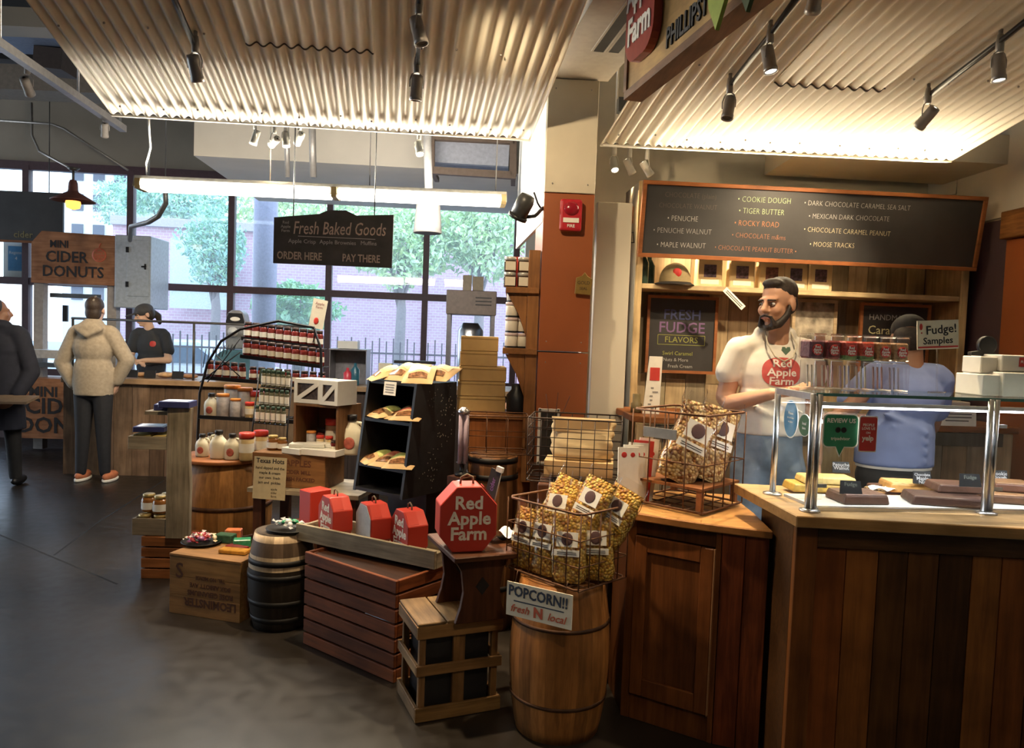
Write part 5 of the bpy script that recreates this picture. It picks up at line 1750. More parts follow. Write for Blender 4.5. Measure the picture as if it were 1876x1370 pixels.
# white cartons on the glass at the right
def carton(label, loc, d3, rz, mm_=None, name='carton', group=None, tape=None):
    th = thing(name, label, 'box', loc, rz, group)
    q = MB(); q.box((0, 0, d3[2] / 2), d3); q.build('box_body', mm_ or M_paper, th, bev=.003)
    if tape:
        q = MB(); q.box((0, -d3[1] / 2 - .0005, d3[2] * .82), (d3[0] * .99, .001, .004)); q.build('lid_seam', tape, th)
    return th
M_wbox = mat('white_box', (.66, .64, .58), .5, var=.03)
p = at(1850, 735, 2.78)
for k, (px, Y, dz, d3, rz, lab) in enumerate(((1850, 2.78, 0, (.24, .2, .085), .05, 'long white carton on the glass top at the right edge, bottom of the stack'),
                                          (1848, 2.80, .087, (.20, .17, .06), -.03, 'white carton with red label on top of the long one'),
                                          (1790, 2.74, 0, (.08, .13, .075), .1, 'small white carton left of the long white carton'),
                                          (1790, 2.78, .078, (.066, .1, .06), .0, 'small white carton on top of the left small one'))):
    P = at(px, 735, Y)
    th = carton(lab, Vector((P.x, Y, zt_ + dz)), d3, rz + frz, M_wbox, 'white_carton')
    if k == 1:
        q = MB(); q.box((-.01, -d3[1] / 2 - .001, .036), (.052, .002, .034)); lb = q.build('red_label', M_red, th)
        q = MB(); q.text('FUDGE', .014, face_cam(-.01, -d3[1] / 2 - .0025, .036), 0, ex=.0001, bold=.0003); q.build('lettering', M_paper, lb)
P = at(1795, 676, 2.80)
th = thing('tape_dispenser', 'black tape dispenser lying on the white cartons at right', 'dispenser', (P.x + .02, 2.82, zt_ + .14))
q = MB(); q.prism([(-.05, 0), (.04, 0), (.04, .012), (-.01, .02), (-.05, .012)], -.012, .012); q.build('base', M_black, th)
q = MB(); q.lathe([(.028, -.01), (.034, -.01), (.034, .01), (.028, .01)], 20, (.012, 0, .04), rot=(R(90), 0, 0)); q.build('tape_roll', M_black, th)

# ------------------------------------------------------------------ wire basket with kettle corn on the cabinet
WB = Vector((.735, 3.075, KT + .002))
wrz = R(47)
wire_basket('tall_wire_basket', 'tall rusty wire basket of kettle corn bags on the corner cabinet', WB, .33, .33, .385, wrz, 4, 4, 2, wr=.0028)
q = MB()
for sx in (-1, 1):
    for sy in (-1, 1):
        q.box((sx * .14, sy * .14, .04), (.022, .022, .08), 0, tn())
q.box((0, 0, .084), (.31, .31, .01), 0, (.7, .7, .7))
o = q.build('wooden_riser', W_orange, None, WB + Vector((0, 0, .014)), (0, 0, wrz)); tag(o, 'small wooden riser inside the tall wire basket under the kettle corn', 'riser')
q = MB(); q.box((0, 0, 0), (.15, .006, .04)); o = q.build('metal_plate', mat('galvanised_plate', (.22, .21, .19), .5, metal=.5), None, WB + Matrix.Rotation(wrz, 3, 'Z') @ Vector((-.175, .03, .30)), (0, 0, wrz + math.pi / 2)); tag(o, 'blank galvanised plate wired to the tall wire basket', 'plate')
for k, (dx, dy, rz_, tl, ln, lab) in enumerate(((-.075, -.06, -.1, .12, .42, 'bag of kettle corn leaning right at the left of the tall wire basket'),
                                               (.045, -.03, .15, .14, .34, 'bag of kettle corn leaning right at the front right of the tall wire basket'),
                                               (.0, .07, .0, .1, .25, 'bag of kettle corn at the back of the tall wire basket'))):
    popcorn_bag('kettle_corn_bag', lab, pose(WB + Vector((dx, dy, .108)), rz_, tl, ln), .165, .115, .36, M_pop2, 'kettle corn bags in the tall wire basket', 40 + k)
# paper bags
for k in range(5):
    p = at(1150 + 6 * k, 910, 3.02 + .014 * k)
    th = thing('paper_bag', 'white paper bag with red print, %s of the upright stack on the corner cabinet' % ('frontmost', 'second', 'third', 'fourth', 'rearmost')[k], 'paper bag', (p.x + .002 * k, 3.02 + .016 * k, KT + .001), R(8 + 3 * k), rot=(R(-5), R(1.5 * k), R(8)))
    q = MB(); q.box((0, 0, .115 + .004 * k), (.085, .007, .23 + .008 * k)); q.build('sheet', M_paper if k != 3 else M_red, th)
    q = MB(); q.ell((-.018, -.0037, .20), (.012, .0006, .012), 10, 5); q.ell((.018, -.0037, .20), (.010, .0006, .010), 10, 5); q.build('red_print', M_red, th)

# centre wire basket on a pedestal, behind the popcorn
q = MB(); q.box((0, 0, .43), (.30, .26, .86)); o = q.build('pedestal', W_dark, None, Vector((.29, 3.33, 0)), (0, 0, R(-6)), bev=.004); tag(o, 'dark wooden pedestal hidden behind the popcorn, carrying the wire basket', 'pedestal')
WC = Vector((.295, 3.33, .862))
wire_basket('round_cornered_wire_basket', 'dark wire basket holding a big kraft package, between pillar and corner cabinet', WC, .40, .27, .285, R(-8), 7, 4, 7, m=mat('brown_black_wire', (.03, .018, .012), .5, metal=.5), wr=.002)
th = thing('kraft_package', 'large kraft paper package with folded top lying in the dark wire basket', 'package', WC + Vector((.03, .01, .09)), R(-8))
q = MB(); pouch(q, .27, .12, .19, seed=3); q.build('package_body', M_kraft2, th)
q = MB(); q.prism([(-.13, .13), (.12, .15), (.125, .19), (-.125, .185)], -.045, -.035); q.build('folded_flap', M_kraft, th)
q = MB(); q.box((0, 0, .04), (.3, .16, .07)); o = q.build('kraft_carton', M_kraft, None, WC + Vector((.02, .01, .018)), (0, 0, R(-8))); tag(o, 'flat kraft carton under the big package in the dark wire basket', 'box')
p = at(1003, 830, 3.72)
th = thing('framed_slate', 'small dark slate in a pale frame glimpsed left of the dark wire basket', 'slate', (p.x, 3.72, .86), 0)
q = MB(); q.box((0, 0, .14), (.085, .006, .24)); q.build('slate', M_board, th)
q = MB()
for d3, c3 in (((.012, .012, .28), (-.047, 0, .14)), ((.012, .012, .28), (.047, 0, .14)), ((.10, .012, .014), (0, 0, .272)), ((.10, .012, .014), (0, 0, .008))): q.box(c3, d3)
q.build('frame', M_paper, th)
q = MB(); q.box((0, 0, .43), (.16, .1, .86)); tag(q.build('narrow_post', W_dark, None, (p.x, 3.74, 0)), 'narrow dark post under the small slate', 'post')
q = MB()
for k, (x0, h_) in enumerate(((0, .09), (.03, .11), (.045, .07))): q.tube([at(1010, 745, 3.7) + Vector((x0 - .05, 0, -.12)), at(1005 + 14 * k, 745, 3.7) + Vector((0, 0, -.02)), at(1000 + 22 * k, 735, 3.7) + Vector((0, 0, h_ * .4))], .0018, 5)
th = tag(q.build('dry_twig', mat('twig', (.10, .04, .03), .8)), 'thin dry twigs rising behind the kraft package', 'twigs')

# ------------------------------------------------------------------ hutch
hy = 4.5
HL, HR_ = at(1168, 530, 4.45), at(1764, 548, 4.60)
hrz = math.atan2(HR_.y - HL.y, HR_.x - HL.x)
HW = (HR_ - HL).xy.length
hu = thing('hutch', 'pale plank hutch with a long shelf behind the fudge counter', 'hutch', (HL.x, HL.y, 0), hrz)
HDp = .36
W_pale = wood('pale_plank', (.56, .43, .27), axis='z', contrast=.45, grain=9)
W_palex = wood('pale_plank', (.56, .43, .27), axis='x', contrast=.35)
W_greyp = wood('grey_plank_side', (.30, .255, .19), axis='z', contrast=.4)
q = MB(); x = .03
pt = [(1, .95, .85), (.8, .85, .85), (1.15, 1.1, 1), (.62, .65, .7), (1.05, 1, .95), (.9, .9, .9), (.7, .62, .55), (1.1, 1.05, .95), (.85, .8, .75), (.8, .78, .8)]
k = 0
while x < HW - .03:
    wdt = min(.13, HW - .03 - x)
    for z0, z1 in ((.0, 1.28 + .1 * math.sin(k * 3)), (1.283 + .1 * math.sin(k * 3), 2.42)):
        t_ = pt[(k + (3 if z0 > 1 else 0)) % 10]
        q.box((x + wdt / 2, HDp - .01, (z0 + z1) / 2), (wdt - .003, .016, z1 - z0), 0, t_)
    x += wdt; k += 1
q.build('back_planks', W_pale, hu)
q = MB(); q.box((.0, HDp / 2, 1.21), (.03, HDp, 2.42), 0, (.9, .9, .85)); q.build('side_panel', W_greyp, hu)
q = MB(); q.box((HW, HDp / 2, 1.21), (.03, HDp, 2.42), 0, (.8, .65, .5)); q.build('side_panel', W_pale, hu)
for xx in (.0, HW):
    q = MB(); q.box((xx, -.008, 1.21), (.042, .016, 2.42), 0, (1.35, 1.3, 1.1)); q.build('face_trim', W_pale, hu, bev=.002)
q = MB(); q.box((HW / 2, HDp / 2 - .005, 1.815), (HW - .034, HDp - .02, .030), 0, (1.25, 1.25, 1.15)); q.build('shelf', W_palex, hu, bev=.003)
q = MB(); q.box((-.06, .16, 1.14), (.09, .02, 2.28), 0, (1, 1, 1)); q.build('outer_plank', W_greyp, hu, bev=.003)
q = MB(); q.box((-.06, .14, 2.245), (.095, .018, .10), 0, (1, 1, 1)); q.build('outer_cap', W_orange, hu)
# back counter under the hutch
bcz = 1.10
bc = thing('back_counter', 'low back counter with pale plank front below the hutch', 'counter', (HL.x, HL.y, 0), hrz)
q = MB(); q.slab([(-.12, -.50), (-.04, -.56), (HW - .02, -.56), (HW - .02, -.01), (.03, -.01), (-.12, -.02)], bcz - .035, bcz); q.build('counter_top', W_orange, bc, bev=.004)
q = MB(); x = -.1; k = 0
while x < HW - .03:
    wdt = min(.14, HW - .03 - x); q.box((x + wdt / 2, -.52, bcz / 2 - .02), (wdt - .003, .02, bcz - .045), 0, pt[(k * 3) % 10]); x += wdt; k += 1
q.build('plank_front', W_pale, bc)
q = MB(); q.box((HW / 2 - .05, -.538, bcz - .075), (HW - .1, .02, .07), 0, (.5, .5, .5)); q.build('dark_rail', W_greyp, bc)
# menu board tipped forward
ML, MRr = at(1168, 462, 4.38), at(1787, 488, 4.50)
mrz = math.atan2(MRr.y - ML.y, MRr.x - ML.x); mw = (MRr - ML).xy.length; mh = .43
mb_ = thing('menu_board', 'long blackboard menu of fudge flavours in an orange wood frame above the hutch', 'menu board', ML + Vector((0, 0, -.025)), rot=(R(9), 0, mrz))
q = MB(); q.box((mw / 2, .006, mh / 2), (mw - .03, .01, mh - .03)); q.build('slate', mat('menu_slate', (.042, .041, .042), .38, var=.25, scale=3), mb_)
q = MB()
for c3, d3 in (((mw / 2, 0, .0115), (mw, .026, .023)), ((mw / 2, 0, mh - .0115), (mw, .026, .023)), ((.0115, 0, mh / 2), (.023, .026, mh - .046)), ((mw - .0115, 0, mh / 2), (.023, .026, mh - .046))):
    q.box(c3, d3)
q.build('frame', wood('board_frame', (.36, .13, .045), axis='x', contrast=.3), mb_, bev=.002)
for nm, colr, lines in (('dim', (.13, .11, .095), ((.28, .355, 'CHOCOLATE (plain)', .038), (.27, .295, 'CHOCOLATE WALNUT', .036))),
                        ('white', (.44, .44, .42), ((.245, .225, '• PENUCHE', .040), (.25, .075, '• MAPLE WALNUT', .040), (1.26, .345, '• DARK CHOCOLATE CARAMEL SEA SALT', .038), (1.22, .275, '• MEXICAN DARK CHOCOLATE', .038))),
                        ('grey', (.34, .34, .33), ((.25, .155, '• PENUCHE WALNUT', .040),)),
                        ('green', (.40, .52, .30), ((.71, .35, '• COOKIE DOUGH', .042), (.70, .285, '• TIGER BUTTER', .042))),
                        ('orange', (.46, .20, .09), ((.68, .215, '• ROCKY ROAD', .042),)),
                        ('rust', (.38, .17, .09), ((.70, .145, '• CHOCOLATE m&ms', .038), (.69, .07, '• CHOCOLATE PEANUT BUTTER •', .036))),
                        ('yellow', (.55, .50, .33), ((1.22, .195, '• CHOCOLATE CARAMEL PEANUT', .038), (1.14, .115, '• MOOSE TRACKS', .038)))):
    for x, z, tx, s in lines:
        q = MB(); q.text(tx, s, face_cam(x, -.0002, z, rnd.uniform(-.012, .012)), 0, ex=.0003, bold=-.0007, space=1.04, sxy=(.86, 1.08))
        q.build('chalk_line', mat('chalk_' + nm, colr, .9), mb_)
# things on the hutch shelf
HRm = Matrix.Translation((HL.x, HL.y, 0)) @ Matrix.Rotation(hrz, 4, 'Z')
def hp(x, y, z): return HRm @ Vector((x, y, z))
sz = 1.831
def hx(px): return (at(px, 500, 4.5) - HL).xy.length
for k, px in enumerate((1308, 1370, 1427, 1473, 1521)):
    x = hx(px) * (1 if px > 1168 else -1)
    th = thing('coffee_bag', 'kraft bag with dark square label on the hutch shelf, %s' % ORD[k], 'bag', hp(x, .12, sz), hrz + rnd.uniform(-.06, .06))
    q = MB(); q.box((0, 0, .085), (.155, .075, .17), taper=.97); q.prism([(-.075, .168), (.075, .168), (.073, .205), (-.073, .205)], -.03, -.005); q.build('bag_body', M_kraft2, th, bev=.006)
    q = MB(); q.box((0, -.039, .095), (.075, .002, .075)); lb = q.build('square_label', mat('label_dark_%d' % (k % 3), ((.07, .05, .08), (.10, .06, .08), (.14, .06, .05))[k % 3], .5, var=.8, scale=45), th)
    q = MB(); q.box((0, -.039, .03), (.11, .002, .028)); q.build('strip_label', M_label, th)
# cap
th = thing('cap', 'khaki and black baseball cap on the left end of the hutch shelf', 'cap', hp(.25, .10, sz), hrz - .5)
q = MB()
def cap_fn(u, v):
    a = 2 * math.pi * u; b = math.pi / 2 * v
    return (.095 * math.cos(a) * math.cos(b), .105 * math.sin(a) * math.cos(b), .012 + .125 * math.sin(b) ** .9)
q.surf(cap_fn, 24, 8); q.build('crown', mat('khaki', (.30, .23, .12), .9), th)
q = MB()
def brim(u, v):
    a = math.pi * (u - .5) * 1.0 - math.pi / 2
    r_ = 1 + .75 * v * max(0, math.cos(a + math.pi / 2)) ** .6
    return (.096 * math.cos(a) * r_, .106 * math.sin(a) * r_, .014 - .018 * v + .02 * (1 - math.cos(a + math.pi / 2)) * 0)
q.surf(brim, 20, 4); o = q.build('brim', mat('cap_black', (.02, .018, .018), .8), th); md = o.modifiers.new('t', 'SOLIDIFY'); md.thickness = .004
q = MB(); q.ell((.03, -.088, .07), (.028, .008, .028), 10, 6); q.build('badge', M_red, th)
q = MB(); q.lathe([(.034, 0), (.036, .01), (.036, .13), (.014, .17), (.013, .21)], 16); o = q.build('green_bottle', mat('green_glass', (.035, .06, .045), .15), None, hp(.055, .12, sz)); tag(o, 'dark green bottle at the very left of the hutch shelf', 'bottle')
q = MB(); q.lathe([(.034, 0), (.036, .01), (.036, .12), (.014, .16), (.013, .2)], 16); o = q.build('green_bottle', mat('green_glass', (.035, .06, .045), .15), None, hp(.115, .2, sz)); tag(o, 'second dark bottle behind the baseball cap', 'bottle')
# hanging price strip
p = at(1345, 547, 4.46)
q = MB(); q.box((0, 0, 0), (.16, .002, .034)); 
o = q.build('price_strip', M_paper, None, p, (0, R(42), hrz)); tag(o, 'white printed strip dangling askew from the hutch shelf edge', 'strip')
q2 = MB(); q2.box((0, -.0015, .004), (.13, .001, .004)); q2.box((0, -.0015, -.006), (.13, .001, .004)); q2.build('fine_print', M_ink, o)
# chalkboards under the shelf
def chalkboard(label, px0, px1, py0, py1, Y, name, fr=None):
    a = at(px0, py1, Y); b = at(px1, py1, Y); c = at(px0, py0, Y)
    w_ = (b - a).xy.length; h_ = c.z - a.z
    th = thing(name, label, 'chalkboard', (a.x, a.y, (a.z + b.z) / 2), hrz)
    q = MB(); q.box((w_ / 2, 0, h_ / 2), (w_ - .02, .008, h_ - .02)); q.build('slate', M_board, th)
    q = MB()
    for c3, d3 in (((w_ / 2, -.003, .009), (w_, .02, .018)), ((w_ / 2, -.003, h_ - .009), (w_, .02, .018)), ((.009, -.003, h_ / 2), (.018, .02, h_ - .036)), ((w_ - .009, -.003, h_ / 2), (.018, .02, h_ - .036))): q.box(c3, d3)
    q.build('frame', fr or wood('board_frame', (.36, .13, .045), axis='x', contrast=.3), th)
    return th, w_, h_
YB = 4.72
th, w_, h_ = chalkboard('framed chalkboard chalked FRESH FUDGE below the hutch shelf', 1180, 1312, 542, 684, YB, 'fudge_chalkboard')
def ctext(th, nm, colr, lines):
    for x, z, tx, s, bo in lines:
        q = MB(); q.text(tx, s, face_cam(x, -.0048, z), 0, ex=.0003, bold=bo)
        q.build('chalk_line', mat('chalk_' + nm, colr, .9), th)
ctext(th, 'blue', (.10, .12, .27), ((w_ / 2, h_ - .12, 'FRESH', .088, .001),))
ctext(th, 'violet', (.17, .10, .22), ((w_ / 2, h_ - .20, 'FUDGE', .094, .001),))
ctext(th, 'lime', (.27, .28, .07), ((w_ / 2, h_ - .275, 'FLAVORS', .052, 0), (w_ / 2 - .02, h_ - .36, 'Swirl Caramel', .034, 0)))
ctext(th, 'grey', (.34, .34, .33), ((w_ / 2 - .03, h_ - .40, 'Nuts & More', .030, 0), (w_ / 2 - .0, h_ - .44, 'Fresh Cream', .030, 0)))
q = MB()
for c3, d3 in (((w_ / 2, -.005, h_ - .245), (.3, .001, .003)), ((w_ / 2, -.005, h_ - .305), (.3, .001, .003)), ((w_ / 2 - .15, -.005, h_ - .275), (.003, .001, .06)), ((w_ / 2 + .15, -.005, h_ - .275), (.003, .001, .06))): q.box(c3, d3)
q.build('chalk_banner', mat('chalk_lime', (.27, .28, .07), .9), th)
th, w_, h_ = chalkboard('framed chalkboard chalked HANDMADE Caramels behind the stooping worker', 1568, 1702, 556, 690, YB, 'caramel_chalkboard')
ctext(th, 'grey', (.34, .34, .33), ((w_ / 2 - .03, h_ - .09, 'HANDMADE', .05, 0),))
ctext(th, 'cream', (.58, .55, .30), ((w_ / 2 - .03, h_ - .17, 'Caramels', .075, 0),))
a = at(1452, 622, YB); b = at(1528, 622, YB)
th = thing('framed_print', 'pale mottled print in a light wood frame behind the man in the white shirt', 'picture', (a.x, a.y, a.z - .1), hrz)
q = MB(); q.box((.13, 0, .17), (.25, .008, .34)); q.build('print', mat('mottled_print', (.30, .26, .20), .7, var=.75, scale=14), th)
q = MB()
for c3, d3 in (((.13, -.003, .345), (.29, .02, .02)), ((.13, -.003, -.005), (.29, .02, .02)), ((-.005, -.003, .17), (.02, .02, .33)), ((.265, -.003, .17), (.02, .02, .33))): q.box(c3, d3)
q.build('frame', W_palex, th)
# papers on the back counter
p = at(1193, 735, 4.05)
th = thing('paper_sleeve', 'tall white paper sleeve with a red square standing on the back counter at left', 'sleeve', (p.x, 4.05, bcz + .001), 0)
q = MB(); q.prism([(-.045, 0), (.045, 0), (.05, .31), (-.02, .31)], -.004, .004); q.build('sheet', M_paper, th)
q = MB(); q.box((.012, -.005, .215), (.052, .002, .07)); q.build('red_square', M_redlid, th)
q = MB()
for k in range(6): q.box((rnd.uniform(-.02, .02), -.005, .03 + .022 * k), (rnd.uniform(.01, .03), .002, .008))
q.build('print_marks', mat('grey_print', (.25, .24, .24), .7), th)
q = MB(); q.lathe([(.03, 0), (.03, .05), (.022, .055), (.022, .1)], 14); o = q.build('squeeze_bottle', mat('yellow_blue_bottle', (.22, .17, .08), .4), None, at(1166, 735, 4.1).xy.to_3d() + Vector((0, 0, bcz + .001))); tag(o, 'small yellowish bottle at the left end of the back counter', 'bottle')
p = at(1760, 780, 3.96)
th = thing('notice_card', 'white printed notice propped on the back counter, seen through the glass', 'notice', (p.x, 4.0, bcz + .001), hrz)
q = MB(); q.box((0, 0, .055), (.215, .003, .11), rot=(-.1, 0, 0)); q.build('card', M_paper, th)
q = MB()
for k in range(3): q.box((0, -.004 - .0, .028 + .018 * k), (.16 - .03 * (k == 0), .002, .005), rot=(-.1, 0, 0))
q.build('fine_print', M_ink, th)
q = MB(); q.box((0, 0, .06), (.28, .16, .12)); o = q.build('white_carton', M_wbox, None, at(1735, 745, 4.1).xy.to_3d() + Vector((0, .1, bcz + .001)), (0, 0, hrz), bev=.003); tag(o, 'white carton on the back counter below the Fudge Samples card', 'box')
# black hook on the outer plank
q = MB(); p = at(1150, 435, 4.5); q.tube([p + Vector((-.03, 0, .03)), p + Vector((.03, -.02, .028)), p + Vector((.035, -.02, -.03)), p + Vector((-.01, -.02, -.035)), p + Vector((-.015, -.02, -.01))], .005, 6)
tag(q.build('wall_hook', M_iron), 'black iron hook on the grey plank left of the menu board', 'hook')

# ------------------------------------------------------------------ hanging shop sign, upper right
S1 = at(1147, 176, 3.0)
sd_ = Vector((.215, -.975, 0)).normalized(); sn = Vector((sd_.y, -sd_.x, 0))
if sn.x > 0: sn = -sn
SL = 1.75
ss = thing('shop_sign', 'long wooden shop sign hanging under the right canopy, cut by the top edge', 'sign', (S1.x, S1.y, S1.z))
Ms = Matrix((sd_, -sn, Vector((0, 0, 1)))).transposed().to_4x4()      # local x along the sign, -y the visible face
q = MB(); q.box((SL / 2, .03, .33), (SL - .02, .06, .64), M=Ms); q.build('panel', wood('sign_pine', (.58, .35, .12), axis='y', contrast=.25), ss)
W_sf = wood('sign_frame', (.26, .12, .05), axis='y', contrast=.4)
q = MB()
q.box((SL / 2, .03, .0), (SL + .01, .075, .03), M=Ms); q.box((SL / 2, .03, .66), (SL, .075, .03), M=Ms); q.box((0, .03, .33), (.03, .075, .63), M=Ms); q.box((SL, .03, .33), (.03, .075, .63), M=Ms)
q.build('frame', W_sf, ss)
q = MB(); q.prism([(.20 + x, .33 + z) for x, z in rrect(.27, .50, .09, 6)], -.035, -.004, M=Ms); lg = q.build('red_plaque', mat('sign_red_plaque', (.30, .045, .035), .35), ss)
q = MB()
for k, tx in enumerate(('Red', 'Apple', 'Farm')):
    q.text(tx, .135, Ms @ face_cam(.20, -.0365, .46 - .135 * k), 0, ex=.002, bold=.004, sxy=(.8, 1.0))
q.build('lettering', M_white, lg)
q = MB(); q.text('PHILLIPSTON, MASSACHUSETTS', .095, Ms @ face_cam(.38, -.003, .075), 0, ex=.003, bold=.002, align='LEFT', sxy=(.75, 1)); q.build('lettering', M_ink, ss)
q = MB(); q.text('Since 1912', .16, Ms @ face_cam(.55, -.003, .30), 0, ex=.003, bold=.002, align='LEFT'); q.build('script_lettering', mat('sign_brown', (.20, .06, .02), .5), ss)
for nm, x0, colr, yo in (('light_leaf', .86, (.33, .40, .06), -.05), ('dark_leaf', .99, (.05, .075, .02), -.03)):
    q = MB(); q.prism([(x0, -.08), (x0 + .07, .02), (x0 + .10, .14), (x0 + .09, .3), (x0 + .0, .4), (x0 - .07, .3), (x0 - .08, .12), (x0 - .05, .0)], yo - .012, yo, M=Ms)
    lf = q.build(nm, mat(nm, colr, .5), ss)
    if nm == 'light_leaf':
        q = MB(); q.text('farm\ngrown\nsprouts', .05, Ms @ face_cam(x0, yo - .0135, .14), 0, ex=.001, bold=.0006, sxy=(.9, 1)); q.build('lettering', mat('leaf_ink', (.05, .09, .02), .6), lf)
q = MB()
for x in (.15, 1.5): q.tube([Ms @ Vector((x, .03, .67)), Ms @ Vector((x, .03, .95))], .006, 6)
q.build('hanger', M_iron, ss)

# ------------------------------------------------------------------ pillar fittings
p = at(1045, 395, 3.985)
fa = thing('fire_alarm', 'red fire alarm strobe with a white label on the orange pillar', 'alarm', (p.x, 3.992, p.z), R(3))
q = MB(); q.box((0, -.018, .0), (.115, .036, .165)); q.build('housing', mat('alarm_red', (.42, .02, .03), .3), fa, bev=.012, seg=2)
q = MB(); q.ell((0, -.036, .032), (.04, .02, .036), 14, 8); q.build('strobe', mat('alarm_dark', (.26, .01, .02), .2), fa)
q = MB(); q.box((0, -.038, -.028), (.082, .004, .024)); lb = q.build('label', M_paper, fa)
q = MB(); q.text('FIRE', .022, face_cam(0, -.0405, -.058), 0, ex=.0004, bold=.0004); q.build('lettering', M_paper, fa)
p = at(1069, 521, 3.985)
th = thing('gold_emblem', 'small gold leaf shaped emblem fixed low right on the orange pillar', 'emblem', (p.x, 3.998, p.z), R(3))
q = MB(); q.prism([(-.045, -.05), (.04, -.055), (.045, .03), (.02, .045), (.005, .065), (-.01, .045), (-.04, .035)], -.012, 0); q.build('plate', mat('dull_gold', (.30, .19, .05), .4, metal=.4), th, bev=.002)
q = MB(); q.text('GOLD', .024, face_cam(0, -.0125, .008), 0, ex=.0005, bold=.0005); q.text('SEAL', .02, face_cam(0, -.0125, -.022), 0, ex=.0005, bold=.0004); q.build('lettering', mat('gold_dark', (.10, .06, .02), .5), th)
p = at(958, 378, 3.9)
sp2 = thing('loudspeaker', 'black loudspeaker on a bracket at the upper left of the pillar', 'loudspeaker', p, rot=(R(25), R(18), R(20)))
q = MB(); q.lathe([(.028, -.06), (.042, -.055), (.046, .03), (.036, .062), (.02, .066)], 18); q.build('cabinet', M_dgrey, sp2)
q = MB(); q.lathe([(.05, -.07), (.052, -.052), (.04, -.05)], 18); q.build('base_ring', M_black, sp2)
q = MB(); q.tube([(.03, 0, -.05), (.08, 0, -.02), (.10, .04, -.01), (.13, .10, .02)], .010, 8); q.build('bracket', M_black, sp2)
q = MB(); q.tube([at(978, 352, 3.95), at(985, 372, 3.97), at(990, 380, 3.99)], .006, 6); tag(q.build('speaker_cable', M_black), 'short black cable between the loudspeaker and the pillar', 'cable')
# ------------------------------------------------------------------ middle displays: crate table, cubby, black stand, shelf unit, rack
tx0 = at(536, 840, 4.22)
cz = .782
cr_ = R(-10)
CU = Vector((math.cos(cr_), math.sin(cr_), 0)); CV = Vector((-math.sin(cr_), math.cos(cr_), 0))
CTR = Vector((tx0.x, 4.36, 0))
tb_ = thing('board_table', 'low table with a weathered board top, behind the keg', 'table', CTR + CU * .12, cr_)
q = MB(); q.box((0, 0, .575), (.66, .42, .024), 0, (1.1, 1.1, 1.1)); q.build('top', W_grey_x, tb_)
for sx in (-.28, .28):
    for sy in (-.16, .16):
        q = MB(); q.box((sx, sy, .281), (.05, .05, .56)); q.build('leg', W_dark, tb_)
bx = thing('printed_crate', 'low wooden crate with faded brown print on the weathered board table', 'crate', CTR + Vector((0, 0, .588)), cr_)
q = MB(); wood_box(q, .44, .28, .19, .012, 0); q.box((0, 0, .186), (.42, .26, .010), 0, (.9, .9, .9)); q.build('boards', wood('brown_crate', (.26, .125, .045), axis='x', contrast=.4), bx, bev=.002)
q = MB()
for k, (tx, z, s) in enumerate((('APPLES', .14, .05), ('CIDER MILL', .09, .03), ('FRESH PACKED', .05, .03))): q.text(tx, s, face_cam(.06, -.1408, z), 0, ex=.0002, bold=.001)
q.build('stencil', mat('faded_stencil', (.10, .035, .015), .8), bx)
th = thing('hand_sign', 'brown paper sign with handwritten black lines hanging on the printed crate', 'sign', at(494, 876, 4.16), R(-9), rot=(R(-4), 0, cr_))
q = MB(); q.box((0, 0, 0), (.195, .003, .235)); q.build('sheet', mat('tan_card', (.42, .34, .20), .75, var=.06), th)
q = MB(); q.text('Texas Hots', .036, face_cam(0, -.002, .095), 0, ex=.0002, bold=.0008)
for k, tx in enumerate(('hand dipped and the', 'maple & cream', 'our own  fresh', 'jam and  pickles')): q.text(tx, .021, face_cam(0, -.002, .056 - .027 * k), 0, ex=.0002, bold=.0002)
for k, tx in enumerate(('apple', 'cider', 'farm')): q.text(tx, .018, face_cam(.03, -.002, -.06 - .02 * k), 0, ex=.0002)
q.build('handwriting', M_ink, th)
zc = .588 + .192
cb = thing('wooden_cubby', 'open fronted wooden cubby box standing on the printed crate', 'cubby', CTR + CU * .16 + CV * .02 + Vector((0, 0, zc)), cr_ - .18)
q = MB()
w_, d_, h_ = .30, .24, .285
for c3, d3 in (((-w_ / 2 + .008, 0, h_ / 2), (.016, d_, h_)), ((w_ / 2 - .008, 0, h_ / 2), (.016, d_, h_)), ((0, 0, .008), (w_ - .034, d_, .014)), ((0, 0, h_ - .008), (w_ - .034, d_, .014)), ((0, d_ / 2 - .006, h_ / 2), (w_ - .034, .012, h_ - .034))): q.box(c3, d3, 0, tn(.9, 1.05))
q.build('box', wood('cubby_brown', (.24, .115, .045), axis='z', contrast=.4), cb, bev=.002)
cbM = Matrix.Translation(cb.location) @ Matrix.Rotation(cr_ - .18, 4, 'Z')
for k, (x, y, kind, s, lab) in enumerate(((-.075, -.05, 'can', .75, 'silver grey canister with orange lid in the wooden cubby'), (-.01, -.055, 'nut', .56, 'red lidded nut butter jar, front left in the wooden cubby'), (.05, -.055, 'nut', .56, 'red lidded nut butter jar, front right in the wooden cubby'), (.02, .03, 'nut', 1.15, 'tall red lidded jar at the back of the wooden cubby'), (.095, -.07, 'jam', .75, 'small dark jar with white label at the right of the wooden cubby'), (-.05, .03, 'jam', 1.3, 'dark jar at the back left of the wooden cubby'))):
    put(kind, cbM @ Vector((x, y, .016)), lab, scale=s)
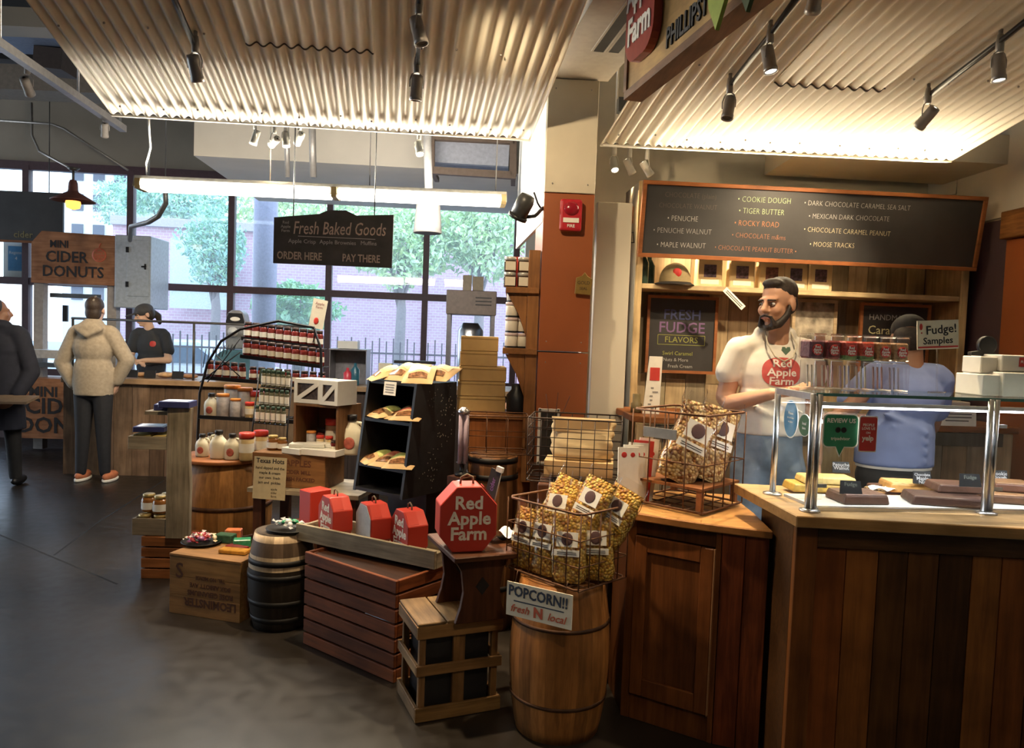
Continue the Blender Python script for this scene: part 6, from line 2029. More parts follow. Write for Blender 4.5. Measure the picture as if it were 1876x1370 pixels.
def window_box(label, loc, w_, rz, d_=.16):
    h_ = .135
    th = thing('window_box', label, 'gift box', loc, rz)
    q = MB(); q.box((0, .004, h_ / 2), (w_ - .004, d_, h_ - .004)); q.build('dark_contents', mat('dark_contents', (.05, .035, .03), .5, var=.6, scale=60), th)
    q = MB(); t_ = .022; y = -d_ / 2
    for c3, d3 in (((0, y, t_ / 2), (w_, .006, t_)), ((0, y, h_ - t_ / 2), (w_, .006, t_)), ((-w_ / 2 + t_ / 2, y, h_ / 2), (t_, .006, h_ - 2 * t_)), ((w_ / 2 - t_ / 2, y, h_ / 2), (t_, .006, h_ - 2 * t_))): q.box(c3, d3)
    a = math.atan2(h_ - 2 * t_, w_ - 2 * t_); L = math.hypot(h_ - 2 * t_, w_ - 2 * t_)
    q.box((0, y - .001, h_ / 2), (L, .005, .024), rot=(0, -a, 0))
    for sx in (-1, 1): q.box((sx * (w_ / 2 - .001), .003, h_ / 2), (.003, d_, h_))
    q.box((0, .003, h_ + .0005), (w_, d_ + .006, .003)); q.build('white_carton', M_wbox, th)
window_box('white gift box with diagonal window strip, left one on the wooden cubby', cbM @ Vector((-.065, -.03, h_ + .002)), .18, cr_ - .16)
window_box('white gift box with diagonal window strip, right one on the wooden cubby', cbM @ Vector((.10, -.05, h_ + .002)), .13, cr_ - .30)
for k, (px, Y, dz, d3, rz, lab) in enumerate(((590, 4.21, 0, (.22, .13, .038), -.1, 'long flat white box at the front of the printed crate, right side'), (540, 4.23, 0, (.13, .10, .035), -.25, 'flat white box at the front left of the long white box'),
                                      (545, 4.24, .036, (.10, .08, .022), .2, 'small white box on the flat left white box'), (575, 4.24, .039, (.12, .09, .024), .15, 'small white box on the left end of the long white box'), (600, 4.26, .039, (.09, .08, .02), -.2, 'white box lying on the long white box beside the jars'))):
    P = at(px, 830, Y); carton(lab, Vector((P.x, Y + .03, zc + dz)), d3, cr_ + rz, M_wbox, 'white_gift_box')
for k, (px, kind, s, lab) in enumerate(((500, 'honey', 1.0, 'amber jar with a white label at the left of the printed crate top'), (517, 'honey', .85, 'small amber jar beside the flat white boxes'))):
    P = at(px, 825, 4.36); put(kind, Vector((P.x, 4.36, zc)), lab, scale=s)
P = at(641, 820, 4.32); put('jug', Vector((P.x + .01, 4.30, zc - .0)), 'white syrup jug right of the wooden cubby, half behind the black stand', scale=1.5)

# black display stand with kraft bags
NS = atz(762, 703, 1.235); brz_ = R(-35)
BU, BV = Vector((math.cos(brz_), math.sin(brz_), 0)), Vector((-math.sin(brz_), math.cos(brz_), 0))
fw_, fdp = .335, .315
bo = NS - BU * fw_; bo.z = 0
BM = Matrix.Translation(bo) @ Matrix.Rotation(brz_, 4, 'Z')
bs = thing('black_stand', 'black sloping display stand of kraft snack bags, centre of the picture', 'display stand', bo, brz_)
M_bstand = mat('black_stand_paint', (.013, .013, .015), .45, var=.3, scale=20)
zb, zt2, sl_ = .66, 1.235, -.085
for nm, x, in (('side_panel', 0), ('side_panel', fw_)):
    q = MB(); M9 = Matrix.Translation((x, 0, 0)) @ Matrix.Rotation(R(90), 4, 'Z')
    q.prism([(sl_, zb), (fdp, zb), (fdp, zt2), (0, zt2)], -.008, .008, M=M9)
    sp9 = q.build(nm, M_bstand, bs)
    if x:
        q = MB(); rg = random.Random(4)
        for k in range(90):
            cy, czz = rg.choice(((.15, 1.14), (.2, .95), (.12, .78), (.26, 1.1)))
            q.ell((x + .0085, cy + rg.gauss(0, .04), czz + rg.gauss(0, .05)), (.0008, .0025, .0035), 5, 4)
        o = q.build('floral_specks', mat('speck', (.20, .18, .15), .8), sp9); o['kind'] = 'stuff'
for nm, z, y0 in (('top_board', zt2 - .008, 0), ('shelf', 1.03, sl_ * .36), ('shelf', .795, sl_ * .76), ('base_board', zb + .012, sl_)):
    q = MB(); q.box((fw_ / 2, (y0 + fdp) / 2, z), (fw_ - .017, fdp - y0 - .004, .016)); q.build(nm, M_bstand, bs)
q = MB(); q.box((fw_ / 2, fdp - .004, (zb + zt2) / 2), (fw_ - .017, .006, zt2 - zb)); q.build('back_panel', M_bstand, bs)
q = MB(); q.box((fw_ / 2, fdp / 2 + .06, zb / 2 - .002), (fw_ - .06, fdp - .16, zb - .004)); q.build('plinth', M_bstand, bs)
def kraft_bag(label, M, lab_c, s=1.25):
    th = thing('snack_bag', label, 'snack bag', (0, 0, 0)); th.matrix_world = M
    w_, l_ = .125 * s, .19 * s
    q = MB()
    def fn(u, v):
        return ((u - .5) * w_, (v - .5) * l_, .003 + .032 * s * max(0, math.sin(math.pi * u)) ** .7 * max(0, math.sin(math.pi * min(1, v * 1.12))) ** .8 * (1 + .1 * math.sin(9 * u + 7 * v)))
    q.surf(fn, 10, 12); q.surf(lambda u, v: ((.5 - u) * w_, (v - .5) * l_, .002), 1, 1)
    q.build('kraft_pouch', M_kraft, th)
    q = MB(); q.surf(lambda u, v: ((u - .5) * w_ * .7, (v - .42) * l_ * .34, fn(.15 + .7 * u, .32 + .34 * v)[2] + .0025), 8, 6); q.build('label', lab_c, th)
    q = MB(); q.surf(lambda u, v: ((u - .5) * w_ * .62, (v - .5) * l_ * .16 - l_ * .3, fn(.19 + .62 * u, .12 + .16 * v)[2] + .003), 6, 4); q.build('clear_window', mat('nut_window', (.20, .09, .04), .25, var=.6, scale=70), th)
M_lg = mat('label_green', (.42, .46, .16), .5, var=.3, scale=50); M_lr = mat('label_red', (.40, .12, .08), .5, var=.5, scale=60); M_lw = mat('label_white_red', (.66, .54, .46), .5, var=.2, scale=60)
for k, (x, y, z, rz, tl, mm_, lab) in enumerate(((.07, .10, 1.252, -.6, -.30, M_lg, 'kraft snack bag with green label lying leftmost on top of the black stand'), (.16, .13, 1.268, .0, -.36, M_lg, 'kraft snack bag with green label in the middle on top of the black stand'),
                                             (.26, .12, 1.262, .6, -.36, M_lw, 'kraft snack bag with a white and red label on top of the black stand, right'), (.10, .26, 1.262, -.2, -.25, M_kraft2, 'plain kraft snack bag at the back left on top of the black stand'), (.26, .30, 1.262, .25, -.3, M_kraft2, 'plain kraft snack bag at the back right on top of the black stand'),
                                             (.09, .09, 1.041, -.35, -.1, M_lg, 'kraft snack bag on the upper shelf of the black stand, left'), (.19, .12, 1.044, .15, -.15, M_lg, 'kraft snack bag on the upper shelf of the black stand, middle'), (.25, .06, 1.049, .5, -.12, M_lr, 'kraft snack bag with red label on the upper shelf of the black stand, right'),
                                             (.08, .05, .806, -.5, -.12, M_lg, 'kraft snack bag on the lower shelf of the black stand, left'), (.17, .04, .809, .1, -.16, M_lr, 'kraft snack bag with red label on the lower shelf of the black stand, middle'), (.25, .02, .813, .5, -.14, M_lg, 'kraft snack bag on the lower shelf of the black stand, right'))):
    kraft_bag(lab, BM @ Matrix.Translation((x, y - .01, z + .012)) @ Euler((-tl, 0, rz)).to_matrix().to_4x4(), mm_)
th = thing('price_card', 'small white price card hanging from the top front edge of the black stand', 'price card', BM @ Vector((.17, -.014, 1.20)), rot=(R(-6), 0, brz_))
q = MB(); q.box((0, 0, 0), (.085, .002, .07)); q.build('card', M_paper, th)
q = MB()
for k in range(4): q.box((0, -.0016, .02 - .013 * k), (.06, .001, .005)); 
q.build('print_lines', mat('grey_print', (.25, .24, .24), .7), th)

# shelf unit on the left side of the pillar
su = thing('shelf_unit', 'honey wood shelf unit fixed to the left side of the orange pillar', 'shelf', (0, 0, 0))
W_hz, W_hy = wood('shelf_honey', (.33, .14, .045), axis='z', contrast=.35), wood('shelf_honey', (.33, .14, .045), axis='y', contrast=.35)
q = MB(); q.box((.098, 4.03, 1.33), (.062, .04, 1.24)); q.build('post', W_hz, su, bev=.003)
q = MB(); q.box((.098, 4.84, .985), (.062, .04, 1.93)); q.build('post', W_hz, su, bev=.003)
for z, x0, y1 in ((1.735, -.05, 4.9), (1.412, -.055, 4.9), (1.055, -.255, 4.72)):
    q = MB(); q.box(((x0 + .128) / 2, ((4.05 if z < 1.2 else 3.99) + y1) / 2, z), (.128 - x0, y1 - (4.05 if z < 1.2 else 3.99), .032)); q.build('shelf_board', W_hy, su, bev=.003)
for z in (1.735, 1.412):
    for y in (4.03, 4.84):
        q = MB(); q.prism([(.066, z - .018), (-.04, z - .018), (.02, z - .12), (.066, z - .24)], y - .016, y + .016); q.build('bracket', W_hz, su, bev=.002)
q = MB(); q.box((-.045, 4.24, .52), (.35, .36, 1.036), 0, (.95, .9, .85)); q.build('lower_case', wood('orange_case', (.30, .105, .03), axis='z', contrast=.35), su, bev=.003)
for r_ in range(2):
    for c_ in range(2):
        put('sq', Vector((at(934 + 25 * c_, 510, 4.06).x, 4.075, 1.752 + r_ * .0815)), 'silver lidded dark jar, %s of the square four on the top shelf' % (('lower left', 'lower right'), ('upper left', 'upper right'))[r_][c_], scale=1.04, rz=R(4))
q = MB(); q.box((0, 0, .09), (.085, .06, .18)); o = q.build('red_carton', M_houser, None, Vector((-.005, 4.24, 1.752)), (0, 0, R(8)), bev=.003); tag(o, 'upright red carton behind the silver lidded jars on the top shelf', 'carton')
for k, (y, z) in enumerate(((4.5, 0), (4.5, .082), (4.68, 0), (4.68, .082))):
    put('tub', Vector((-.01, y, 1.752 + z)), 'white tub, %s of the two pairs at the far end of the top shelf' % ('lower near', 'upper near', 'lower far', 'upper far')[k])
n_ = 0
for r_ in range(3):
    for c_, (x, y) in enumerate(((-.012, 4.06), (.048, 4.09), (-.012, 4.22), (.0, 4.36))):
        put('tub', Vector((x, y, 1.429 + r_ * .0815)), 'white tub on the second shelf, %s layer, %s' % (('bottom', 'middle', 'top')[r_], ('front left', 'front right beside the bracket', 'second from the front', 'third from the front')[c_]), rz=.4 * c_)
put('tub', Vector((-.012, 4.065, 1.429 + 3 * .0815)), 'white tub alone on top of the tub stack on the second shelf', scale=.9)
for k in range(3): put('tub', Vector((-.0, 4.52, 1.429 + k * .0815)), 'white tub in the rearmost stack of the second shelf, %s' % ('bottom', 'middle', 'top')[k])
for k, (w_, x) in enumerate(((.265, 882), (.262, 881), (.258, 882), (.205, 875), (.205, 875))):
    P = at(x, 720, 4.2)
    carton('kraft carton, %s of the five stacked left of the pillar shelves' % ('bottom one', 'second from the bottom', 'middle one', 'second from the top', 'topmost')[k], Vector((P.x, 4.22, 1.072 + k * .0825)), (w_, .20, .081), R(2) + .02 * (k % 3), mat('carton_tan', (.50, .33, .13), .6, var=.05), 'kraft_carton', tape=mat('seam_dark', (.25, .15, .05), .7))
q = MB(); q.lathe([(.05, 0), (.055, .02), (.055, .1), (.03, .13), (.03, .16)], 16); o = q.build('dark_bottle', M_black, None, Vector((.03, 4.1, 1.072))); tag(o, 'dark bottle on the lowest pillar shelf right of the kraft cartons', 'bottle')
# tall narrow barrel with a wire basket
P = at(903, 830, 3.8)
barrel('tall_keg', 'tall narrow brown barrel with black hoops behind the big red gift box', Vector((P.x, 3.83, 0)), .124, .885, wood('keg_amber', (.27, .12, .045), axis='z', contrast=.5), 1.1, hoops=(.25, .55, .885, .978), seed=12)
wire_basket('loop_basket', 'rusty wire basket with looped wires on top of the tall narrow barrel', Vector((P.x + .015, 3.82, .892)), .31, .2, .2, R(3), 3, 3, 2, wr=.002)
P = at(847, 850, 3.68)
q = MB(); q.box((0, 0, .40), (.10, .10, .80)); tag(q.build('pedestal', W_dark, None, (P.x, 3.66, 0), (0, 0, R(-35))), 'slim dark pedestal under the candy stick tubes', 'pedestal')
th = thing('stick_dispenser', 'rack of clear candy stick tubes right of the black stand', 'dispenser', (P.x, 3.66, .802))
for k in range(4):
    q = MB(); q.lathe([(.0095, .06), (.0095, .30)], 10, ((k % 2) * .026 - .013 + .004 * (k // 2), (k // 2) * .026 - .013, 0)); q.build('tube', mat('pinkish_acrylic', (.42, .33, .40), .12, spec=.8), th)
q = MB(); q.lathe([(.035, 0), (.035, .012), (.012, .02), (.012, .06), (.03, .065)], 16); q.build('base', M_black, th)
q = MB(); q.lathe([(.01, .30), (.03, .305), (.03, .32), (.012, .335)], 14); q.build('cap', M_steel, th)
P = at(842, 860, 3.5)
th = thing('glass_jar', 'round glass jar of gold sweets behind the big red gift box', 'jar', (P.x + .005, 3.45, .74))
q = MB(); q.ell((0, 0, .03), (.034, .034, .032), 16, 10); q.build('bowl', M_jarglass, th)
q = MB(); q.ell((0, 0, .024), (.027, .027, .023), 12, 8); q.build('sweets', mat('gold_sweets', (.42, .22, .06), .3, var=.5, scale=90), th)
q = MB(); q.lathe([(.022, .06), (.028, .063), (.02, .075), (.006, .08)], 14); q.build('lid', M_steel, th)
q = MB(); q.box((0, 0, .37), (.06, .06, .738)); tag(q.build('pedestal', W_dark, None, (P.x + .005, 3.45, 0)), 'slim dark pedestal under the round glass jar', 'pedestal')
p = at(903, 887, 3.12)
th = thing('chalk_tag', 'small purple chalk sign clipped to a grey rod beside the big red gift box', 'sign', p, rot=(0, R(14), R(-30)))
q = MB(); q.box((0, 0, 0), (.05, .004, .13)); q.build('card', M_board, th)
q = MB(); q.text('cider', .028, Matrix.Translation((0, -.003, 0)) @ Euler((R(90), R(-90), 0)).to_matrix().to_4x4(), 0, ex=.0003); q.build('lettering', mat('chalk_purple', (.25, .13, .38), .8), th)
q = MB(); q.tube([(.022, .002, .07), (.028, .004, -.16)], .004, 6); q.build('rod', M_lgrey, th)
q = MB(); q.box((.015, 0, .072), (.03, .014, .022)); q.build('clip', mat('clip_grey', (.5, .5, .46), .5), th)

# black wire rack of jars
rk = thing('wire_rack', 'arched black wire rack of dark jam jars in front of the left windows', 'rack', (0, 0, 0))
YR = 5.12
for nm, Yr in (('arch_frame', YR - .12), ('arch_frame', YR + .25)):
    q = MB()
    pts = [(366, 1020), (362, 800), (366, 720), (380, 665), (405, 625), (440, 603), (510, 588), (575, 600), (588, 640), (590, 800), (588, 1010)]
    pp_ = [at(a, b, Yr) for a, b in pts]; pp_[0].z = pp_[-1].z = .004
    q.tube(pp_, .009, 8); q.build(nm, M_bwire, rk)
for k in range(9):
    q = MB(); p = at(372 + k * 7, 660 - k * 4, YR + .06); q.tube([p + Vector((0, 0, -.05)), p + Vector((.02, 0, .08 - .01 * k))], .003, 5); q.build('wire_scroll', M_bwire, rk)
for a, b in (((366, 700), (440, 645)), ((380, 700), (440, 620)), ((395, 650), (440, 690))):
    q = MB(); q.tube([at(a[0], a[1], YR - .1), at(b[0], b[1], YR - .1)], .004, 5); q.build('wire_scroll', M_bwire, rk)
def wshelf(x0, y0, x1, y1, Y0, Y1):
    a, b = at(x0, y0, Y0), at(x1, y1, Y0)
    q = MB()
    for v in range(5):
        o_ = Vector((0, (Y1 - Y0) * v / 4, 0)); q.tube([a + o_, b + o_], .004, 5)
    for u in range(15):
        p = a + (b - a) * (u / 14); q.tube([p, p + Vector((0, Y1 - Y0, 0))], .0025, 5)
    q.beam(a + Vector((0, -.004, .012)), b + Vector((0, -.004, .012)), .004, .02)
    q.build('wire_shelf', M_bwire, rk)
    return a, b
a, b = wshelf(440, 655, 590, 674, YR - .1, YR + .08)
a2, b2 = wshelf(442, 622, 588, 640, YR + .06, YR + .22)
for (aa, bb, yy, row, n_) in ((a, b, -.0, 'lower', 10), (a2, b2, .0, 'upper', 10)):
    for k in range(n_):
        p = aa + (bb - aa) * ((k + .5) / n_) + Vector((0, .05 if row == 'lower' else .05, .006))
        put('jam', p, 'dark jam jar, %s in the %s jam row of the black rack' % (ORD[k], row), scale=(.98, .98, 1.36), rz=.1 * k)
        p2 = p + Vector((.02, .065, .0))
a, b = wshelf(372, 694, 446, 700, YR - .06, YR + .12)
for k in range(5):
    p = a + (b - a) * ((k + .5) / 5) + Vector((0, .05, .006)); put('jam', p, 'dark jar, %s on the short left shelf of the black rack' % ORD[k], scale=(.85, .85, 1.35))
a, b = wshelf(446, 700, 590, 712, YR - .06, YR + .16)
for k in range(9):
    p = a + (b - a) * ((k + .5) / 9) + Vector((0, .10, .006)); put('jam', p, 'dark jar, %s on the shaded middle shelf of the black rack' % ORD[k], scale=(.9, .9, 1.1))
a, b = wshelf(364, 766, 590, 778, YR - .14, YR + .2)
zsh = a.z + .006
for k, (px, Y, kind, s, lab) in enumerate(((387, 5.05, 'jug', 1.05, 'white jug at the left end of the lower rack shelf'), (408, 5.05, 'can', 1.15, 'taller silver grey canister on the lower rack shelf'), (431, 5.04, 'can', .95, 'shorter silver grey canister on the lower rack shelf'), (457, 5.04, 'nut', .75, 'tub with red lid in the middle of the lower rack shelf'),
                                     (425, 5.20, 'can', 1.5, 'orange lidded canister behind the silver grey ones, left'), (448, 5.20, 'can', 1.4, 'orange lidded canister behind the red lidded tub'), (470, 5.20, 'nut', 1.15, 'red lidded jar at the back of the lower rack shelf'))):
    P = at(px, 765, Y); put(kind, Vector((P.x, Y, a.z + .006 + (b.z - a.z) * (px - 364) / 226)), lab, scale=s)
# spice rack
sr = thing('spice_rack', 'leaning black wire spice rack with a green card, right side of the black rack', 'rack', (0, 0, 0))
q = MB()
rows = ((478, 707, 532, 712), (474, 742, 530, 747), (466, 773, 524, 778))
for (x0, y0, x1, y1), Y in zip(rows, (4.78, 4.74, 4.70)):
    p0, p1 = at(x0, y0, Y), at(x1, y1, Y)
    q.beam(p0 + Vector((0, .0, -.003)), p1 + Vector((0, .0, -.003)), .04, .004); q.tube([p0 + Vector((0, -.022, .022)), p1 + Vector((0, -.022, .022))], .002, 5)
q.build('tier', M_bwire, sr)
q = MB()
for (xa, ya, xb, yb) in ((474, 690, 462, 790), (535, 695, 526, 795)): 
    e = at(xb, yb, 4.69); q.tube([at(xa, ya, 4.80), e, Vector((e.x, e.y, .70 if xa < 500 else .60))], .005, 6)
q.build('side_wire', M_bwire, sr)
p = at(498, 689, 4.8)
q = MB(); q.box((p.x, p.y, p.z), (.16, .003, .085), rot=(0, R(6), 0)); q.build('green_card', mat('moss_card', (.05, .075, .05), .7), sr)
for r_, ((x0, y0, x1, y1), Y) in enumerate(zip(rows, (4.78, 4.74, 4.70))):
    for k in range(6):
        p0, p1 = at(x0, y0, Y), at(x1, y1, Y)
        put('spice', p0 + (p1 - p0) * ((k + .5) / 6), 'small spice bottle, %s in the %s row of the leaning spice rack' % (ORD[k], ('top', 'middle', 'bottom')[r_]), scale=(.95, .95, 1.15))
p = at(583, 575, 5.16)
th = thing('recipe_card', 'tall cream card with a small red picture at the top right of the black rack', 'card', p, rot=(0, R(10), R(-10)))
q = MB(); q.box((0, 0, 0), (.105, .003, .20)); q.build('card', M_cream_card, th)
q = MB(); q.ell((-.005, -.002, -.05), (.018, .001, .025), 10, 6); q.build('red_picture', M_redlid, th)
q = MB(); q.text('Apple', .028, face_cam(.0, -.002, .07), 0, ex=.0002); q.text('Farm', .026, face_cam(.0, -.002, .045), 0, ex=.0002); q.build('lettering', mat('rose_ink', (.35, .14, .12), .7), th)
q = MB(); q.tube([(0, .004, -.1), (0, .004, -.20)], .004, 6); q.build('clip', M_bwire, th)

# ------------------------------------------------------------------ far left: bakery counter and donut machine
ba = atz(115, 868, 0); bcr = R(3)
BKU = Vector((math.cos(bcr), math.sin(bcr), 0)); BKV = Vector((-math.sin(bcr), math.cos(bcr), 0))
bk = thing('bakery_counter', 'long plank fronted bakery counter below the windows', 'counter', ba, bcr)
bl = 4.55
q = MB(); q.box((bl / 2 + .05, .33, .915), (bl + .1, .76, .05)); q.build('counter_top', wood('bakery_top', (.42, .27, .15), axis='x', contrast=.3, rough=.35), bk, bev=.004)
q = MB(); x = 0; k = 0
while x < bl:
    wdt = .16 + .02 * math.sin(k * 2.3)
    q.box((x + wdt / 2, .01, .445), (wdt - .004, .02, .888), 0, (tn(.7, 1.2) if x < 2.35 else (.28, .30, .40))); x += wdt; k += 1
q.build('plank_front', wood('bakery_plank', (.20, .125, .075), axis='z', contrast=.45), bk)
q = MB(); q.box((bl / 2, .36, .445), (bl - .02, .66, .885), 0, (.4, .4, .4)); q.build('carcass', wood('bakery_plank', (.20, .125, .075), axis='z'), bk)
def bp(x, y=.3, z=.942): return ba + BKU * x + BKV * y + Vector((0, 0, z))
q = MB(); q.box((1.2, .05, 1.28), (2.3, .008, .40)); 
gg = thing('sneeze_guard', 'clear glass guard with thin dark rails on the bakery counter', 'glass guard', ba, bcr)
q.build('pane', M_case, gg)
q = MB(); q.tube([(.05, .05, 1.50), (2.36, .05, 1.50)], .012, 6); q.tube([(.05, .05, 1.50), (.05, .6, 1.5)], .01, 6); q.build('top_rail', M_dgrey, gg)
for x in (.06, 1.2, 2.34):
    q = MB(); q.tube([(x, .05, .941), (x, .05, 1.50)], .012, 8); q.build('post', M_dgrey, gg)
for k, (px, nm, d3, colr, lab) in enumerate(((255, 'pastry', (.16, .14, .05), (.40, .22, .10), 'brown pastry on the bakery counter in front of the capped worker'), (300, 'pastry', (.2, .16, .06), (.46, .28, .14), 'row of pale pastries on the bakery counter, middle'), (340, 'pastry', (.18, .14, .05), (.34, .17, .08), 'dark baked loaf on the bakery counter near the black rack'))):
    p = at(px, 680, 7.4); x = (p - ba).dot(BKU)
    q = MB(); q.ell((0, 0, d3[2] / 2 + .001), (d3[0] / 2, d3[1] / 2, d3[2] / 2), 12, 8); o = q.build(nm, mat('pastry_%d' % k, colr, .6, var=.3, scale=30, bump=.4), None, bp(x, .25, .9405)); tag(o, lab, 'pastry')
for k, px in enumerate((243, 275, 325)):
    p = at(px, 680, 7.35); x = (p - ba).dot(BKU)
    q = MB(); q.box((0, 0, .04), (.11, .006, .075), rot=(-.2, 0, 0)); q.box((0, .02, .02), (.05, .04, .01)); o = q.build('price_card', M_black, None, bp(x, .12, .942), (0, 0, bcr)); tag(o, '%s of three black price cards along the bakery counter' % ('leftmost', 'middle', 'rightmost')[k], 'price card')
# things further right on the bakery counter
def bx_(px): return (onp(px, 600, ba, 3) - ba).dot(BKU)
x = bx_(632)
th = thing('steel_warmer', 'open steel warmer box on the bakery counter right of the black rack', 'warmer', bp(x, .38), bcr)
q = MB()
for c3, d3 in (((0, .16, .17), (.36, .006, .34)), ((-.18, 0, .17), (.006, .32, .34)), ((.18, 0, .17), (.006, .32, .34)), ((0, 0, .345), (.38, .34, .012)), ((0, 0, .004), (.38, .34, .008))): q.box(c3, d3)
q.build('shell', mat('warmer_grey', (.25, .24, .25), .4, metal=.5), th)
q = MB(); q.box((0, 0, .04), (.2, .16, .075)); o = q.build('white_carton', M_wbox, None, bp(x - .02, .38, 1.294), (0, 0, bcr)); tag(o, 'small white carton on top of the steel warmer', 'box')
for k, (px, colr, lab, hh) in enumerate(((636, (.50, .04, .06), 'red squeeze bottle in front of the steel warmer', .17), (650, (.02, .10, .14), 'dark teal bottle in front of the steel warmer', .22), (693, (.03, .16, .26), 'blue bottle right of the steel warmer', .14))):
    q = MB(); q.lathe([(.04, 0), (.042, .01), (.042, hh * .7), (.015, hh * .85), (.013, hh)], 14); o = q.build('bottle', mat('bottle_%d' % k, colr, .3), None, bp(bx_(px), .1)); tag(o, lab, 'bottle')
q = MB(); q.box((0, 0, .11), (.13, .1, .22)); o = q.build('napkin_carton', M_cream_card, None, bp(bx_(702), .3), (0, 0, bcr)); tag(o, 'cream carton behind the blue bottle on the bakery counter', 'box')
th = thing('register_screen', 'black flat register screen on a post behind the black stand', 'screen', bp(bx_(758), .3), bcr)
q = MB(); q.box((0, 0, .24), (.42, .10, .03)); q.box((.08, 0, .115), (.12, .03, .22)); q.box((.08, 0, .006), (.2, .16, .012)); q.build('stand', M_black, th)
x = bx_(862)
wm = thing('pastry_warmer', 'tall steel and glass pastry warmer with a brown top, left of the pillar shelves', 'warmer', bp(x, .36), bcr)
for sx in (-.22, .22):
    for sy in (-.18, .18):
        q = MB(); q.box((sx, sy, .37), (.04, .04, .74)); q.build('post', mat('warmer_post', (.20, .20, .22), .35, metal=.6), wm)
q = MB(); q.box((0, 0, .86), (.50, .44, .24)); q.build('top_housing', mat('warmer_brown', (.20, .155, .13), .5), wm, bev=.006)
q = MB()
for z in (.84, .875, .91): q.box((.12, -.222, z), (.16, .004, .012))
q.build('slots', M_black, wm)
q = MB(); q.box((0, 0, .012), (.48, .42, .02)); q.build('base', M_steel, wm)
q = MB(); q.lathe([(.12, .03), (.13, .05), (.13, .58), (.08, .66)], 20); q.build('steel_drum', M_steel, wm)
for k, (dx, w_) in enumerate(((-.05, .09), (.06, .11))):
    q = MB(); q.box((0, 0, .08), (w_, .1, .16 - .02 * k)); o = q.build('kraft_carton', mat('dull_carton', (.30, .25, .18), .7), None, bp(x + dx, .36, 1.925), (0, 0, bcr)); tag(o, '%s dull carton on top of the pastry warmer' % ('left', 'right')[k], 'box')
x = bx_(411)
jm = thing('drink_machine', 'grey rounded drink machine with a black oval badge, in front of the windows', 'machine', bp(x, .42), bcr)
q = MB(); q.prism([(-.17, 0), (.17, 0), (.17, .24), (.09, .30), (-.09, .30), (-.17, .24)], -.16, .16); q.build('base_tank', mat('tank_blue', (.07, .15, .20), .3), jm, bev=.01)
q = MB(); q.prism([(x_ * .19, .31 + .39 * z_) for x_, z_ in [(-.5, 0), (.5, 0), (.52, .7), (.40, .93), (.2, 1), (-.2, 1), (-.40, .93), (-.52, .7)]], -.09, .09); q.build('head', mat('machine_grey', (.22, .22, .24), .4), jm, bev=.015, seg=2)
q = MB(); q.prism([(x_ * .19, .31 + .39 * z_) for x_, z_ in [(-.48, .62), (.48, .62), (.48, .72), (.36, .92), (-.36, .92), (-.48, .72)]], -.096, -.088); bd = q.build('dark_panel', M_black, jm)
q = MB(); q.ell((0, -.098, .61), (.05, .004, .022), 16, 6); q.build('badge', M_paper, bd)
q = MB(); q.lathe([(.018, 0), (.05, 0), (.05, .02), (.036, .02), (.036, .03), (.001, .03)], 20, (-.02, -.09, .48), rot=(R(90), 0, 0), cap=False); q.build('dial', mat('dial_white', (.6, .6, .62), .4), jm)
q = MB(); q.tube([(.10, 0, .47), (.16, 0, .47)], .014, 8); q.build('lever', M_black, jm)
# donut machine
W_wal = wood('donut_panel', (.42, .20, .10), dark=(.26, .11, .05), axis='x', contrast=.4)
Yd = 8.35
d0, d1 = at(57, 523, Yd), at(207, 523, Yd)
dm = thing('donut_machine', 'tall donut machine with a wooden MINI CIDER DONUTS sign box and a steel cabinet', 'machine', (d0.x, Yd, 0), R(3))
dw = (d1 - d0).xy.length; zs = at(130, 520, Yd).z; hs = .57
q = MB(); q.prism([(0, zs), (dw, zs), (dw, zs + hs - .02), (.11, zs + hs), (0, zs + hs - .13)], 0, .5); q.build('sign_box', W_wal, dm)
q = MB()
for tx, s, z, x in (('MINI', .11, .43, .30), ('CIDER', .17, .29, .38), ('DONUTS', .17, .13, .45)): q.text(tx, s, face_cam(x, -.002, zs + z), 0, ex=.0015, bold=.003, sxy=(.95 if tx != 'MINI' else .9, 1))
q.build('lettering', M_ink, dm)
q = MB(); q.lathe([(.062, 0), (.078, 0), (.078, .002), (.062, .002)], 24, (.73, -.001, zs + .33), rot=(R(90), 0, 0), cap=False); q.tube([(.73, -.002, zs + .41), (.735, -.002, zs + .44), (.75, -.002, zs + .46)], .006, 6)
for k, tx in enumerate(('Red', 'Apple', 'Farm')): q.text(tx, .05, face_cam(.73, -.002, zs + .365 - .036 * k), 0, ex=.001, bold=.001)
q.build('apple_emblem', mat('emblem_orange', (.50, .12, .06), .6), dm)
for x in (.05, dw - .06):
    q = MB(); q.box((x, .1, (zs + .02) / 2), (.10, .1, zs - .02)); q.build('frame_post', mat('post_beige', (.34, .30, .27), .5), dm)
q = MB(); q.box((.42, .12, 1.75), (.56, .02, .05)); q.build('cross_bar', M_steel, dm); q = MB(); q.box((.42, .1, .98), (.9, .5, .05)); q.build('deck', M_steel, dm)
q = MB(); q.box((.36, .02, 1.55), (.05, .03, .18)); q.build('handle', M_black, dm)
q = MB(); q.box((.30, .02, 1.10), (.55, .4, .09), taper=1.15); q.build('fry_tray', mat('tray_white', (.62, .60, .58), .4), dm)
q = MB(); q.box((dw + .20, .22, zs + .16), (.39, .5, .80)); sc2 = q.build('steel_cabinet', mat('cabinet_pale', (.42, .48, .55), .4, metal=.2), dm, bev=.008)
q = MB(); q.box((dw + .26, -.034, zs + .2), (.24, .012, .62)); dd = q.build('cabinet_door', mat('cabinet_pale', (.42, .48, .55), .4, metal=.2), sc2, bev=.004)
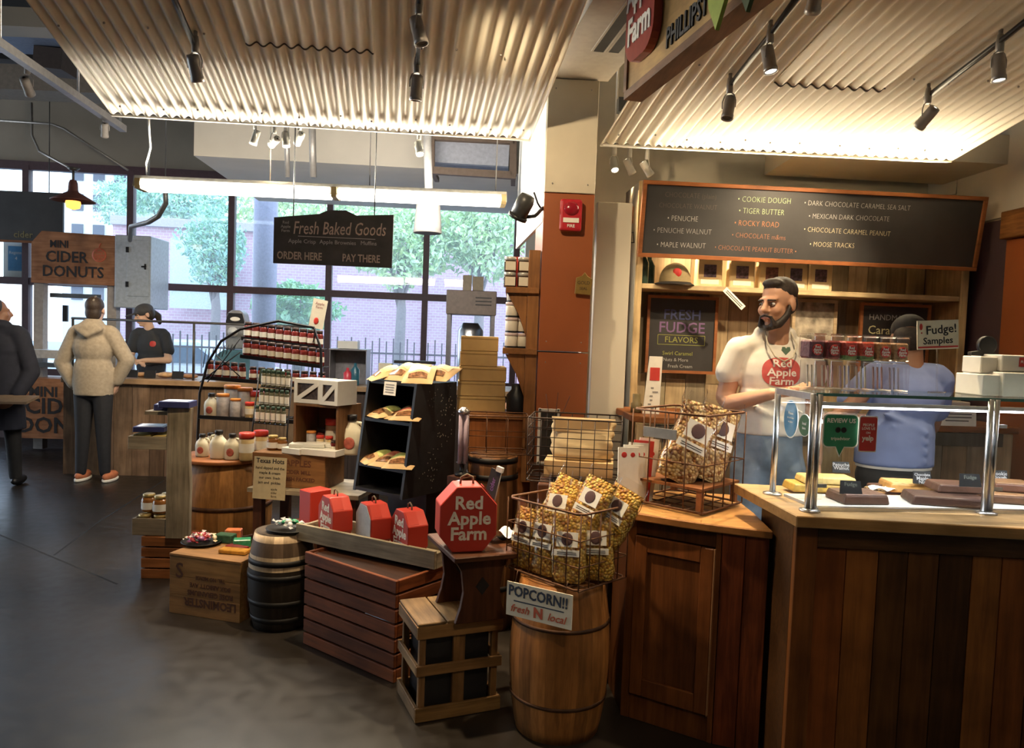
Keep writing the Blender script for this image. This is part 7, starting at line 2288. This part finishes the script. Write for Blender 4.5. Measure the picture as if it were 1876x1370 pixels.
for z in (.02, .40):
    q = MB(); q.box((dw + .15, -.045, zs + z), (.03, .014, .06)); q.build('hinge', M_black, sc2)
q = MB(); q.box((dw + .33, -.048, zs + .22), (.05, .02, .016)); q.box((dw + .345, -.048, zs + .22), (.014, .02, .06)); q.build('latch', M_black, sc2)
q = MB(); q.box((dw / 2 - .05, .1, .50), (1.18, .5, .66)); lp_ = q.build('lower_panel', W_wal, dm)
q = MB()
for tx, s, z, x in (('MINI', .15, .68, .22), ('CIDER', .24, .52, .36), ('DONUTS', .24, .31, .44)): q.text(tx, s, face_cam(x, -.152, z), 0, ex=.0015, bold=.005)
q.build('lettering', M_ink, dm)
for x in (-.55, .92):
    q = MB(); q.lathe([(.03, -.02), (.085, -.02), (.085, .02), (.03, .02)], 18, (x, -.02, .086), rot=(0, R(90), 0)); q.box((x, -.02, .14), (.05, .06, .08)); q.build('caster', M_black, dm)
# menu board and poster at far left
a, b = at(-60, 437, 9.0), at(119, 437, 9.0)
th = thing('bakery_menu', 'dark bakery menu board with a thin orange lower edge, far left', 'menu board', (a.x, 9.0, a.z), R(2))
q = MB(); q.box((.56, 0, .29), (1.12, .03, .58)); q.build('slate', M_board, th)
q = MB(); q.box((.56, -.004, -.01), (1.14, .04, .025)); q.build('edge', W_orange, th)
q = MB(); q.text('cider', .11, face_cam(.66, -.017, .07), 0, ex=.001, bold=.001); q.build('chalk_line', mat('chalk_olive', (.20, .17, .08), .8), th)
q = MB()
for x in (.2, .95): q.tube([(x, 0, .58), (x, 0, 2.35)], .006, 5)
q.build('hanger', M_dgrey, th)
a = at(27, 478, 9.25)
th = thing('window_poster', 'blue and white poster on the leftmost window', 'poster', a, R(5))
q = MB(); q.box((0, 0, 0), (.26, .006, .46)); q.build('sheet', M_paper, th)
q = MB(); q.box((.02, -.004, .03), (.19, .004, .30)); bp9 = q.build('blue_panel', mat('poster_blue', (.07, .25, .45), .5), th)
q = MB(); q.text('Register', .05, face_cam(.02, -.0075, .10), 0, ex=.0005); q.text('4', .06, face_cam(.02, -.0075, .03), 0, ex=.0005); q.text('FRESH', .035, face_cam(.0, -.0045, -.16), 0, ex=.0005); q.build('lettering', M_white, bp9)
# hanging chalkboard sign
a, b = at(501, 482, 4.86), at(718, 480, 4.90)
hs_ = thing('hanging_chalkboard', 'black hanging sign chalked Fresh Baked Goods under the long strip light', 'sign', a, math.atan2(b.y - a.y, b.x - a.x))
hw_ = (b - a).xy.length; hh_ = .28
q = MB(); q.prism([(0, 0), (hw_, 0), (hw_ + .004, hh_ + .06), (hw_ * .69, hh_ + .045), (hw_ * .60, hh_ + .075), (hw_ * .45, hh_ + .07), (hw_ * .38, hh_ + .045), (0, hh_ + .01)], -.01, .01); q.build('slate', mat('sign_slate', (.055, .05, .048), .55, var=.3, scale=8), hs_)
q = MB(); q.text('Fresh Baked Goods', .10, face_cam(hw_ * .55, -.0115, .232, .02), 0, ex=.0008, bold=.0004, shear=.2, sxy=(.74, 1.15)); q.build('script_lettering', mat('chalk_peach', (.52, .40, .33), .9), hs_)
for tx, x in (('ORDER HERE', .22), ('PAY THERE', .74)):
    q = MB(); q.text(tx, .062, face_cam(hw_ * x, -.0115, .05), 0, ex=.0008, bold=.0012, sxy=(.78, 1.1)); q.build('lettering', mat('chalk_tan', (.45, .36, .30), .9), hs_)
q = MB(); q.text('Apple Crisp', .036, face_cam(hw_ * .24, -.0115, .145), 0, ex=.0008); q.text('Apple Brownies', .036, face_cam(hw_ * .54, -.0115, .147), 0, ex=.0008); q.text('Muffins', .036, face_cam(hw_ * .8, -.0115, .15), 0, ex=.0008); q.text('Red\nApple\nFarm', .026, face_cam(.075, -.0115, .235), 0, ex=.0008)
q.box((hw_ * .53, -.011, .178), (hw_ * .65, .002, .004)); q.build('small_lettering', mat('chalk_grey2', (.42, .40, .38), .9), hs_)
q = MB()
for x in (.12, hw_ - .12): q.tube([(x, 0, hh_), (x, 0, 2.0)], .004, 5)
q.build('hanger', M_dgrey, hs_)
# ------------------------------------------------------------------ people
M_skin1 = mat('skin_tan', (.50, .27, .17), .5, var=.04, scale=20, spec=.35)
M_skin2 = mat('skin_fair', (.58, .36, .26), .5, var=.04, scale=20)
M_skin3 = mat('skin_brown', (.26, .13, .08), .5, var=.04, scale=20)
M_hair = mat('dark_hair', (.025, .017, .013), .6, var=.4, scale=90)
M_hair2 = mat('brown_hair', (.035, .022, .016), .6, var=.4, scale=90)


def limb(*pr):          # (point, radius) pairs -> tapered capsules
    return [('c', pr[i][0], pr[i + 1][0], pr[i][1], pr[i + 1][1]) for i in range(len(pr) - 1)]


def blob(name, parts, mm_, parent, vox=.010, sm=4, M=None):
    q = MB()
    for p in parts:
        if p[0] == 'c': q.cap(p[1], p[2], p[3], p[4], 12)
        elif p[0] == 'e': q.ell(p[1], p[2], 16, 10, rot=p[3] if len(p) > 3 else None)
        elif p[0] == 'l': q.lathe(p[2], 24, p[1], sy=p[3])
    if M is not None:
        q.v = [M @ v for v in q.v]
    o = q.build(name, mm_)
    r = o.modifiers.new('r', 'REMESH'); r.mode = 'VOXEL'; r.voxel_size = vox; r.use_smooth_shade = True
    s = o.modifiers.new('s', 'SMOOTH'); s.iterations = sm; s.factor = .5
    dg = bpy.context.evaluated_depsgraph_get()
    me = bpy.data.meshes.new_from_object(o.evaluated_get(dg))
    me.name = name
    bpy.data.objects.remove(o)
    if 'tint' in me.color_attributes: me.color_attributes.remove(me.color_attributes['tint'])
    ca = me.color_attributes.new('tint', 'FLOAT_COLOR', 'POINT')
    ca.data.foreach_set('color', [1.0] * (4 * len(me.vertices)))
    me.materials.clear(); me.materials.append(mm_)
    n = bpy.data.objects.new(name, me); COL.objects.link(n); n.parent = parent
    return n


def head_parts(T):
    def P(x, y, z): return tuple(T @ Vector((x, y, z)))
    Q = T.to_3x3().to_4x4()
    e = lambda c, r: ('e', P(*c), r, Q)
    return [e((0, .018, .032), (.074, .094, .088)), e((0, -.032, -.042), (.059, .062, .076)), e((0, -.062, -.100), (.030, .032, .024)),
            e((0, -.072, .024), (.050, .026, .014)), e((-.034, -.062, -.028), (.026, .028, .028)), e((.034, -.062, -.028), (.026, .028, .028)),
            ('c', P(0, -.092, .012), P(0, -.114, -.026), .009, .014), e((-.012, -.100, -.032), (.009, .010, .008)), e((.012, -.100, -.032), (.009, .010, .008)),
            e((0, -.092, -.058), (.024, .012, .006)), e((0, -.090, -.069), (.021, .012, .007)),
            e((-.077, .012, -.008), (.010, .022, .033)), e((.077, .012, -.008), (.010, .022, .033))]


def hand_parts(wrist, dirv, nrm, s=1.0, curl=.35, side=1):
    """palm and five bent fingers; nrm is the palm's normal, thumb leaves on the given side"""
    w, d, n = Vector(wrist), Vector(dirv).normalized(), Vector(nrm).normalized()
    n = (n - d * n.dot(d)).normalized(); t = d.cross(n) * side
    out = limb((tuple(w), .024 * s), (tuple(w + d * .03 * s), .022 * s))
    for k in range(4):
        o = w + d * .035 * s + t * (k - 1.5) * .018 * s
        e = w + d * (.088 - .004 * abs(k - 1.2)) * s + t * (k - 1.5) * .020 * s
        out += limb((tuple(o), .013 * s), (tuple(e), .0115 * s))
        L = (.038, .044, .040, .030)[k] * s
        d1 = (d + n * curl).normalized(); d2 = (d + n * curl * 2.4).normalized()
        m = e + d1 * L; f = m + d2 * L * .8
        out += limb((tuple(e), .0098 * s), (tuple(m), .0088 * s), (tuple(f), .0074 * s))
    b = w + d * .03 * s - t * .024 * s
    m = b + (d * .6 - t * .7 + n * .25).normalized() * .042 * s
    out += limb((tuple(b), .014 * s), (tuple(m), .011 * s), (tuple(m + (d * .9 - t * .2 + n * .3).normalized() * .034 * s), .0088 * s))
    return out


def face_extras(par, T, eyes=True, iris=(.05, .03, .02)):
    Q = T.to_3x3().to_4x4()
    for sx in (-1, 1):
        q = MB(); q.ell(T @ Vector((sx * .030, -.083, .002)), (.0125, .009, .0078), 12, 8, rot=Q); e = q.build('eye', mat('eye_white', (.62, .58, .54), .2), par)
        q = MB(); q.ell(T @ Vector((sx * .030 - .002, -.0905, .002)), (.0058, .003, .0062), 10, 6, rot=Q); q.build('iris', mat('iris_dark', iris, .2), e)
        q = MB(); q.cap(T @ Vector((sx * .015, -.097, .0215)), T @ Vector((sx * .046, -.084, .020)), .0040, .0028, 8); q.build('eyebrow', M_hair, par)
    q = MB(); q.cap(T @ Vector((-.018, -.1005, -.0635)), T @ Vector((.018, -.1005, -.0635)), .0035, .0035, 8); q.build('lips', mat('lip', (.36, .13, .10), .4), par)


# --- man in the white shirt behind the counter
px0 = at(1418, 700, 3.45)
man = thing('person', 'bearded man in a white Red Apple Farm T shirt standing behind the fudge counter', 'person', (px0.x, 3.45, 0))
T = Matrix.Translation((-.005, .0, 1.685)) @ Matrix.Rotation(R(-52), 4, 'Z') @ Matrix.Rotation(R(6), 4, 'X') @ Matrix.Scale(.95, 4)
body = head_parts(T) + limb(((.005, .015, 1.62), .056), ((.005, .03, 1.50), .064))
body += [('e', (0, .03, 1.36), (.15, .09, .17)), ('e', (0, .03, 1.12), (.135, .09, .16))]
body += limb(((-.165, .03, 1.475), .050), ((-.205, .055, 1.245), .044), ((-.19, -.0, 1.222), .042), ((-.075, -.19, 1.285), .027))
body += hand_parts((-.070, -.195, 1.287), (.95, -.25, .18), (-.1, -.3, .95), 1.0, .22, -1)
body += limb(((.165, .03, 1.475), .050), ((.215, .06, 1.22), .043), ((.215, .0, .97), .027)) + hand_parts((.215, .0, .97), (0, -.1, -1), (-1, 0, 0), 1.0, .4, 1)
for sx in (-1, 1): body += limb(((sx * .08, .03, .98), .075), ((sx * .095, .03, .52), .052), ((sx * .10, .05, .09), .038), ((sx * .11, -.08, .035), .03))
blob('body', body, M_skin1, man, .0062, 3)
face_extras(man, T)
P_ = lambda x, y, z: tuple(T @ Vector((x, y, z)))
blob('hair', [('e', P_(0, .030, .056), (.074, .088, .070), T.to_3x3().normalized().to_4x4()), ('e', P_(0, .066, .0), (.062, .046, .062), T.to_3x3().normalized().to_4x4()), ('e', P_(0, -.035, .098), (.05, .036, .024), T.to_3x3().normalized().to_4x4())], M_hair, man, .007, 3)
bd = []
for sx in (-1, 1): bd += limb((P_(sx * .071, -.004, -.012), .009), (P_(sx * .064, -.020, -.055), .016), (P_(sx * .044, -.055, -.092), .020), (P_(0, -.080, -.108), .017)) + limb((P_(sx * .030, -.092, -.066), .008), (P_(sx * .034, -.082, -.098), .016)) + limb((P_(0, -.106, -.049), .0055), (P_(sx * .030, -.094, -.058), .006))
blob('beard', bd, M_hair, man, .005, 3)
M_tee = mat('white_cotton', (.68, .64, .57), .85, var=.03, scale=20, bump=.1)
tee = [('e', (0, .025, 1.36), (.160, .106, .165)), ('e', (.0, .02, 1.20), (.150, .105, .17)), ('l', (0, .02, 1.085), [(.158, 0), (.155, .1), (.15, .2)], .70)]
tee += limb(((-.125, .03, 1.488), .050), ((.125, .03, 1.488), .050)) + limb(((-.06, .025, 1.545), .040), ((.06, .025, 1.545), .040))
for sx in (-1, 1): tee += limb(((sx * .162, .03, 1.472), .059), ((sx * .197, .045, 1.36), .063))
tee += limb(((-.09, -.080, 1.27), .012), ((.10, -.09, 1.20), .010)) + limb(((-.10, -.075, 1.21), .012), ((.08, -.088, 1.13), .010))
shirt = blob('t_shirt', tee, M_tee, man, .009, 3)
jeans = [('e', (0, .025, .98), (.162, .112, .13)), ('l', (0, .025, 1.0), [(.155, 0), (.15, .09)], .72)]
for sx in (-1, 1): jeans += limb(((sx * .082, .02, .93), .092), ((sx * .095, .02, .52), .066), ((sx * .10, .04, .10), .055))
M_jean = mat('washed_denim', (.20, .26, .33), .8, var=.4, scale=9)
blob('jeans', jeans, M_jean, man, .010, 3)
for sx in (-1, 1):
    q = MB(); q.ell((sx * .105, -.02, .045), (.048, .14, .045), 14, 8); q.build('shoe', M_black, man)
def decal(name, o_parent, target, build, mm_, off):
    q = MB(); build(q); o = q.build(name, mm_, o_parent)
    s = o.modifiers.new('w', 'SHRINKWRAP'); s.target = target; s.wrap_method = 'PROJECT'; s.use_project_y = True; s.use_project_x = False; s.use_project_z = False
    s.use_negative_direction = False; s.use_positive_direction = True; s.offset = off
    return o
def oval_disc(cx, cz, a, b, y):
    def f(q):
        def fn(u, v):
            ang = 2 * math.pi * u; e = .8
            return (cx + a * v * math.copysign(abs(math.cos(ang)) ** e, math.cos(ang)), y, cz + b * v * math.copysign(abs(math.sin(ang)) ** e, math.sin(ang)))
        q.surf(fn, 32, 10)
    return f
lgo = decal('shirt_logo', man, shirt, oval_disc(.008, 1.376, .088, .066, -.3), mat('logo_coral', (.50, .085, .075), .8), .002)
def tee_text(q):
    for k, tx in enumerate(('Red', 'Apple', 'Farm')): q.text(tx, .056, face_cam(.008, -.3, 1.414 - .040 * k), 0, ex=0, bold=.0012, sxy=(1.0, .85))
decal('logo_lettering', man, shirt, tee_text, mat('tee_ink', (.75, .68, .6), .8), .0035)
q = MB(); q.tube([(-.055, .0, 1.565), (-.062, -.07, 1.50), (-.035, -.095, 1.445), (.005, -.104, 1.425), (.045, -.095, 1.445), (.068, -.07, 1.50), (.06, .0, 1.565)], .0035, 6); nk = q.build('necklace', mat('cord_beige', (.45, .40, .30), .6), man)
q = MB(); q.prism([(.0, -.03), (.026, -.002), (.022, .018), (.008, .018), (.0, .008), (-.008, .018), (-.022, .018), (-.026, -.002)], -.008, 0, M=Matrix.Translation((.010, -.098, 1.476)) @ Matrix.Scale(.75, 4)); q.build('heart_pendant', mat('pendant_green', (.10, .17, .12), .4), nk)
q = MB(); q.box((.0, -.063, 1.062), (.06, .012, .03)); q.build('belt_buckle', M_dgrey, man)

# --- stooping worker in a blue shirt
w0 = at(1650, 700, 3.52)
wk = thing('person', 'worker in a blue T shirt and black cap stooping behind the display case, back turned', 'person', (w0.x, 3.52, 0))
T = Matrix.Translation((.055, .06, 1.545)) @ Matrix.Rotation(R(158), 4, 'Z') @ Matrix.Rotation(R(22), 4, 'X') @ Matrix.Scale(.93, 4)
body = head_parts(T) + limb(((.052, .03, 1.50), .054), ((.04, .0, 1.40), .06)) + [('e', (.02, .0, 1.25), (.14, .09, .17)), ('e', (0, .0, 1.02), (.13, .09, .15))]
body += limb(((-.13, .0, 1.36), .048), ((-.25, -.02, 1.20), .042), ((-.36, -.17, 1.20), .027)) + hand_parts((-.362, -.175, 1.20), (-.6, -.8, -.05), (0, 0, -1), .95, .35, 1)
body += limb(((.19, .0, 1.36), .048), ((.22, .12, 1.13), .042), ((.16, .3, 1.12), .027)) + hand_parts((.16, .305, 1.12), (-.2, 1, 0), (0, 0, -1), .95, .35, -1)
for sx in (-1, 1): body += limb(((sx * .08, .0, .92), .07), ((sx * .09, -.02, .48), .05), ((sx * .09, .0, .08), .038), ((sx * .1, .12, .035), .03))
blob('body', body, M_skin3, wk, .008, 3)
Pw = lambda x, y, z: tuple(T @ Vector((x, y, z))); Qw = T.to_3x3().normalized().to_4x4()
blob('hair', [('e', Pw(0, .05, -.01), (.072, .062, .075), Qw)], M_hair, wk, .009, 3)
blob('black_cap', [('e', Pw(0, .012, .050), (.080, .098, .070), Qw), ('e', Pw(0, -.125, .040), (.062, .07, .009), Qw)], mat('cap_black', (.02, .018, .018), .8), wk, .008, 3)
M_bl = mat('blue_cotton', (.17, .22, .42), .85, var=.08, scale=14, bump=.15)
tee = [('e', (.03, .0, 1.27), (.172, .118, .165)), ('e', (.0, .0, 1.10), (.17, .12, .17)), ('l', (-.01, .0, .955), [(.182, 0), (.18, .1), (.17, .2)], .68)]
tee += limb(((-.09, .0, 1.385), .065), ((.16, .0, 1.375), .065)) + limb(((-.12, .0, 1.37), .066), ((-.215, .025, 1.25), .066)) + limb(((.18, .0, 1.36), .066), ((.215, .08, 1.22), .066))
for k in range(4): tee += limb(((-.11 + .03 * k, -.098, 1.20 - .05 * k), .013), ((.08, -.105, 1.12 - .045 * k), .011))
blob('t_shirt', tee, M_bl, wk, .010, 3)
q = MB(); q.lathe([(.172, 0), (.172, .022)], 32, (-.01, .0, .945), sy=.68, cap=False); q.build('white_hem', M_tee, wk)
pants = [('e', (-.01, .0, .90), (.175, .118, .12))]
for sx in (-1, 1): pants += limb(((sx * .085, .0, .86), .095), ((sx * .092, -.01, .48), .066), ((sx * .09, .0, .09), .055))
blob('trousers', pants, mat('black_trousers', (.022, .021, .022), .8), wk, .011, 3)
for sx in (-1, 1):
    q = MB(); q.ell((sx * .09, .05, .045), (.048, .13, .045), 14, 8); q.build('shoe', M_dgrey, wk)

# --- customer in the beige hoodie
c0 = atz(181, 878, 0)
cu = thing('person', 'customer in a beige hoodie and black jeans seen from behind at the bakery counter', 'person', (c0.x, 6.9, 0), R(2))
T = Matrix.Translation((.0, .03, 1.585)) @ Matrix.Rotation(R(184), 4, 'Z') @ Matrix.Scale(.94, 4)
body = head_parts(T) + limb(((0, .03, 1.53), .052), ((0, .02, 1.40), .06)) + [('e', (0, .0, 1.25), (.14, .09, .18)), ('e', (0, 0, 1.0), (.13, .09, .16))]
body += limb(((-.16, .0, 1.36), .045), ((-.29, .02, 1.08), .04), ((-.19, .04, .86), .028)) + limb(((.16, .0, 1.36), .045), ((.285, .02, 1.12), .04), ((.19, .04, .90), .028))
body += hand_parts((-.19, .04, .86), (.3, .3, -1), (1, 0, .2), .9, .4, 1) + hand_parts((.19, .04, .90), (-.3, .3, -1), (-1, 0, .2), .9, .4, -1)
for sx in (-1, 1): body += limb(((sx * .08, .0, .88), .07), ((sx * .09, .0, .46), .05), ((sx * .11, .0, .08), .036), ((sx * .12, .12, .035), .03))
blob('body', body, M_skin2, cu, .009, 3)
Pw = lambda x, y, z: tuple(T @ Vector((x, y, z))); Qw = T.to_3x3().normalized().to_4x4()
blob('hair', [('e', Pw(0, .028, .040), (.079, .095, .086), Qw), ('e', Pw(0, .058, -.03), (.070, .058, .08), Qw)], M_hair2, cu, .009, 3)
q = MB(); q.cap(Pw(-.015, .04, .125), Pw(-.02, .10, .085), .012, .012, 8); q.build('grey_streak', mat('grey_hair', (.22, .19, .16), .7), cu)
M_hood = mat('beige_fleece', (.36, .30, .225), .95, var=.12, scale=40, bump=.2)
ho = [('e', (0, .0, 1.24), (.185, .125, .19)), ('e', (0, .0, 1.02), (.178, .125, .2)), ('l', (0, .0, .80), [(.172, 0), (.178, .12), (.178, .25)], .7)] + limb(((-.14, 0, 1.385), .066), ((.14, 0, 1.385), .066))
ho += limb(((-.16, 0, 1.365), .072), ((-.295, .02, 1.09), .070), ((-.20, .03, .90), .054)) + limb(((.16, 0, 1.365), .072), ((.29, .02, 1.13), .070), ((.20, .03, .94), .054))
ho += [('e', (0, -.07, 1.41), (.125, .075, .075)), ('e', (0, -.02, 1.46), (.095, .085, .05))] + limb(((-.10, -.10, 1.41), .028), ((0, -.13, 1.355), .030), ((.10, -.10, 1.41), .028))
blob('hoodie', ho, M_hood, cu, .011, 3)
pants = [('e', (0, .0, .86), (.165, .115, .13))]
for sx in (-1, 1): pants += limb(((sx * .082, .0, .82), .092), ((sx * .092, .0, .46), .066), ((sx * .11, .0, .09), .048))
blob('jeans', pants, mat('black_denim', (.018, .019, .024), .8), cu, .011, 3)
for sx in (-1, 1):
    q = MB(); q.ell((sx * .125 + .01, .05, .052), (.046, .125, .045), 14, 8); sh = q.build('shoe', mat('orange_shoe', (.50, .17, .08), .6), cu)
    q = MB(); q.lathe([(.001, 0), (.9, 0), (1, .3), (1, 1), (.001, 1)], 24, M=Matrix.Translation((sx * .125 + .01, .05, .0)) @ Matrix.Diagonal((.048, .128, .028, 1)), cap=False); q.build('sole', M_paper, sh)

# --- capped worker behind the bakery counter
b0_ = at(276, 600, 8.06)
bw_ = thing('person', 'worker in a black T shirt and cap with a ponytail behind the bakery counter', 'person', (b0_.x, 8.06, 0))
T = Matrix.Translation((-.06, -.02, 1.565)) @ Matrix.Rotation(R(-48), 4, 'Z') @ Matrix.Rotation(R(20), 4, 'X') @ Matrix.Scale(.92, 4)
body = head_parts(T) + limb(((-.04, .0, 1.50), .048), ((-.01, .02, 1.38), .056)) + [('e', (0, .02, 1.25), (.14, .09, .16)), ('e', (0, .02, 1.0), (.13, .09, .16))]
body += limb(((-.16, .0, 1.34), .044), ((-.2, -.02, 1.11), .038), ((-.05, -.22, 1.07), .025)) + hand_parts((-.05, -.22, 1.07), (.8, -.3, -.1), (0, 0, -1), .9, .3, 1)
body += limb(((.16, .0, 1.34), .044), ((.21, -.03, 1.09), .038), ((.05, -.22, 1.09), .025)) + hand_parts((.05, -.22, 1.09), (-.8, -.3, 0), (0, 0, -1), .9, .3, -1)
for sx in (-1, 1): body += limb(((sx * .08, .0, .9), .07), ((sx * .09, .0, .46), .05), ((sx * .1, .02, .08), .036), ((sx * .1, -.08, .035), .03))
blob('body', body, M_skin2, bw_, .0085, 3)
face_extras(bw_, T)
Pw = lambda x, y, z: tuple(T @ Vector((x, y, z))); Qw = T.to_3x3().normalized().to_4x4()
blob('hair', [('e', Pw(0, .05, .0), (.074, .064, .08), Qw)] + limb((Pw(0, .10, .0), .034), (Pw(0, .14, -.06), .036), (Pw(0, .13, -.14), .022)), M_hair, bw_, .009, 3)
blob('cap', [('e', Pw(0, .012, .050), (.082, .10, .072), Qw), ('e', Pw(0, -.13, .042), (.064, .072, .009), Qw)], mat('cap_charcoal', (.05, .05, .055), .8), bw_, .008, 3)
tee = [('e', (0, .02, 1.24), (.165, .105, .17)), ('e', (0, .02, 1.04), (.155, .105, .2))] + limb(((-.13, .01, 1.375), .054), ((.13, .01, 1.375), .054)) + limb(((-.155, .0, 1.35), .058), ((-.19, -.01, 1.2), .06)) + limb(((.155, .0, 1.35), .058), ((.20, -.01, 1.19), .06))
tsh = blob('t_shirt', tee, mat('black_cotton', (.022, .024, .032), .85), bw_, .010, 3)
decal('apple_logo', bw_, tsh, oval_disc(.06, 1.26, .03, .03, -.4), M_red, .003)
pants = [('e', (0, .02, .86), (.15, .11, .13))]
for sx in (-1, 1): pants += limb(((sx * .08, .01, .82), .085), ((sx * .09, .0, .46), .06), ((sx * .1, .02, .09), .05))
blob('trousers', pants, mat('black_trousers', (.022, .021, .022), .8), bw_, .012, 3)

# --- passer by in the dark coat at the left edge
l0 = atz(2, 872, 0)
pb_ = thing('person', 'passer by in a dark navy coat holding a tan folder, cut by the left edge', 'person', (at(-2, 700, 6.5).x, 6.5, 0), R(10))
T = Matrix.Translation((-.02, .02, 1.53)) @ Matrix.Rotation(R(120), 4, 'Z') @ Matrix.Scale(.93, 4)
body = head_parts(T) + limb(((0, .02, 1.47), .05), ((0, .02, 1.36), .058)) + [('e', (0, 0, 1.2), (.14, .1, .17)), ('e', (0, 0, .95), (.14, .1, .16))]
body += limb(((.17, .0, 1.33), .045), ((.25, .0, 1.02), .04), ((.17, -.10, .79), .027)) + hand_parts((.17, -.10, .79), (-.4, -.5, -.5), (-1, 0, 0), .95, .5, 1)
body += limb(((-.17, .0, 1.33), .045), ((-.24, .0, 1.02), .04), ((-.16, -.12, .82), .027)) + hand_parts((-.16, -.12, .82), (.4, -.5, -.4), (1, 0, 0), .95, .5, -1)
for sx in (-1, 1): body += limb(((sx * .08, .0, .85), .07), ((sx * .09, sx * .05, .46), .05), ((sx * .09, sx * .1, .08), .036), ((sx * .1, sx * .1 + .1, .035), .03))
blob('body', body, M_skin3, pb_, .010, 3)
blob('hair', [('e', tuple(T @ Vector((0, .03, .04))), (.08, .096, .086))], M_hair, pb_, .01, 3)
coat = [('e', (0, .0, 1.2), (.19, .135, .19)), ('l', (0, 0, .52), [(.215, 0), (.20, .2), (.195, .42), (.185, .62)], .72)] + limb(((-.14, 0, 1.355), .072), ((.14, 0, 1.355), .072))
coat += limb(((.165, 0, 1.33), .078), ((.255, .0, 1.02), .072), ((.19, -.08, .84), .058)) + limb(((-.165, 0, 1.33), .078), ((-.25, 0, 1.02), .072), ((-.18, -.1, .86), .058)) + [('e', (0, .0, 1.42), (.10, .09, .05))]
blob('coat', coat, mat('navy_coat', (.016, .018, .030), .85, var=.15, scale=20), pb_, .013, 3)
pants = []
for sx in (-1, 1): pants += limb(((sx * .085, .0, .8), .092), ((sx * .09, sx * .05, .46), .066), ((sx * .09, sx * .1, .09), .052))
blob('trousers', pants, mat('black_trousers', (.022, .021, .022), .8), pb_, .013, 3)
for sx in (-1, 1):
    q = MB(); q.ell((sx * .095, sx * .1 + .05, .045), (.045, .125, .044), 14, 8); q.build('shoe', M_black, pb_)
q = MB(); q.box((0, 0, 0), (.34, .24, .02)); o = q.build('tan_folder', mat('folder_tan', (.20, .14, .09), .6), None, Vector((at(20, 742, 6.3).x, 6.30, .80)), (R(8), 0, R(10))); tag(o, 'flat tan folder held by the passer by in the navy coat', 'folder')
